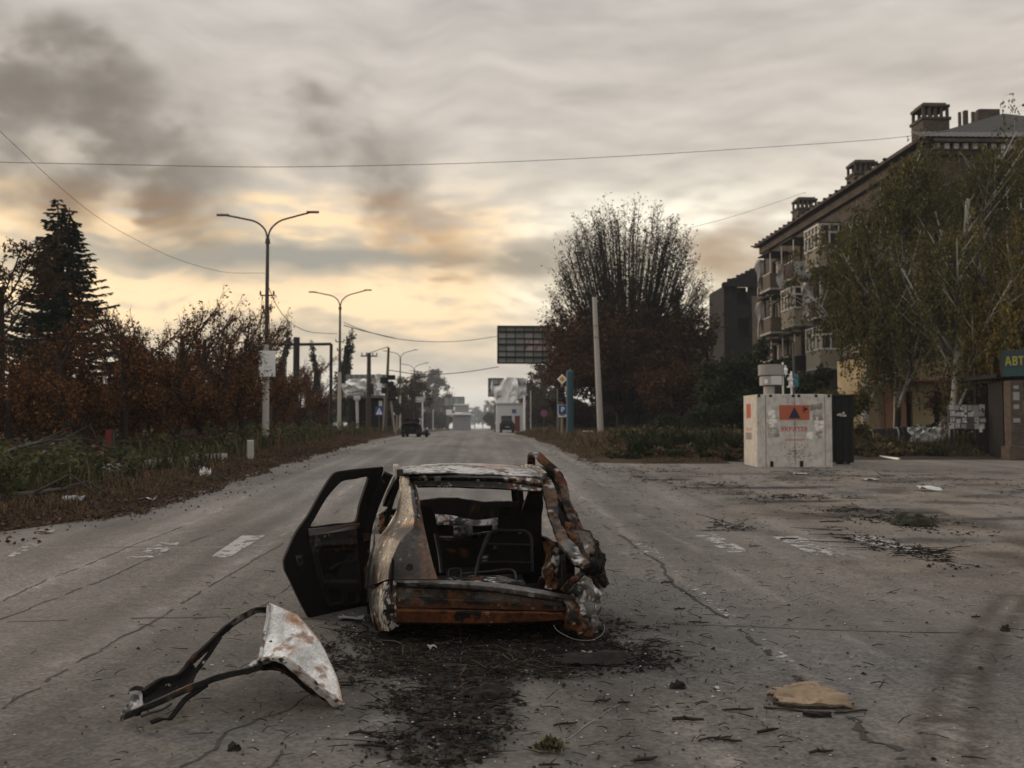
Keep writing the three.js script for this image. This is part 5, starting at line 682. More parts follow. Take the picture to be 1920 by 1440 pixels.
{
  const X = 20.9, Z0 = 45.2, Z1b = 71.4, g0 = .75, eave = 14.75, FL = 2.95, base = g0 + 1.35, DEP = 14;
  const t = thing('apartment_block', 'four-storey brick apartment block with balconies and tall chimneys behind birches', 'apartment building', V(X, g0, -Z0));
  // facade built round its openings: piers and spandrels between windows
  const bays = []; for (let d = Z0 + 1.6; d < Z1b - 1.5; d += 3.02) bays.push(d);
  const side = (a, b, y0, y1, m = M.brick) => put('wall_section', box(X + .2, y0, -(a + b) / 2, .4, y1 - y0, b - a), m, t);
  const WW = 1.45, WH = 1.5;
  side(Z0, Z1b, g0, base + .85); for (let f = 0; f < 4; f++) { const y = base + f * FL; let prev = Z0; for (const d of bays) { side(prev, d, y + .85, y + .85 + WH); prev = d + WW; } side(prev, Z1b, y + .85, y + .85 + WH); side(Z0, Z1b, y + .85 + WH, f < 3 ? y + FL + .85 : eave - .5); }
  const end = (a, b, y0, y1) => put('wall_section', box((a + b) / 2, y0, -Z0 - .2, b - a, y1 - y0, .4), M.brick, t);
  const ends = [X + 3.2, X + 6.6, X + 10], EW = 1.4; end(X + .401, X + DEP, g0, base + .85); for (let f = 0; f < 4; f++) { const y = base + f * FL; let prev = X + .401; for (const x of ends) { end(prev, x, y + .85, y + .85 + WH); prev = x + EW; } end(prev, X + DEP, y + .85, y + .85 + WH); end(X + .401, X + DEP, y + .85 + WH, f < 3 ? y + FL + .85 : eave - .5); }
  put('wall_section', box(X + DEP / 2, g0, -Z1b + .2, DEP, eave - g0, .4), M.brick, t); put('wall_section', box(X + DEP - .2, g0, -(Z0 + Z1b) / 2, .4, eave - g0, Z1b - Z0 - .9), M.brick, t);
  for (let f = 1; f < 4; f++) put('floor_slab', box(X + DEP / 2, base + f * FL - .25, -(Z0 + Z1b) / 2, DEP - .9, .22, Z1b - Z0 - 1), M.dark, t);
  seed(44);
  for (let f = 0; f < 4; f++) { bays.forEach((d, i) => { const y = base + f * FL + .85, z = -(d + WW / 2), bal = (i === 3 || i === 5 || i === 6) && f > 0; const k = rnd(), w = put('window', box(X + .26, y, z, .05, WH, WW), k < .55 ? M.glass : k < .8 ? M.black : flat(.42, .38, .31), t); for (const s of [-1, 0, 1]) put('frame_bar', box(X + .21, y, z + s * (WW / 2 - .04), .07, WH, .07), k < .8 ? M.frame : M.darkSteel, w); put('frame_bar', box(X + .205, y + WH - .08, z, .05, .08, WW), M.frame, w); put('sill', box(X - .04, y - .06, z, .2, .06, WW + .16), M.concrete, t); });
    ends.forEach((x) => { const y = base + f * FL + .85, w = put('window', box(x + EW / 2, y, -Z0 - .26, EW, WH, .05), rnd() < .5 ? M.black : M.glass, t); for (const s of [-1, 0, 1]) put('frame_bar', box(x + EW / 2 + s * (EW / 2 - .04), y, -Z0 - .21, .07, WH, .06), M.frame, w); put('sill', box(x + EW / 2, y - .06, -Z0 + .04, EW + .16, .06, .2), M.concrete, t); }); }
  // cornice with dentils, eaves, hipped roof
  put('cornice', [box(X - .12, eave - .5, -(Z0 + Z1b) / 2, .3, .5, Z1b - Z0 + .5), box(X + DEP / 2 + .1, eave - .5, -Z0 + .12, DEP, .5, .3)], M.brick, t); put('cornice', [box(X - .3, eave, -(Z0 + Z1b) / 2, .7, .16, Z1b - Z0 + .9), box(X + DEP / 2 + .1, eave + .004, -Z0 + .3, DEP, .15, .7)], M.brick, t);
  for (let x = X + .35; x < X + 12; x += .44) put('dentil', box(x, eave - .28, -Z0 + .36, .22, .26, .22), M.concrete, t);
  const e0 = eave + .2, rx = X + 7, ry = eave + 3.5, E = .55; const roof = new MB(); const A = V(X - E, e0, -Z0 + E), B = V(X - E, e0, -Z1b - E), C = V(X + DEP + E, e0, -Z1b - E), D = V(X + DEP + E, e0, -Z0 + E), R1 = V(rx, ry, -Z0 - 6), R2 = V(rx, ry, -Z1b + 6); roof.quad(A, R1, R2, B, [1, 1, 1]); roof.quad(D, C, R2, R1, [1, 1, 1]); roof.tri(A, D, R1, [1, 1, 1]); roof.tri(B, R2, C, [1, 1, 1]); put('roof', boxUV(roof.geo()), M.slate, t);
  put('roof_underside', box(X + DEP / 2, e0 - .08, -(Z0 + Z1b) / 2, DEP + 2 * E, .06, Z1b - Z0 + 2 * E), M.slate, t);
  { const pts = [], mb = new MB(); for (let i = 0; i < 120; i++) { const x0 = X - E + i * .13, x1 = x0 + .13, y = (k) => e0 + .03 + .04 * Math.abs(Math.sin(k * 1.57)); mb.quad(V(x0, y(i), -Z0 + E + .08), V(x1, y(i + 1), -Z0 + E + .08), V(x1, y(i + 1) + .5, -Z0 + E - .9), V(x0, y(i) + .5, -Z0 + E - .9), [.13, .125, .12]); } put('corrugated_edge', mb.geo(), M.vert, t); }
  // chimneys with crowned tops
  [[23, 49.2, 17.95], [23, 58.2, 17.5], [23, 68.6, 17.7]].forEach(([x, d, top]) => {
    const cw = 1.36, y0 = eave + .6, ch = put('chimney', box(x, y0, -d, cw, top - y0 - .90, cw, 0, .02), M.brick, t);
    put('chimney_band', box(x, top - .92, -d, cw + .14, .14, cw + .14, 0, .02), M.brick, ch); for (let i = 0; i < 5; i++) for (const z of [-1, 1]) put('crown_pier', box(x + (i - 2) * (cw - .16) / 4, top - .80, -d + z * (cw / 2 - .1), .14, .52, .14, 0, .02), M.brick, ch); put('chimney_cap', [box(x, top - .28, -d, cw + .06, .14, cw + .06, 0, .03), box(x, top - .14, -d, cw * .86, .12, cw * .86, 0, .04)], M.brick, ch); });
  // broken parapet and vents on the near end of the roof
  for (const [px, py0, py1, w] of [[1811, 193, 220, .12], [1822, 190, 220, .2], [1836, 192, 216, .12], [1848, 188, 218, .2]]) { const d = 50, x = W(px, 803, d).x; put('vent_pipe', box(x, hgt(py1, d) - .4, -d, w, hgt(py0, d) - hgt(py1, d) + .4, w), M.brick, t); } { const d = 52; put('roof_vent', box(W(1862, 803, d).x, hgt(216, d), -d, 1.1, hgt(190, d) - hgt(216, d), .8, 0, .03), M.brick, t); }
  // debris of the eaves: rafters showing
  seed(9); for (let i = 0; i < 26; i++) { const d = Z0 + 3 + i * .95; put('rafter_tail', box(X - .5, eave + .1, -d, .55, .1, .12, rr(-.06, .06)), M.dark, t); }
  // balconies
  const balcony = (d, f, kind) => { const y = base + f * FL + .05, L2 = 2.5, P = 1.25, xm = X - P / 2, zm = -(d + L2 / 2), b = put('balcony', box(xm, y - .14, zm, P, .14, L2, 0, .02), M.concrete, t), mat = { cream: flat(.30, .265, .20, .85), dark: M.dark, steel: flat(.40, .42, .43, .7), brick: flat(.10, .08, .065, .9) }[kind];
    put('parapet', box(X - P + .03, y, zm, .05, .98, L2 - .02), kind === 'steel' ? flat(.06, .035, .03) : mat, b); for (const s of [-1, 1]) put('end_panel', box(xm + .03, y, zm + s * (L2 / 2 - .03), P - .06, .97, .05), mat, b);
    if (kind === 'cream') { put('glazing', box(X - P + .04, y + 1.0, zm, .02, 1.28, L2 - .1), M.glass, b); put('glazing', box(xm, y + 1.0, zm + L2 / 2 - .06, P - .12, 1.28, .02), M.glass, b); for (let i = 0; i <= 4; i++) put('mullion', box(X - P + .02, y + .98, zm - L2 / 2 + .05 + i * (L2 - .1) / 4, .09, 1.34, .09), M.frame, b); for (const u of [0, .5, 1]) put('mullion', box(X - P + .08 + u * (P - .16), y + .98, zm + L2 / 2 - .03, .09, 1.34, .07), M.frame, b); for (const yy of [.97, 1.8, 2.26]) { put('rail', box(X - P + .02, y + yy, zm, .1, .1, L2), M.frame, b); put('rail', box(xm + .05, y + yy + .003, zm + L2 / 2 - .02, P - .12, .1, .1), M.frame, b); } put('end_panel', box(xm, y + .98, zm - L2 / 2 + .04, P, 1.34, .05), M.cream, b); put('canopy', box(xm, y + 2.37, zm, P + .1, .07, L2 + .1), M.slate, b); }
    else { for (const s of [-1, 1]) put('post', box(X - P + .05, y + .98, zm + s * (L2 / 2 - .05), .05, 1.35, .05), M.frame, b); put('rail', box(X - P + .05, y + .98, zm, .06, .05, L2), M.frame, b); put('canopy', box(xm, y + 2.4, zm, P + .16, .06, L2 + .2, 0), M.slate, b); if (f > 1) rag('hanging_sheet', V(X - P - .02, y + (kind === 'steel' ? 1.1 : 2.2), zm - L2 * .3), .7, kind === 'steel' ? 1.3 : 2.2, d, flat(.46, .43, .40), b); } };
  for (const [d, f, k] of [[56.2, 3, 'cream'], [60.9, 3, 'steel'], [65.8, 3, 'brick'], [60.9, 2, 'cream'], [65.8, 2, 'brick'], [56.2, 2, 'brick'], [56.2, 1, 'cream'], [60.9, 1, 'dark'], [65.8, 1, 'dark'], [50.2, 1, 'cream'], [50.2, 2, 'cream']]) balcony(d, f, k);
  { const y = base, m = [flat(.5, .47, .42), flat(.42, .36, .27)]; for (let i = 0; i < 4; i++) put('shop_panel', box(X - .06, g0 + .2, -(48 + i * 5.2), .06, 1.9, 2.0), m[i % 2], t); }
}
{ // burnt-out second block beyond
  const X = 21.6, d0 = 86, g0 = .9, top = 14.3, t = thing('burnt_block', 'roofless blackened block beyond the far end of the apartment house', 'apartment building', V(X + 5, g0, -d0));
  const wins = [[1.2, 1.0], [4.1, 1.1], [7.6, 1.2]], floors = [2.2, 5.4, 8.6, 11.4];
  let y = g0; for (const f of floors) { put('wall_section', box(X + 6, y, -d0 - .25, 12, g0 + f - y, .5), M.burntWall, t); let p = 0; for (const [a, w] of wins) { put('wall_section', box(X + (p + a) / 2, g0 + f, -d0 - .25, a - p, 1.7, .5), M.burntWall, t); p = a + w; put('opening', box(X + a + w / 2, g0 + f, -d0 - .9, w, 1.7, .1), M.black, t); } put('wall_section', box(X + (p + 12) / 2, g0 + f, -d0 - .25, 12 - p, 1.7, .5), M.burntWall, t); y = g0 + f + 1.7; }
  put('wall_section', box(X + 6, y, -d0 - .25, 12, top - y, .5), M.burntWall, t); seed(61);
  put('rear_wall', box(X + 6, g0, -d0 - 5.7, 11.2, top - g0, .3), M.burntWall, t); for (let i = 0; i < 30; i++) put('broken_parapet', box(X + i * .4 + .2, top, -d0 - .25, .4, .15 + i * .19 + rr(-.14, .14), .5 - (i % 2) * .02), M.burntWall, t);
  put('wall_section', box(X + .25, g0, -d0 - 3, .5, top - g0 - .3, 5), M.burntWall, t); put('wall_section', box(X + 11.7, g0, -d0 - 3, .5, top + 1.4 - g0, 5), M.burntWall, t); put('pilaster', box(X + 2.9, g0, -d0 + .1, .9, top - g0 - 1.2, .2), std({ map: plasterTex, color: new THREE.Color(.22, .17, .14), roughness: 1 }), t); put('cornice', box(X + 2, top - .4, -d0 + .2, 4.4, .3, .4), M.burntWall, t); for (const f of floors) put('floor_slab', box(X + 6, g0 + f - .9, -d0 - 3, 11, .25, 4.5), M.dark, t); }
{ // yellow single-storey shop behind the birches
  const d = 41.5, x = (p) => W(p, 803, d).x, g0 = grade(d), h = hgt(664, d) - g0, t = thing('yellow_shop', 'yellow plastered shop with narrow windows glimpsed through the birch leaves', 'shop', V(x(1740), g0, -d - 2)); const xs = [1627, 1645, 1662, 1700, 1712, 1752, 1764, 1800, 1812, 1850, 1875];
  put('plinth', box(x(1751), g0, -d - .15, x(1875) - x(1627), .7, .34), M.yellow, t); put('lintel_band', box(x(1751), g0 + 2.4, -d - .15, x(1875) - x(1627), h - 2.4, .3), M.yellow, t);
  for (let i = 0; i < 10; i++) { const a = x(xs[i]), b = x(xs[i + 1]); if (i % 2) put('window', box((a + b) / 2, g0 + .7, -d - .25, b - a, 1.7, .05), i === 1 ? M.cream : M.black, t); else put('pier', box((a + b) / 2, g0 + .7, -d - .15, b - a, 1.7, .3), i === 2 ? flat(.30, .16, .10) : M.yellow, t); }
  put('side_wall', box(x(1627) + .15, g0, -d - 1.9, .3, h, 3.1), M.yellow, t); put('roof', box(x(1751), g0 + h, -d - 1.6, x(1882) - x(1621), .16, 3.6), M.slate, t); put('awning', box(x(1700), g0 + 2.75, -d + .35, 3.2, .08, .7), flat(.18, .03, .03), t); put('sign_panel', box(x(1832), hgt(693, d), -d + .06, .9, .7, .08), flat(.22, .02, .025), t); put('sign_panel', box(x(1818), hgt(751, d), -d + .06, 1.1, .5, .06), flat(.35, .38, .24), t); }
{ // collapsed arched canopy
  const d = 36.5, x = (p) => W(p, 803, d).x, t = thing('collapsed_canopy', 'collapsed black arched canopy frame lying in the weeds', 'canopy', at(1690, d)), g0 = grade(d); seed(17);
  for (let i = 0; i < 15; i++) { const c = V(x(1618 + i * 10.6), g0, -d - .3 + noise(i, 2) * .4), h = mix(.82, 1.15, i / 14), lean = .4 + rr(-.1, .1); put('rib', tubeG([0, .25, .5, .75, 1].map((k) => V(c.x + Math.sin(k * Math.PI) * lean * .5 + (k - .5) * .15, c.y + .15 + Math.sin(k * Math.PI) * h * .85, c.z + (.5 - k) * 1.7)), .022, 6, 18), i % 4 === 1 ? flat(.25, .25, .25, .5, .3) : M.darkSteel, t); }
  const rows = []; for (let j = 0; j <= 5; j++) { const row = []; for (let i = 0; i <= 5; i++) { const k = j / 5; row.push(V(x(1622 + i * 27) + Math.sin(k * 3.14) * .2, g0 + .1 + Math.sin(k * Math.PI) * mix(.72, 1.05, i / 5), -d - .3 + (.5 - k) * 1.6)); } rows.push(row); } put('torn_sheeting', sheet(rows, { nu: 50, nv: 30, dent: .09, df: 2, t: .02, hole: (u, v) => noise(u * 9, v * 4) > .56, col: () => [.02, .02, .02] }), M.burntMatt, t);
  for (const [px, s] of [[1722, 1], [1744, 2], [1700, 5]]) rag('torn_strip', V(x(px), g0 + .95, -d + .7), .5, .6, s, flat(.42, .44, .43), t); put('arch_end', sheet([0, .3, .6, 1].map((k) => [0, .35, .7, 1].map((q) => V(x(1738 + q * 36), g0 + .1 + Math.sin((1 - k * .55) * Math.PI / 2) * Math.sin((.35 + q * .65) * Math.PI / 2) * 1.25, -d + .6 - q * .4 + k * .3))), { nu: 24, nv: 24, dent: .03, t: .02, col: burnt({ grey: .4, rust: .1, ash: .1 }) }), M.burntMatt, t); }
{ // poster board
  const d = 33.4, x = (p) => W(p, 803, d).x, y0 = hgt(805, d), y1 = hgt(758, d), t = thing('poster_board', 'board covered in torn white bills on two legs under the birches', 'notice board', V(x(1812), grade(d), -d)); put('backing', box(x(1812), y0, -d, x(1847) - x(1777), y1 - y0, .05, 0, .01), flat(.09, .08, .08, .9), t); for (const p of [1786, 1838]) put('leg', box(x(p), grade(d), -d - .06, .08, y1 - grade(d), .06), M.dark, t); seed(23);
  for (let j = 0; j < 4; j++) for (let i = 0; i < 6; i++) { if (rnd() < .12) continue; const k = rr(.26, .5); put('bill', box(x(1779 + (i + .5) * 11.3) + rr(-.03, .03), y0 + .03 + j * .205 + rr(-.02, .02), -d + .03 + rnd() * .006, rr(.12, .2), rr(.13, .2), .005, 0).rotateZ(0), flat(k, k * .98, k * .98, .95), t); } for (let i = 0; i < 30; i++) put('bill_scrap', box(x(1779 + rnd() * 66), y0 + rr(.02, .75), -d + .04, rr(.03, .08), rr(.03, .09), .004), rnd() < .5 ? flat(.05, .05, .06) : M.paper, t); put('loose_bill', box(x(1838), y0 - .1, -d + .04, .1, .2, .005, 0), M.paper, t); }
{ // bus station kiosk at the right edge
  const d = 31.5, x = (p) => W(p, 803, d).x, g0 = grade(d), t = thing('station_kiosk', 'dark kiosk with blue sign in yellow lettering at the right edge', 'kiosk', V(x(1930), g0, -d - 1.5));
  const pill = put('pillar', box(x(1902), g0, -d, x(1915) - x(1890), hgt(712, d) - g0, .42, 0, .012), std({ map: brickTex, color: new THREE.Color(1.1, 1.05, 1.0), roughness: .95 }), t); put('pillar_base', box(x(1902), g0, -d, .62, .45, .56, 0, .02), std({ map: brickTex, color: new THREE.Color(1.2, 1.1, 1.0), roughness: .95 }), t);
  for (const [py, w, h2] of [[742, .2, .26], [762, .18, .14], [788, .22, .13], [725, .16, .1]]) put('bill', box(x(1900), hgt(py, d) - h2 / 2, -d + .215, w, h2, .006), flat(.25, .25, .25), t);
  put('roof', box(x(1960), hgt(704, d) - .04, -d - 1.2, x(2060) - x(1886), .12, 2.2), M.dark, t); put('rear_wall', box(x(1985), g0, -d - 2.8, x(2060) - x(1910), 2.6, .15), M.dark, t); put('side_wall', box(x(1895), g0, -d - .8, .12, 2.5, .9), M.dark, t); put('panel', box(x(1930), g0 + .5, -d - .3, x(1950) - x(1912), 1.4, .08), flat(.33, .22, .08), t); put('window', box(x(1926), g0 + 1.0, -d - .255, .22, .5, .02), M.black, t);
  const a = V(x(1878), hgt(705, d), -d + .1), w = 3.0, h = .84; const st = canvasTex(1024, 288, (c) => { const gr = c.createLinearGradient(0, 0, 0, 288); c.fillStyle = '#1c323a'; c.fillRect(0, 0, 1024, 288); c.fillStyle = '#17403f'; c.fillRect(0, 200, 1024, 88); c.fillStyle = '#96922c'; c.font = 'bold 128px sans-serif'; c.save(); c.translate(24, 168); c.scale(.86, 1.1); c.fillText('АВТОСТАНЦІЯ', 0, 0); c.restore(); });
  const g = new THREE.BoxGeometry(w, h, .2); g.translate(w / 2, h / 2, 0); g.rotateZ(.035); g.rotateY(-.10); put('sign_board', g.translate(a.x, a.y, a.z), [M.dark, M.dark, M.dark, M.dark, std({ map: st, roughness: .7 }), M.dark], t); }
// ================================================================ trees
const jit = (c, k = .35) => { const f = 1 + gauss() * k; return [c[0] * f, c[1] * f, c[2] * f]; };
const pick = (cols) => jit(cols[Math.floor(rnd() * cols.length)]);
const randDir = () => V(gauss(), gauss(), gauss()).normalize();
// grows branches into wood (a mesh builder); at() is called along the twigs so that leaves can be hung there
function grow(wood, p, dir, len, r, lvl, o, tip) {
  const n = lvl === 0 ? 6 : 4, pts = [p.clone()], rad = [r]; const d = dir.clone(); let q = p.clone();
  for (let i = 1; i <= n; i++) { d.addScaledVector(V(gauss(), gauss(), gauss()), o.wob * (lvl ? 1 : .5)); d.y += (lvl < o.sagFrom ? o.up : o.sag); d.normalize(); q = q.clone().addScaledVector(d, len / n); pts.push(q); rad.push(r * mix(1, lvl === o.levels ? .35 : .55, i / n)); }
  const col = jit(lvl <= (o.paleTo ?? -1) ? o.pale : o.bark, .15);
  wood.tube(pts, rad, lvl === 0 ? 9 : lvl === 1 ? 6 : lvl === 2 ? 4 : 3, o.barkFn && lvl < 3 ? o.barkFn : col);
  if (lvl >= o.leafFrom) tip(pts, d, lvl);
  if (lvl < o.levels) { const k = o.kids[lvl]; for (let i = 0; i < k; i++) { const t = mix(o.start[lvl], 1, (i + rnd() * .9) / k), at2 = catmull(pts, t), az = (i / k + rnd() * .35) * Math.PI * 2 + lvl * 1.3; const a = V(Math.cos(az), 0, Math.sin(az)), sp = o.spread[lvl] * rr(.7, 1.25); const base = d.clone(); const nd = base.multiplyScalar(Math.cos(sp)).addScaledVector(a, Math.sin(sp)).normalize(); grow(wood, at2, nd, len * o.ratio[lvl] * rr(.75, 1.2) * mix(1, .75, t), Math.max(mix(r, r * .5, t) * o.thin[lvl], .006), lvl + 1, o, tip); } }
}
function plant(name, label, category, base, o, group) {
  seed(o.seed); const t = thing(name, label, category, base, group), wood = new MB(), crown = new MB(), b = V(base.x, base.y - .1, base.z);
  for (let i = 0; i < (o.stems ?? 1); i++) { const az = i / (o.stems ?? 1) * 6.28 + rnd(), dd = V(Math.cos(az) * (o.splay ?? .04), 1, Math.sin(az) * (o.splay ?? .04)).normalize(); grow(wood, b.clone().add(V(Math.cos(az), 0, Math.sin(az)).multiplyScalar((o.stems ?? 1) > 1 ? .18 : 0)), dd, o.h * rr(.9, 1.05), o.r, 0, o, (pts, d, lvl) => o.leaf(crown, pts, d, lvl)); }
  o.more?.(crown, wood, b); put('trunk', wood.geo(), M.bark, t); if (crown.n) put('crown', crown.geo(), M.leaf, t); return t;
}
const brownLeaf = [[.105, .044, .018], [.145, .062, .024], [.07, .033, .016], [.045, .025, .014], [.20, .095, .034]], darkBark = [.030, .022, .017];
const leafy = (n, size, cols, drop = .25, spreadR = .22) => (mb, pts, d) => { for (let i = 0; i < n; i++) { const p = catmull(pts, rnd()).add(randDir().multiplyScalar(rnd() * spreadR)); p.y -= rnd() * drop * .5; const dir = randDir(); dir.y -= .5; mb.leaf(p, dir, size * rr(.6, 1.4), pick(cols), .5); } };
// scorched roadside trees, left: three shapes, then copies
const roadTree = (s, h, n) => ({ seed: s, h: h * .66, r: .11, levels: 3, wob: .09, up: .10, sag: .02, sagFrom: 3, bark: darkBark, kids: [11, 7, 6], start: [.16, .12, .1], spread: [.80, .62, .6], ratio: [.50, .52, .5], thin: [.45, .5, .6], leafFrom: 2, leaf: (mb, pts, d, lvl) => { const hi = clamp((pts[0].y - roadTree.y) / h), k = lvl === 3 ? 1 : .5; leafy(Math.round(k * (hi < .35 ? 36 : hi < .52 ? 19 : hi < .66 ? 6 : 1.8)), .10, brownLeaf, .3, hi < .5 ? .34 : .14)(mb, pts, d); } });
const protoA = [];
[[101, 4.7], [202, 5.7], [303, 6.5]].forEach(([s, h], i) => { const px = [112, 330, 452][i], d = [26, 30, 36][i], b = at(px, d, .12); roadTree.y = b.y; protoA.push(plant('brown_tree', ['bushy scorched brown tree standing before the spruce', 'scorched brown tree with a bare topknot, mid row on the left', 'scorched brown tree right behind the nearest lamp post'][i], 'tree', b, roadTree(s, h, 46), 'scorched brown trees in a row behind the left verge')); });
{
  seed(700); const spots = [[18, 27], [60, 29], [160, 27.5], [205, 30.5], [238, 28.5], [275, 33], [300, 38], [372, 34], [405, 40], [425, 33.5], [480, 44], [512, 50], [535, 57], [560, 62], [585, 70], [602, 78], [345, 46], [240, 44], [140, 40], [70, 42], [455, 54]];
  spots.forEach(([px, d], i) => { const s = rr(.84, 1.10) * (d > 38 ? 1.04 : 1) * (px < 230 ? .84 : 1); copy(protoA[i % 3], at(px, d, .1), rr(0, 6.28), 'scorched brown-leaved tree crowded in the row behind the left verge', [s, s * rr(.92, 1.08), s]); });
}
// tall spruce with two tops
{
  seed(31); const b = at(112, 41, .1), t = thing('spruce_tree', 'tall dark two-topped spruce rising above the brown trees', 'tree', b), wood = new MB(), cr = new MB(); const cols = [[.020, .030, .020], [.014, .022, .016], [.028, .036, .022]];
  for (const [ox, H, lo] of [[-.25, hgt(378, 41) - b.y, 1.2], [.22, hgt(392, 41) - b.y, 4.0]]) {
    wood.tube([V(b.x + ox * .2, b.y - .1, b.z), V(b.x + ox * .7, b.y + H * .5, b.z), V(b.x + ox, b.y + H, b.z)], [.2, .12, .015], 8, [.03, .022, .016]);
    for (let y = lo; y < H; y += .17) { const k = (H - y) / (H - 1), R = .16 + 3.7 * Math.pow(k, .98), nb = y > H - .7 ? 4 : 6; for (let i = 0; i < nb; i++) { const az = rnd() * 6.28, L = R * rr(.62, 1.12), dr = V(Math.cos(az), 0, Math.sin(az)), p0 = V(b.x + ox * (y / H), b.y + y, b.z), pts = [0, .35, .7, 1].map((q) => p0.clone().addScaledVector(dr, L * q).add(V(0, -L * (.16 * q + .18 * q * (1 - q)) + L * .13 * q * q * q, 0))); wood.tube(pts, [.025, .018, .012, .005], 3, [.025, .02, .015]);
      const m = Math.ceil(L * 34); for (let j = 0; j < m; j++) { const q = Math.pow((j + rnd()) / m, .8), p = catmull(pts, q), s = V(-dr.z, 0, dr.x).multiplyScalar(j % 2 ? 1 : -1); const dir = dr.clone().multiplyScalar(.9).addScaledVector(s, rr(.4, 1.0)).add(V(0, rr(-.75, .1), 0)); cr.leaf(p, dir, rr(.14, .36) * mix(1.1, .7, q), jit(cols[j % 3], .25), .40); } } } }
  put('trunk', wood.geo(), M.bark, t); put('crown', cr.geo(), M.grass, t);
}
// thin, nearly bare tree at the left edge
plant('bare_tree', 'airy half-bare tree at the far left edge of the picture', 'tree', at(6, 30, .1), { seed: 77, h: 5.6, r: .13, levels: 3, wob: .12, up: .04, sag: -.08, sagFrom: 2, bark: darkBark, kids: [9, 7, 6], start: [.3, .2, .1], spread: [.7, .7, .7], ratio: [.55, .5, .5], thin: [.5, .5, .6], leafFrom: 3, leaf: leafy(11, .11, [[.05, .028, .015], [.07, .036, .016], [.04, .03, .016]], .2, .15) });
// the big fan-shaped tree on the right of the road
{
  const b = at(1178, 65, .1), t = thing('chestnut_tree', 'huge fan-shaped tree with bare upswept branches over brown leaves', 'tree', b), wood = new MB(), cr = new MB(); seed(19);
  const bk = () => jit([.020, .015, .012], .25), low = [[.080, .036, .017], [.058, .028, .015], [.036, .022, .013], [.12, .058, .024]], topL = [[.035, .022, .013], [.05, .028, .015], [.028, .018, .012]];
  for (let i = 0; i < 5; i++) { const az = i / 5 * 6.28 + .4, q = V(Math.cos(az), 0, Math.sin(az)); wood.tube([b.clone().addScaledVector(q, .35).add(V(0, -.2, 0)), b.clone().addScaledVector(q, .55).add(V(0, 1.6, 0)), b.clone().addScaledVector(q, 1.1).add(V(0, 3.6, 0))], [.40, .30, .2], 8, bk()); }
  const leafAt = (p, n, hi) => { for (let k = 0; k < n; k++) { const dir = randDir(); dir.y -= .3; cr.leaf(p.clone().add(randDir().multiplyScalar(rnd() * (hi < .45 ? .5 : .13))), dir, hi < .45 ? rr(.14, .3) : rr(.08, .2), pick(hi < .45 ? low : topL), .5); } };
  for (let i = 0; i < 200; i++) {
    const az = rnd() * 6.28, R = 5.8 * Math.pow(rnd(), .40), top = 15.7 * Math.pow(Math.max(0, 1 - Math.pow(R / 6.15, 2.4)), .46) * rr(.86, 1.0), q = V(Math.cos(az), 0, Math.sin(az)), r0 = rr(.3, .8);
    const pts = [[r0, 1.4], [r0 * .6 + R * .30, top * .33 + .3], [R * .60, top * .60], [R * .84, top * .83], [R, top]].map(([r, y]) => b.clone().addScaledVector(q, r).add(V(gauss() * .16, y, gauss() * .16)));
    const c = bk(), cv = Array.from({ length: 9 }, (_, k) => catmull(pts, k / 8)); wood.tube(cv, cv.map((_, k) => mix(.085, .012, k / 8)), 4, c);
    const m = Math.ceil(top * 1.4); for (let k = 0; k < m; k++) { const u = mix(.30, .99, (k + rnd()) / m), p = catmull(pts, u), out = q.clone().applyAxisAngle(V(0, 1, 0), gauss() * 1.3), hi = (p.y - b.y) / 15, L = rr(.6, 1.5) * (u > .78 ? .5 : 1), tg = q.clone().multiplyScalar(R * .75).add(V(0, top * .6, 0)).normalize(), e1 = p.clone().addScaledVector(out, L * .28).addScaledVector(tg, L * .4), e2 = p.clone().addScaledVector(out, L * .42).addScaledVector(tg, L).add(V(gauss() * .1, 0, gauss() * .1)); wood.tube([p, e1, e2], [.016, .012, .006], 3, c);
      for (let w = 0; w < 4; w++) { const s0 = e1.clone().lerp(e2, rnd()), o2 = randDir(); o2.y = Math.abs(o2.y) * .8 + .35; const s1 = s0.clone().addScaledVector(o2, rr(.2, .6)); wood.tube([s0, s1], [.008, .004], 3, c); leafAt(s1, hi < .36 ? 9 : hi < .48 ? 5 : hi < .6 ? 2 : rnd() < .7 ? 2 : 1, hi); } }
  }
  for (let i = 0; i < 52000; i++) { const az = rnd() * 6.28, R = Math.sqrt(rnd()) * 5.6, y = 1.2 + .42 * R + rnd() * 4.6 * (1.12 - R / 12), p = V(b.x + Math.cos(az) * R, b.y + y, b.z + Math.sin(az) * R); if (fbm(p.x * .7, p.y * .9, p.z * .7 + 40, 3) < .46) continue; const dir = randDir(); dir.y -= .6; cr.leaf(p, dir, rr(.14, .30), pick(low), .5); }
  put('trunk', wood.geo(), M.bark, t); put('crown', cr.geo(), M.leaf, t);
}
// dark bushes and small trees between it and the concrete shelter
const bushTree = (s, h, cols, n, size, one) => ({ seed: s, h: h * .55, r: .1, stems: one ? 1 : 2, splay: one ? .01 : .15, levels: 3, wob: .12, up: .03, sag: -.02, sagFrom: 3, bark: darkBark, kids: [8, 6, 5], start: [.2, .15, .1], spread: [.9, .8, .8], ratio: [.6, .52, .5], thin: [.5, .5, .6], leafFrom: 2, leaf: leafy(n, size, cols, .3, .35) });
const darkGreen = [[.022, .030, .015], [.034, .042, .020], [.016, .021, .012], [.046, .050, .022]];
plant('brown_tree', 'dense rust-brown tree at the right foot of the fan-shaped tree', 'tree', at(1268, 56, .1), bushTree(41, 6.2, brownLeaf.map((c) => c.map((v) => v * .48)), 26, .2));
plant('brown_tree', 'low brown tree before the burnt block', 'tree', at(1332, 60, .1), bushTree(42, 6.0, brownLeaf.map((c) => c.map((v) => v * .6)), 24, .2));
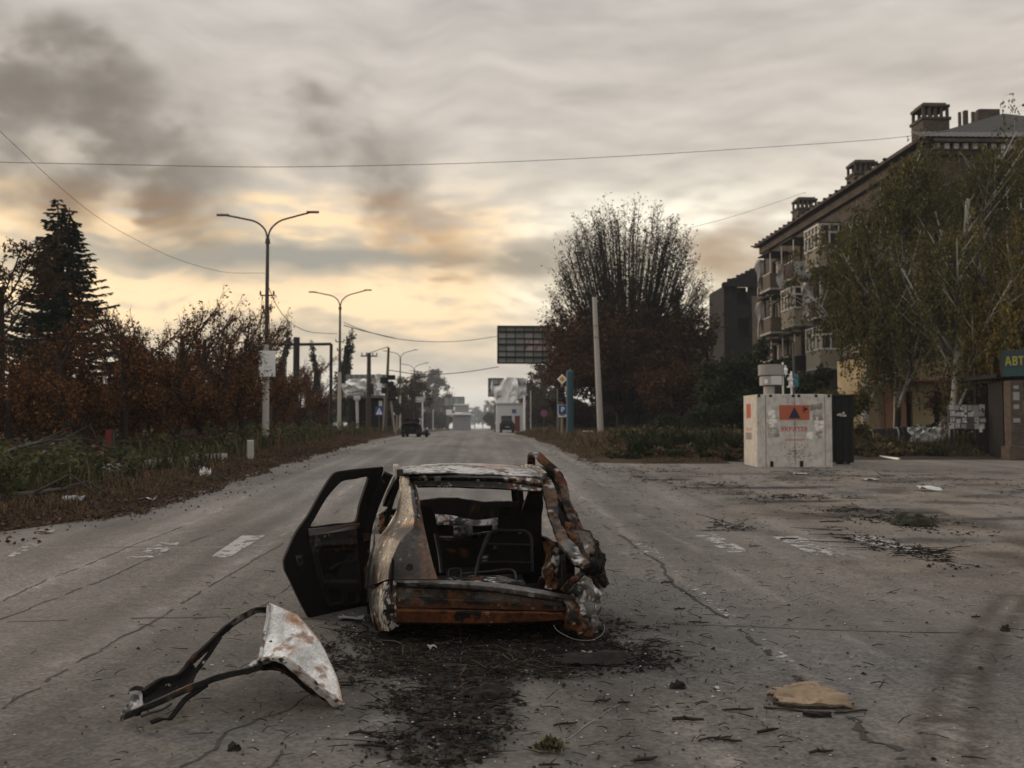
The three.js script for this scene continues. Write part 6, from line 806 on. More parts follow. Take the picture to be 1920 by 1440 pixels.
const bushes = [[1372, 45, 5.6, 51, 'tall black-green bush behind the left side of concrete shelter'], [1420, 50, 6.2, 52, 'dark green tree behind the grey advertising column'], [1505, 47, 4.6, 53, 'dark green bush under the balconies behind the shelter'], [1325, 43, 2.2, 54, 'low dark bush left of the concrete shelter'], [1250, 46, 1.9, 55, 'low dark bush before the brown tree']];
for (const [px, d, h, s, l] of bushes) plant('bush', l, 'bush', at(px, d, .1), bushTree(s, h, darkGreen, h < 3 ? 12 : 28, h < 3 ? .13 : .2));
plant('poplar_tree', 'narrow dark green poplar beside the fan-shaped tree', 'tree', at(1268, 74, .1), { seed: 60, h: 10.2, r: .2, levels: 2, wob: .06, up: .02, sag: .08, sagFrom: 1, bark: [.06, .055, .05], kids: [34, 6], start: [.15, .15], spread: [.5, .5], ratio: [.17, .5], thin: [.3, .5], leafFrom: 1, leaf: leafy(16, .22, darkGreen, .2, .25) });
// birches before the apartment block
const birchLeaf = [[.082, .080, .030], [.062, .066, .026], [.10, .09, .032], [.042, .047, .02], [.15, .11, .032]], birchGold = [[.24, .16, .036], [.15, .115, .03], [.085, .076, .024], [.06, .06, .02]];
const birchBark = (p) => { const k = noise(p.x * 3, p.y * 9, p.z * 3); return k > .62 || p.y - grade(-p.z) < .9 ? [.035, .032, .03] : [.46, .44, .40]; };
const birch = (s, h, cols, n = 22) => ({ seed: s, h: h * .86, r: .15, levels: 3, wob: .07, up: .03, sag: -.34, sagFrom: 3, bark: [.05, .04, .03], barkFn: birchBark, kids: [16, 8, 5], start: [.14, .2, .15], spread: [.60, .7, .8], ratio: [.44, .52, .60], thin: [.42, .42, .5], leafFrom: 2,
  leaf: (mb, pts, d, lvl) => { const e = pts[pts.length - 1], m = lvl === 3 ? Math.round(n * (.10 + 1.5 * sstep(.38, .62, fbm(pts[0].x * .9, pts[0].y * .9, pts[0].z * .9 + 30, 3)))) : 3; for (let i = 0; i < m; i++) { const p = catmull(pts, rnd()); p.add(V(gauss() * .12, gauss() * .1, gauss() * .12)); mb.leaf(p, V(gauss() * .5, -1, gauss() * .5), rr(.07, .15), pick(cols), .6); }
    if (lvl === 3) { const L = rr(.3, 1.6); for (let k = 0; k < 2; k++) { const q = e.clone().add(V(gauss() * .2, 0, gauss() * .2)); for (let i = 0; i < L * 15; i++) { const u = rnd(); mb.leaf(V(q.x + gauss() * .05 + u * .1, q.y - u * L, q.z + gauss() * .05), V(gauss() * .5, -1, gauss() * .5), rr(.06, .13), pick(cols), .6); } } } } });
plant('birch_tree', 'tall weeping birch with white forked trunk beside the poster board', 'tree', at(1783, 35.5, .05), birch(81, (hgt(228, 35.5) - .5) * .90, birchLeaf, 20), 'weeping birches in front of the apartment block');
plant('birch_tree', 'leftmost weeping birch, hanging before the balconies', 'tree', at(1618, 40, .05), birch(82, hgt(370, 40) - .6, birchLeaf, 22), 'weeping birches in front of the apartment block');
plant('birch_tree', 'weeping birch in the middle of the group, behind the black canopy', 'tree', at(1680, 38.5, .05), birch(83, hgt(290, 38.5) - .6, birchLeaf, 22), 'weeping birches in front of the apartment block');
plant('birch_tree', 'golden-leaved birch at the right edge above the kiosk', 'tree', at(1895, 34.5, .05), birch(84, (hgt(262, 34.5) - .5) * .78, birchGold, 20), 'weeping birches in front of the apartment block');
plant('bush', 'small red-leaved tree before the yellow shop', 'bush', at(1815, 37.5, .05), bushTree(85, 4.4, [[.09, .022, .016], [.05, .02, .014], [.03, .028, .014]], 12, .12));
plant('bush', 'leafy bush with yellowing sprays behind the concrete shelter', 'bush', at(1565, 36.5, .05), bushTree(86, 3.6, [[.06, .055, .02], [.04, .042, .018], [.12, .08, .02]], 18, .12));
// far trees: poplars left, hazy crowns along the road
const poplar = (s, h, cols) => ({ seed: s, h, r: .2, levels: 2, wob: .06, up: .02, sag: .08, sagFrom: 1, bark: darkBark, kids: [30, 6], start: [.12, .15], spread: [.45, .5], ratio: [.2, .5], thin: [.3, .5], leafFrom: 1, leaf: leafy(12, .24, cols, .2, .3) });
const pop = plant('poplar_tree', 'tall dark poplar behind the second lamp post', 'tree', at(637, 95, 0), poplar(90, 8.8, [[.020, .022, .014], [.03, .03, .016]]));
copy(pop, at(655, 98, 0), 2, 'narrow dark poplar just right of the second lamp post', [.8, .82, .8]); copy(pop, at(596, 92, 0), 4, 'narrow dark poplar under the pipe gantry', [.7, .86, .7]); copy(pop, at(527, 88, 0), 1, 'narrow poplar left of the pipe gantry upright', [.8, .98, .8]);
const roundTree = (s, h, cols) => ({ seed: s, h: h * .5, r: h * .018, levels: 2, wob: .05, up: .08, sag: .05, sagFrom: 2, bark: darkBark, kids: [12, 6], start: [.3, .2], spread: [.6, .6], ratio: [.7, .55], thin: [.4, .5], leafFrom: 9, leaf: () => {},
  more: (cr, wood, b) => { const N = 46, cl = []; for (let i = 0; i < N; i++) { const a = rnd() * 6.28, u = rr(-1, 1), R = Math.cbrt(rnd()); cl.push([Math.cos(a) * Math.sqrt(1 - u * u) * R * h * .30, h * (.54 + u * R * .38), Math.sin(a) * Math.sqrt(1 - u * u) * R * h * .30]); } for (const c of cl) { const m = 130, q = pick(cols); for (let i = 0; i < m; i++) cr.leaf(V(b.x + c[0] + gauss() * h * .062, b.y + c[1] + gauss() * h * .05, b.z + c[2] + gauss() * h * .062), randDir(), h * rr(.018, .036), jit(q, .25), .6); } } });
const far = plant('far_tree', 'green rounded tree behind the leaning utility pole', 'tree', at(733, 112, 0), roundTree(95, 7.2, [[.045, .05, .02], [.035, .04, .018], [.055, .05, .022]]));
const red = plant('far_tree', 'dark red-brown tree behind the fourth lamp post', 'tree', at(772, 150, 0), roundTree(96, 9.6, [[.055, .026, .018], [.04, .022, .016], [.05, .035, .02]]));
[[702, 150, 1.0, 'pale green tree over the white-draped shelter'], [676, 130, 1.0, 'grey-green tree left above the white-draped shelter'], [752, 165, 1.1, 'dull tree behind the third lamp post'], [758, 125, .8, 'low tree behind the burnt van'], [1003, 150, 1.3, 'dark roadside tree right of the torn billboard'], [1030, 120, 1.2, 'dark tree behind the priority sign'], [1052, 95, .8, 'dark low tree behind the blue post'], [1012, 200, 1.4, 'hazy tree right of the white stall']].forEach(([px, d, s, l], i) => copy(i % 2 ? red : far, at(px, d, -.1), i * 1.7, l, [s, s * .85, s]));
[[806, 420, 3.0, 'tall pale tree in the smoke'], [822, 480, 3.0, 'grey hazy tree beyond the last lamp post'], [838, 430, 1.9, 'hazy low tree left of the distant billboard'], [905, 900, 3.2, 'faint blue tree right of the road end'], [922, 800, 3.2, 'faint blue tree before the torn billboard'], [938, 700, 3.2, 'hazy tree behind the torn white sheeting'], [890, 1100, 3.4, 'faintest tree where the road ends'], [876, 1000, 3.5, 'faint blue tree left of the road end'], [985, 420, 2.7, 'hazy tree behind the white post'], [790, 340, 2.1, 'hazy tree beyond the small crossing sign']].forEach(([px, d, s, l], i) => copy(i % 2 ? far : red, at(px, d, -.2), i * 2.1, l, [s, s * (px < 830 ? 1.0 : .85), s]));
['just right of the second lamp post', 'behind the left end of the white-draped shelter', 'behind the middle of the white-draped shelter', 'behind the dark upright utility pole', 'behind the leaning utility pole legs', 'right of the leaning utility pole', 'under the right end of the pipe gantry', 'under the middle of the pipe gantry', 'right of the thin gantry mast'].forEach((w, i) => copy(far, at([640, 655, 668, 690, 712, 724, 612, 590, 570][i], 120 + i * 6, -.2), i * 1.3, 'dull low tree in the dark belt ' + w, [1.0, .75, 1.0]));
{ seed(640); const th = plant('thicket_bush', 'dark undergrowth bush deep behind the left row of brown trees', 'bush', at(150, 46, 0), bushTree(44, 3.6, [[.030, .020, .013], [.022, .020, .012], [.04, .024, .015]], 12, .2), 'undergrowth behind the left row of trees'); for (let i = 0; i < 34; i++) { const px = -40 + i * 19 + rr(-8, 8), d = 42 + rr(0, 10) + i * 1.5, s = rr(.8, 1.3); copy(th, at(px, d, -.1), rnd() * 6.28, null, [s, s * rr(.7, 1.0), s]); } for (let i = 0; i < 13; i++) { const px = 1075 + i * 27, d = 74 + (i % 3) * 6, s = rr(1.0, 1.4); const c = copy(th, at(px, d, -.1), rnd() * 6.28, 'dark undergrowth bush seen under the fan-shaped tree', [s, s * rr(.8, 1.1), s]); c.userData.group = 'undergrowth behind the fan-shaped tree'; } for (let i = 0; i < 18; i++) { const L = i < 10, px = L ? 716 + i * 13 : 925 + (i - 10) * 17, d = L ? 105 + i * 26 : 330 - (i - 10) * 30, s = rr(1.2, 1.6) * (1 + d / 400); const c = copy(th, at(px, d, -.1), rnd() * 6.28, L ? 'low dark roadside bush far off along the left verge' : 'low dark roadside bush far off along the right verge', [s, s * .8, s]); c.userData.group = L ? 'far bushes along the left verge' : 'far bushes along the right verge'; } }

// ================================================================ grass, weeds, leaf litter
function blades(n, spot, size, cols, name, mat = M.grass, bend = .5) {
  const mb = new MB(); for (let i = 0; i < n; i++) { const s = spot(); if (!s) continue; const [x, y, d, k = 1] = s, h = size * rr(.45, 1.25) * k * (.45 + 1.1 * fbm(x * 1.7 + 60, d * 1.7, 0, 3)), az = rnd() * 6.28, a = V(Math.cos(az), 0, Math.sin(az)), w = .005 + h * .016 * (d > 25 ? 1.6 : 1), p = V(x, y, -d), sd = V(-a.z, 0, a.x).multiplyScalar(w), b1 = p.clone().addScaledVector(a, h * bend * .3).add(V(0, h * .6, 0)), b2 = p.clone().addScaledVector(a, h * bend * rr(.6, 1.2)).add(V(0, h * rr(.75, 1), 0)), c = pick(cols), k0 = mb.n; mb.v(p.clone().sub(sd), c); mb.v(p.clone().add(sd), c); mb.v(b1.clone().add(sd.clone().multiplyScalar(.8)), c); mb.v(b1.clone().sub(sd.clone().multiplyScalar(.8)), c); mb.v(b2, c); mb.i.push(k0, k0 + 1, k0 + 2, k0, k0 + 2, k0 + 3, k0 + 3, k0 + 2, k0 + 4); }
  const m = put(name, mb.geo(), mat); m.userData.kind = 'stuff'; return m;
}
const dryCols = [[.125, .085, .048], [.095, .064, .038], [.16, .115, .068], [.06, .044, .028], [.105, .062, .036]], greenCols = [[.050, .058, .024], [.068, .070, .032], [.038, .044, .019], [.10, .088, .044]];
const leftZ = (lo, hi) => { const d = 13 + Math.pow(rnd(), 1.6) * 75, x = edgeL(d) - rr(lo, hi) * (1 + d * .006); return [x, d]; };
seed(801); tag(blades(56000, () => { const [x, d] = leftZ(0, 2.6); const q = fbm(x * .8, d * .5, 0, 3); if (q < .40) return null; return [x, grade(d) + .02 + .12 * sstep(0, 1, edgeL(d) - x), d, (.35 + .7 * sstep(.2, 1.4, edgeL(d) - x)) * (1 + d * .006)]; }, .13, dryCols, 'dry_grass'), 'short dry brown grass along the left road edge', 'grass');
seed(802); tag(blades(62000, () => { const d = 15 + Math.pow(rnd(), 1.4) * 80, x = edgeL(d) - 1.3 - Math.pow(rnd(), .8) * 8; const q = fbm(x * .5 + 40, d * .5, 0, 3); if (q < .38) return null; return [x, grade(d) + .12, d, .6 + q]; }, .46, [...greenCols, ...greenCols, dryCols[0], dryCols[1]], 'weeds'), 'green knee-high weeds under the left trees', 'weeds');
seed(803); tag(blades(80000, () => { const d = 29 + Math.pow(rnd(), 1.9) * 60, x = edgeR(d) + Math.pow(rnd(), 1.1) * 10 - .1; const fr = 28.9 + 1.8 * fbm(x * .9 + 90, 3, 0, 3); if (d < fr || (d < 33 && x > 7.4)) return null; const q = fbm(x * .5 + 10, d * .4, 0, 3); if (q < .36) return null; return [x, grade(d) + .06, d, (.22 + .70 * sstep(0, 1.5, x - edgeR(d)) * sstep(0, 4, d - fr)) * (.5 + q)]; }, .50, [...dryCols, [.15, .105, .062], [.13, .095, .058], greenCols[3]], 'dry_grass'), 'tall straw-coloured grass on the right verge', 'grass');
seed(804); tag(blades(46000, () => { const px = 1180 + rnd() * 210, d = 31 + Math.pow(rnd(), 1.3) * 26, p = at(px, d), q = fbm(p.x * .6 + 80, d * .5, 0, 3); if (q < .42) return null; return [p.x, p.y + .08, d, .5 + q]; }, .55, [[.026, .032, .015], [.036, .042, .019], [.018, .024, .012], [.05, .052, .024]], 'weeds'), 'dark green weeds between the big tree and the concrete shelter', 'weeds');
seed(805); tag(blades(48000, () => { const px = 1604 + rnd() * 300, d = 31.9 + Math.pow(rnd(), 1.2) * 8, p = at(px, d); if (d < 31.6 + 2.2 * fbm(p.x * .8, 7, 0, 3)) return null; if (px > 1845 && d < 35) return null; const q = fbm(p.x * .8 + 20, d * .8, 0, 3); if (q < .40) return null; return [p.x, p.y + .05, d, (.25 + .75 * sstep(31.8, 34.5, d)) * (.5 + q * .9)]; }, .50, [...dryCols, ...greenCols, ...greenCols, [.12, .09, .02]], 'weeds'), 'mixed brown and green weeds before the black canopy', 'weeds');
seed(806); { const mb = new MB(); for (let i = 0; i < 26000; i++) { const d = 13 + Math.pow(rnd(), 1.4) * 40, x = edgeL(d) + .3 + (rnd() < .06 ? rnd() * 1.2 : 0) - Math.pow(rnd(), 1.5) * 4, y = grade(d) + (x > edgeL(d) ? .012 : .10 * sstep(0, 1, edgeL(d) - x) + .03); const dir = randDir(); dir.y *= .3; mb.leaf(V(x, y + rnd() * .03, -d), dir, rr(.03, .085), pick([[.085, .050, .029], [.06, .038, .024], [.045, .030, .02], [.12, .078, .048]]), .6); } tag(put('fallen_leaves', mb.geo(), M.grass), 'fallen brown leaves along the left road edge', 'leaves', null, 'stuff'); }
seed(807); { const mb = new MB(); const wood = [.045, .034, .026]; for (let i = 0; i < 900; i++) { const d = 12.8 + Math.pow(rnd(), 1.7) * 26, x = edgeL(d) - Math.pow(rnd(), 1.3) * 3.4 + .15, p = V(x, grade(d) + .05 + .1 * sstep(0, 1, edgeL(d) - x), -d), az = rnd() * 6.28, L = rr(.1, .55), q = p.clone().add(V(Math.cos(az) * L, rr(-.02, .18) * L * 2, Math.sin(az) * L)); mb.tube([p, p.clone().lerp(q, .5).add(V(0, .03, 0)), q], [.008, .006, .003], 3, jit(wood)); } tag(put('fallen_twigs', mb.geo(), M.bark), 'thin dead twigs tangled in the left verge', 'twigs', null, 'stuff'); }
// leafy weeds: stems with broad leaves, as clumps one can tell apart at the edge of the left bushes
seed(808); { const mb = new MB(); for (let c = 0; c < 260; c++) { const d = 17 + Math.pow(rnd(), 1.4) * 45, x = edgeL(d) - 1.6 - rnd() * 4.5, y = grade(d) + .1, H = rr(.4, 1.05), g = rnd() < .75; for (let s = 0; s < 7; s++) { const dr = V(gauss() * .35, 1, gauss() * .35).normalize(), p0 = V(x + gauss() * .18, y, -d + gauss() * .18); for (let k = 0; k < 13; k++) { const q = p0.clone().addScaledVector(dr, H * (k + 1) / 13 * rr(.8, 1.1)); mb.leaf(q, V(gauss(), .25, gauss()), rr(.08, .17), pick(g ? greenCols : dryCols), .55); } } } tag(put('leafy_weeds', mb.geo(), M.leaf), 'broad-leaved green weeds in front of the left trees', 'weeds', null, 'stuff'); }
seed(809); { const mb = new MB(); for (let c = 0; c < 330; c++) { const R = c > 240, px = R ? rr(1606, 1790) : 1150 + rnd() * 245, d = R ? rr(32.6, 36) : 30.6 + Math.pow(rnd(), 1.3) * 16, p = at(px, d, .06), H = rr(.18, .62) * (R ? .6 : d > 34 ? 1.4 : .7), cols = rnd() < .62 ? [[.03, .038, .017], [.045, .05, .022], [.022, .028, .013]] : rnd() < .6 ? dryCols : [[.10, .075, .022], [.07, .06, .024]]; for (let s = 0; s < 8; s++) { const dr = V(gauss() * .45, 1, gauss() * .45).normalize(), p0 = V(p.x + gauss() * .25, p.y, p.z + gauss() * .2); for (let k = 0; k < 12; k++) mb.leaf(p0.clone().addScaledVector(dr, H * (k + 1) / 12 * rr(.8, 1.1)), V(gauss(), .2, gauss()), rr(.08, .2), pick(cols), .5); } } tag(put('leafy_weeds', mb.geo(), M.leaf), 'mixed dark and withered leafy weeds on the right verge', 'weeds', null, 'stuff'); }
// ================================================================ litter on the ground
// charred rubbish under and behind the wreck: flakes, chips, twigs
{
  seed(901); const tw = new MB(), ch = new MB(); const rot = new THREE.Matrix4();
  const lump = (x, y, z, r, c) => { const k = ch.n, n = 5 + Math.floor(rnd() * 2), top = V(x + gauss() * r * .2, y + r * rr(.5, .9), z + gauss() * r * .2); const ring = []; for (let i = 0; i < n; i++) { const a = i / n * 6.28 + rnd() * .5, q = r * rr(.6, 1.2); ring.push(V(x + Math.cos(a) * q, y + r * .12, z + Math.sin(a) * q)); } for (let i = 0; i < n; i++) { const q = rr(.6, 1.5); ch.tri(ring[i], top, ring[(i + 1) % n], c.map((v) => v * q)); } };
  const twig = (x, z, L, r, c, lift = .012) => { const az = rnd() * 6.28, p = V(x, grade(-z) + lift + r, z), q = p.clone().add(V(Math.cos(az) * L, rnd() < .15 ? L * .3 : rr(0, .012), Math.sin(az) * L)), m = p.clone().lerp(q, rr(.35, .65)).add(V(gauss() * L * .12, rr(0, .012), gauss() * L * .12)); tw.tube([p, m, q], [r, r * .9, r * .5], 4, c); };
  const dens = (x, d) => { const w = fbm(x * 2.4 + 8, d * 2.4, 0, 4) - .5, s1 = Math.pow((x - .05) / 1.22, 2) + Math.pow((d - 7.3) / 1.22, 2), s2 = Math.pow((x + .08 + (6.2 - d) * .14) / .44, 2) + Math.pow((d - 5.7) / 1.05, 2); return Math.max(sstep(1.5, .2, s1 + w * 1.5), .75 * sstep(1.3, .1, s2 + w * 2.4)); };
  const tones = [[.011, .009, .008], [.018, .014, .011], [.030, .023, .017], [.009, .008, .007], [.075, .055, .038]];
  for (let i = 0; i < 30000; i++) { const x = rr(-2.2, 2.2), d = rr(4.3, 9.2); if (rnd() > dens(x, d)) continue; const k = rnd(); if (k < .42) twig(x, -d, rr(.03, .16) * (rnd() < .08 ? 2.2 : 1), rr(.0016, .0042), jit(tones[Math.floor(Math.pow(rnd(), 1.5) * 5)])); else if (k < .94) lump(x, .008, -d, rr(.006, .024) * (rnd() < .05 ? 1.8 : 1), jit(tones[Math.floor(rnd() * 4)])); else lump(x, .01, -d, rr(.004, .012), jit([.30, .29, .27])); }
  // bits thrown wider over the asphalt
  for (let i = 0; i < 9500; i++) { const far = rnd() < .66, x = far ? rr(1.5, 16) : gauss() * 2.6 + .2, d = far ? 6 + rnd() * 21 : rr(4.3, 11); if (x < -3 && rnd() < .7) continue; const y = grade(d) + .008; const k = rnd(); if (k < .25) twig(x, -d, rr(.03, .13), rr(.002, .004), jit(tones[2])); else if (k < .93) lump(x, y, -d, rr(.003, .011) * (rnd() < .06 ? 2 : 1), jit(k < .72 ? tones[Math.floor(rnd() * 4)] : [.28, .26, .24])); }
  // branches and twigs strewn in bands over the crossing on the right
  const band = (n, px0, px1, py0, py1, Lm) => { for (let i = 0; i < n; i++) { const t = rnd(), p = onGround(mix(px0, px1, t), mix(py0, py1, t) + gauss() * 15); if (fbm(p.x * 1.1 + 5, p.z * 1.3, 0, 3) < .40 + rnd() * .16) continue; if (rnd() < .5) twig(p.x, p.z, rr(.04, Lm) * (rnd() < .15 ? 1.6 : .6), rr(.003, .007), jit(tones[Math.floor(rnd() * 3)], .4)); else lump(p.x, grade(-p.z) + .008, p.z, rr(.008, .035), jit(tones[Math.floor(rnd() * 4)])); } };
  band(900, 1180, 1620, 890, 950, .34); band(700, 1380, 1760, 925, 985, .3); band(400, 1560, 1930, 960, 1010, .3); band(420, 1740, 1930, 1060, 1100, .26); band(300, 1120, 1560, 875, 900, .5); band(350, 1500, 1930, 885, 920, .5); band(300, 1550, 1780, 1000, 1050, .5); band(260, 1000, 1120, 828, 872, .6); band(120, 1330, 1430, 985, 1000, .4);
  tag(put('charred_debris', ch.geo(), M.vert), 'charred flakes and crumbs strewn round the wreck and over the road', 'debris', null, 'stuff'); tag(put('twig_litter', tw.geo(), M.bark), 'small broken twigs strewn over the asphalt', 'twigs', null, 'stuff');
}
// black heaps of burnt matter
function heap(px, py, rx, rz, h, label, s, col = [.016, .014, .012]) { seed(s); const p = onGround(px, py), rows = []; for (let j = 0; j <= 8; j++) { const row = []; for (let i = 0; i <= 10; i++) { const u = i / 5 - 1, v = j / 4 - 1, q = Math.max(0, 1 - u * u - v * v); row.push(V(p.x + u * rx, p.y + .006 + h * Math.sqrt(q) * (.3 + 1.1 * noise(u * 3 + s, v * 3)), p.z + v * rz)); } rows.push(row); } return solo('burnt_heap', sheet(rows, { nu: 44, nv: 34, dent: .022, df: 12, t: .004, hole: (a, b) => Math.pow(a * 2 - 1, 2) + Math.pow(b * 2 - 1, 2) + (noise(a * 9 + s, b * 9) - .5) > 1, col: (q) => { const k = .4 + 1.5 * fbm(q.x * 20, q.y * 20 + 5, q.z * 20 + 40, 3); return [col[0] * k, col[1] * k, col[2] * k]; } }), M.vert, label, 'debris'); }
heap(910, 1305, .20, .09, .045, 'black crumbling heap on the road straight behind the burnt car', 3); heap(868, 1333, .07, .05, .03, 'small black clod left of the crumbling heap', 4); heap(1712, 985, .32, .22, .16, 'dark clump of burnt leaves on the crossing near the right edge', 5, [.022, .024, .016]); heap(1270, 1292, .05, .03, .04, 'black clod on the asphalt right of the burnt patch', 6); heap(440, 1408, .035, .03, .04, 'small black clod at the bottom left in front of the tailgate', 7); heap(1885, 1184, .035, .03, .05, 'small black clod on the asphalt at the right edge', 8); heap(1120, 1240, .3, .18, .05, 'sooty mound under the right rear corner of the burnt car', 9);
// slab of bark or board
{ seed(30); const P = (x, y, h) => { const p = onGround(x, y); p.y += h; return p; }; const t = thing('broken_board', 'splintered tan board lying on the crack at the lower right', 'board', onGround(1525, 1325));
  put('board', sheet([[P(1432, 1302, .055), P(1470, 1296, .045), P(1530, 1294, .05), P(1580, 1312, .04), P(1596, 1322, .02)], [P(1438, 1314, .045), P(1480, 1312, .05), P(1530, 1310, .055), P(1576, 1322, .045), P(1602, 1329, .02)], [P(1446, 1325, .02), P(1490, 1330, .022), P(1535, 1332, .022), P(1575, 1332, .02), P(1600, 1332, .012)]], { nu: 80, nv: 30, dent: .022, df: 14, t: .018, hole: (u, v) => Math.min(u, 1 - u) * 4 + noise(u * 3 + 4, v * 9) * .9 < .62 || v + noise(u * 24, 1) * .3 + noise(u * 5, 4) * .3 < .34, col: (p, u, v, s) => { const n = fbm(p.x * 9, p.z * 30 + 90, 0, 4), k = .6 + n; return s || v > .93 ? [.05, .04, .03] : mix3([.20 * k, .148 * k, .10 * k], [.10, .07, .05], sstep(.55, .7, fbm(p.x * 16, p.z * 16 + 50, 0, 3)) * .6); } }), M.vert, t);
  put('splinter', bar([P(1432, 1330, .012), P(1500, 1336, .012), P(1560, 1340, .012), P(1625, 1336, .014)], .014, .008, () => [.03, .024, .02], { n: 20, dent: .006 }), M.vert, t); put('splinter', bar([P(1505, 1344, .02), P(1530, 1346, .02), P(1558, 1346, .016)], .03, .02, () => [.022, .018, .016], { n: 12, dent: .006 }), M.vert, t); }
// loose twigs one can tell apart
{ seed(66); const list = [[1290, 1355, .17], [1385, 1335, .17], [1275, 1145, .10], [1310, 1170, .16], [1340, 1390, .18], [1170, 1322, .07], [1240, 1250, .10], [1415, 1026, .16], [1365, 1393, .14], [1540, 1416, .12], [1060, 1363, .13], [1030, 1440, .1], [940, 1336, .10], [790, 1355, .16], [680, 1380, .14], [650, 1290, .12], [700, 1405, .2], [1210, 1430, .12], [1440, 1376, .13], [1830, 1160, .08], [1130, 1318, .10], [1700, 1040, .28], [1560, 980, .4], [1480, 1012, .25], [1250, 1095, .12]];
  list.forEach(([px, py, L], i) => { const p = onGround(px, py), az = gauss() * .5, r = .006 + rnd() * .005, dx = Math.cos(az) * L / 2, dz = Math.sin(az) * L / 2, mb = new MB(); mb.tube([V(p.x - dx, p.y + r + .006, p.z - dz), V(p.x - dx * .3 + gauss() * .01, p.y + r + .012, p.z - dz * .3 + gauss() * .015), V(p.x + dx * .4, p.y + r + .008, p.z + dz * .4 + gauss() * .015), V(p.x + dx, p.y + r + .012, p.z + dz)], [r * .8, r, r * .9, r * .5], 6, jit([.032, .025, .02])); mb.tube([V(p.x, p.y + r + .01, p.z), V(p.x + gauss() * .03, p.y + r + .03, p.z + gauss() * .03)], [r * .6, r * .3], 4, [.03, .024, .018]); solo('broken_twig', mb.geo(), M.bark, 'short dark broken twig lying loose on the grey asphalt', 'twig', 'broken twigs scattered on the asphalt'); }); }
{ seed(67); const t = thing('leaf_tuft', 'tuft of withered green leaves on the asphalt at the bottom centre', 'leaves', onGround(1030, 1412)); const mb = new MB(), p0 = onGround(1030, 1412); for (let i = 0; i < 130; i++) { const p = V(p0.x + gauss() * .07, p0.y + .008 + rnd() * .035, p0.z + gauss() * .03), d = V(gauss(), .3 + rnd() * .5, gauss()); mb.leaf(p, d, rr(.02, .06), pick([[.10, .095, .045], [.06, .055, .03], [.16, .14, .085], [.035, .03, .02]]), .45); } put('leaves', mb.geo(), M.grass, t); }
// pale scraps: paper, plastic, glass
{ seed(68); const scrap = (px, py, w, label, col, h = .04) => { const p = onGround(px, py); const rows = []; for (let j = 0; j <= 3; j++) { const r = []; for (let i = 0; i <= 3; i++) r.push(V(p.x + (i / 3 - .5) * w + gauss() * w * .08, p.y + .012 + rnd() * h, p.z + (j / 3 - .5) * w * .7 + gauss() * w * .06)); rows.push(r); } solo('litter_scrap', sheet(rows, { nu: 12, nv: 12, dent: .006, t: .004, col: () => col }), M.vert, label, 'litter'); };
  const up = (o) => o;
  scrap(1742, 921, .42, 'crumpled white sheet on the dirty crossing near the right edge', [.5, .5, .5], .1); scrap(1632, 901, .34, 'flat white scrap on the crossing below the steel container', [.42, .42, .41]); scrap(1500, 890, .30, 'white scrap just in front of the concrete shelter', [.42, .41, .39]); scrap(660, 1163, .20, 'pale foil-like scrap under the open car door', [.20, .20, .21], .03); scrap(810, 1222, .06, 'small pale scrap behind the left end of the bumper', [.28, .27, .25]); scrap(1100, 1226, .07, 'pale strip in the ash behind the bumper', [.26, .25, .22], .02); scrap(130, 953, .55, 'crumpled silver plastic in the leaves at the left road edge', [.30, .32, .34], .22); scrap(274, 942, .30, 'white scrap at the left road edge right of the silver plastic', [.45, .45, .44], .1); scrap(384, 898, .22, 'upright white cup-like scrap in the left verge', [.55, .55, .54], .3); scrap(372, 882, .34, 'white bottle-like scrap above the cup in the left verge', [.5, .5, .5], .12); scrap(1050, 824, .9, 'white rubbish heap by the right verge beyond the car', [.52, .52, .52], .3); scrap(1353, 858, .5, 'white rag in the grass left of the concrete shelter', [.5, .48, .47], .25); scrap(420, 886, .25, 'pale stone-like scrap at the left kerb', [.4, .39, .36], .12); scrap(84, 1008 - 8, .2, 'small pale scrap at the lower left edge of the road', [.3, .28, .25]); }
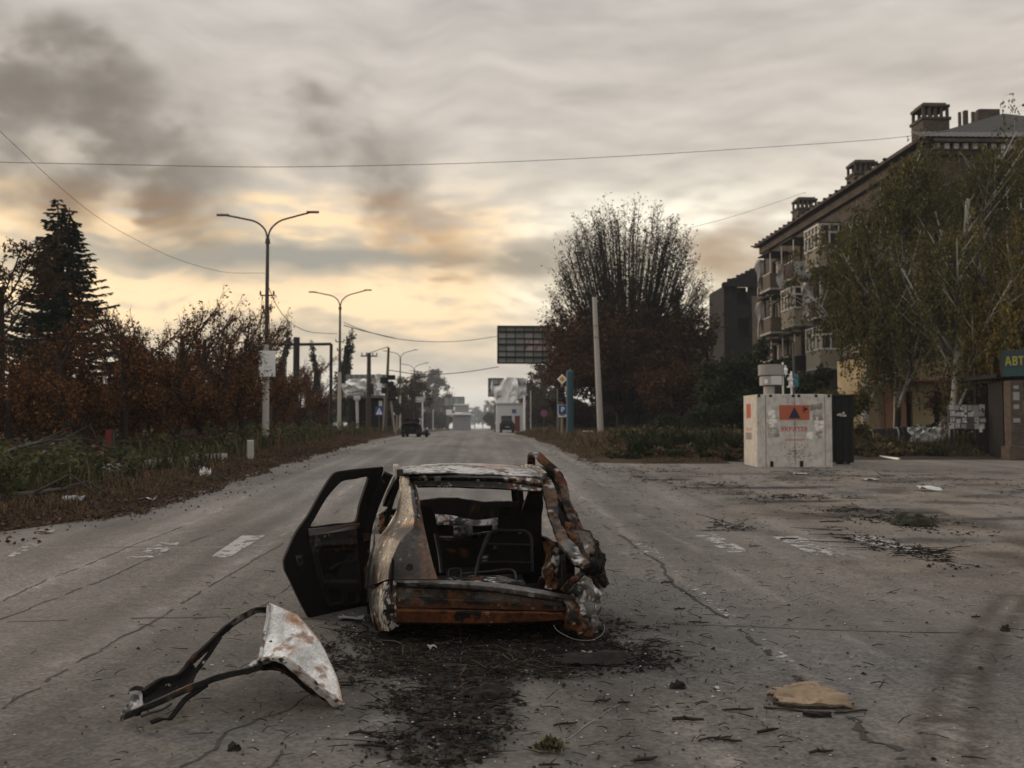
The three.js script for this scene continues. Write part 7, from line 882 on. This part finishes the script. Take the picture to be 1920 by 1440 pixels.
{ // white laths and pipes by the birches, low white sign, fallen branches
  const stick = (label, a, b, r, mat) => { const p = onGround(a[0], a[1]), q = onGround(b[0], b[1]); p.y += a[2] ?? .05; q.y += b[2] ?? .05; solo('white_lath', tubeG([p, p.clone().lerp(q, .5), q], r, 6, 4), mat, label, 'lath'); };
  stick('long white lath on the ground right of the steel container', [1642, 858], [1687, 864], .04, M.white); stick('white lath leaning in the weeds near the birch trunk', [1740, 850, .4], [1777, 853, .05], .04, M.white); stick('short white lath standing askew before the black canopy', [1700, 850, .35], [1711, 855, .05], .05, M.white); stick('short white lath in the weeds under the canopy', [1704, 846, .75], [1714, 849, .55], .05, M.white); stick('thin white lath along the ground at the right edge', [1896, 857], [1925, 857], .03, M.white);
  const d = 60, b = at(1102, d); const t = thing('low_sign', 'small low white sign at the foot of the leaning concrete pole', 'sign', b); put('board', box(b.x, b.y + .22, b.z, .62, .26, .04, 0, .005), M.white, t); for (const s of [-.25, .25]) put('leg', box(b.x + s, b.y, b.z - .03, .05, .4, .03), M.steel, t);
  seed(69); const br = (label, pts, r) => { const mb = new MB(), P = pts.map(([x, y, dd]) => W(x, y, dd)); mb.tube(P, P.map((_, i) => r * (1 - .7 * i / (P.length - 1))), 6, [.07, .062, .055]); for (let i = 1; i < P.length; i++) for (let k = 0; k < 3; k++) { const q = P[i].clone().lerp(P[i - 1], rnd()); mb.tube([q, q.clone().add(V(rr(0, .8), rr(-.3, .35), gauss() * .3)), q.clone().add(V(rr(.6, 1.4), rr(-.5, .35), gauss() * .4))], [r * .35, r * .25, .006], 4, [.06, .05, .042]); } solo('fallen_branch', mb.geo(), M.bark, label, 'branch'); };
  br('grey fallen branch arching over the weeds at the left', [[5, 852, 21], [40, 838, 21.5], [75, 829, 22], [120, 824, 22.5]], .06); br('lower fallen branch lying along the weeds at the left', [[60, 838, 22], [110, 842, 22], [170, 848, 23]], .04); br('dark fallen trunk along the dry grass at the left edge', [[-40, 935, 17], [60, 926, 17.6], [130, 914, 18.4]], .08);
  { const d2 = 24.5, p = at(204, d2, .1), t2 = thing('red_panel', 'small red panel standing between the tree trunks on the left', 'panel', p); const y = hgt(838, d2); put('panel', box(p.x, y, p.z, .22, .42, .03, -.5, .004), flat(.10, .010, .012, .7), t2); put('post', post(V(p.x + .12, p.y, p.z), hgt(806, d2) - p.y, .02, .02, 6), M.steel, t2); }
  { const d2 = 30, p = at(470, d2, .1), t2 = thing('stone_post', 'short grey stone post in the weeds before the nearest lamp post', 'post', p); put('stone', box(p.x, p.y, p.z, .2, .6, .2, .2, .03), M.concrete, t2); } }
renderer.render(scene, camera);
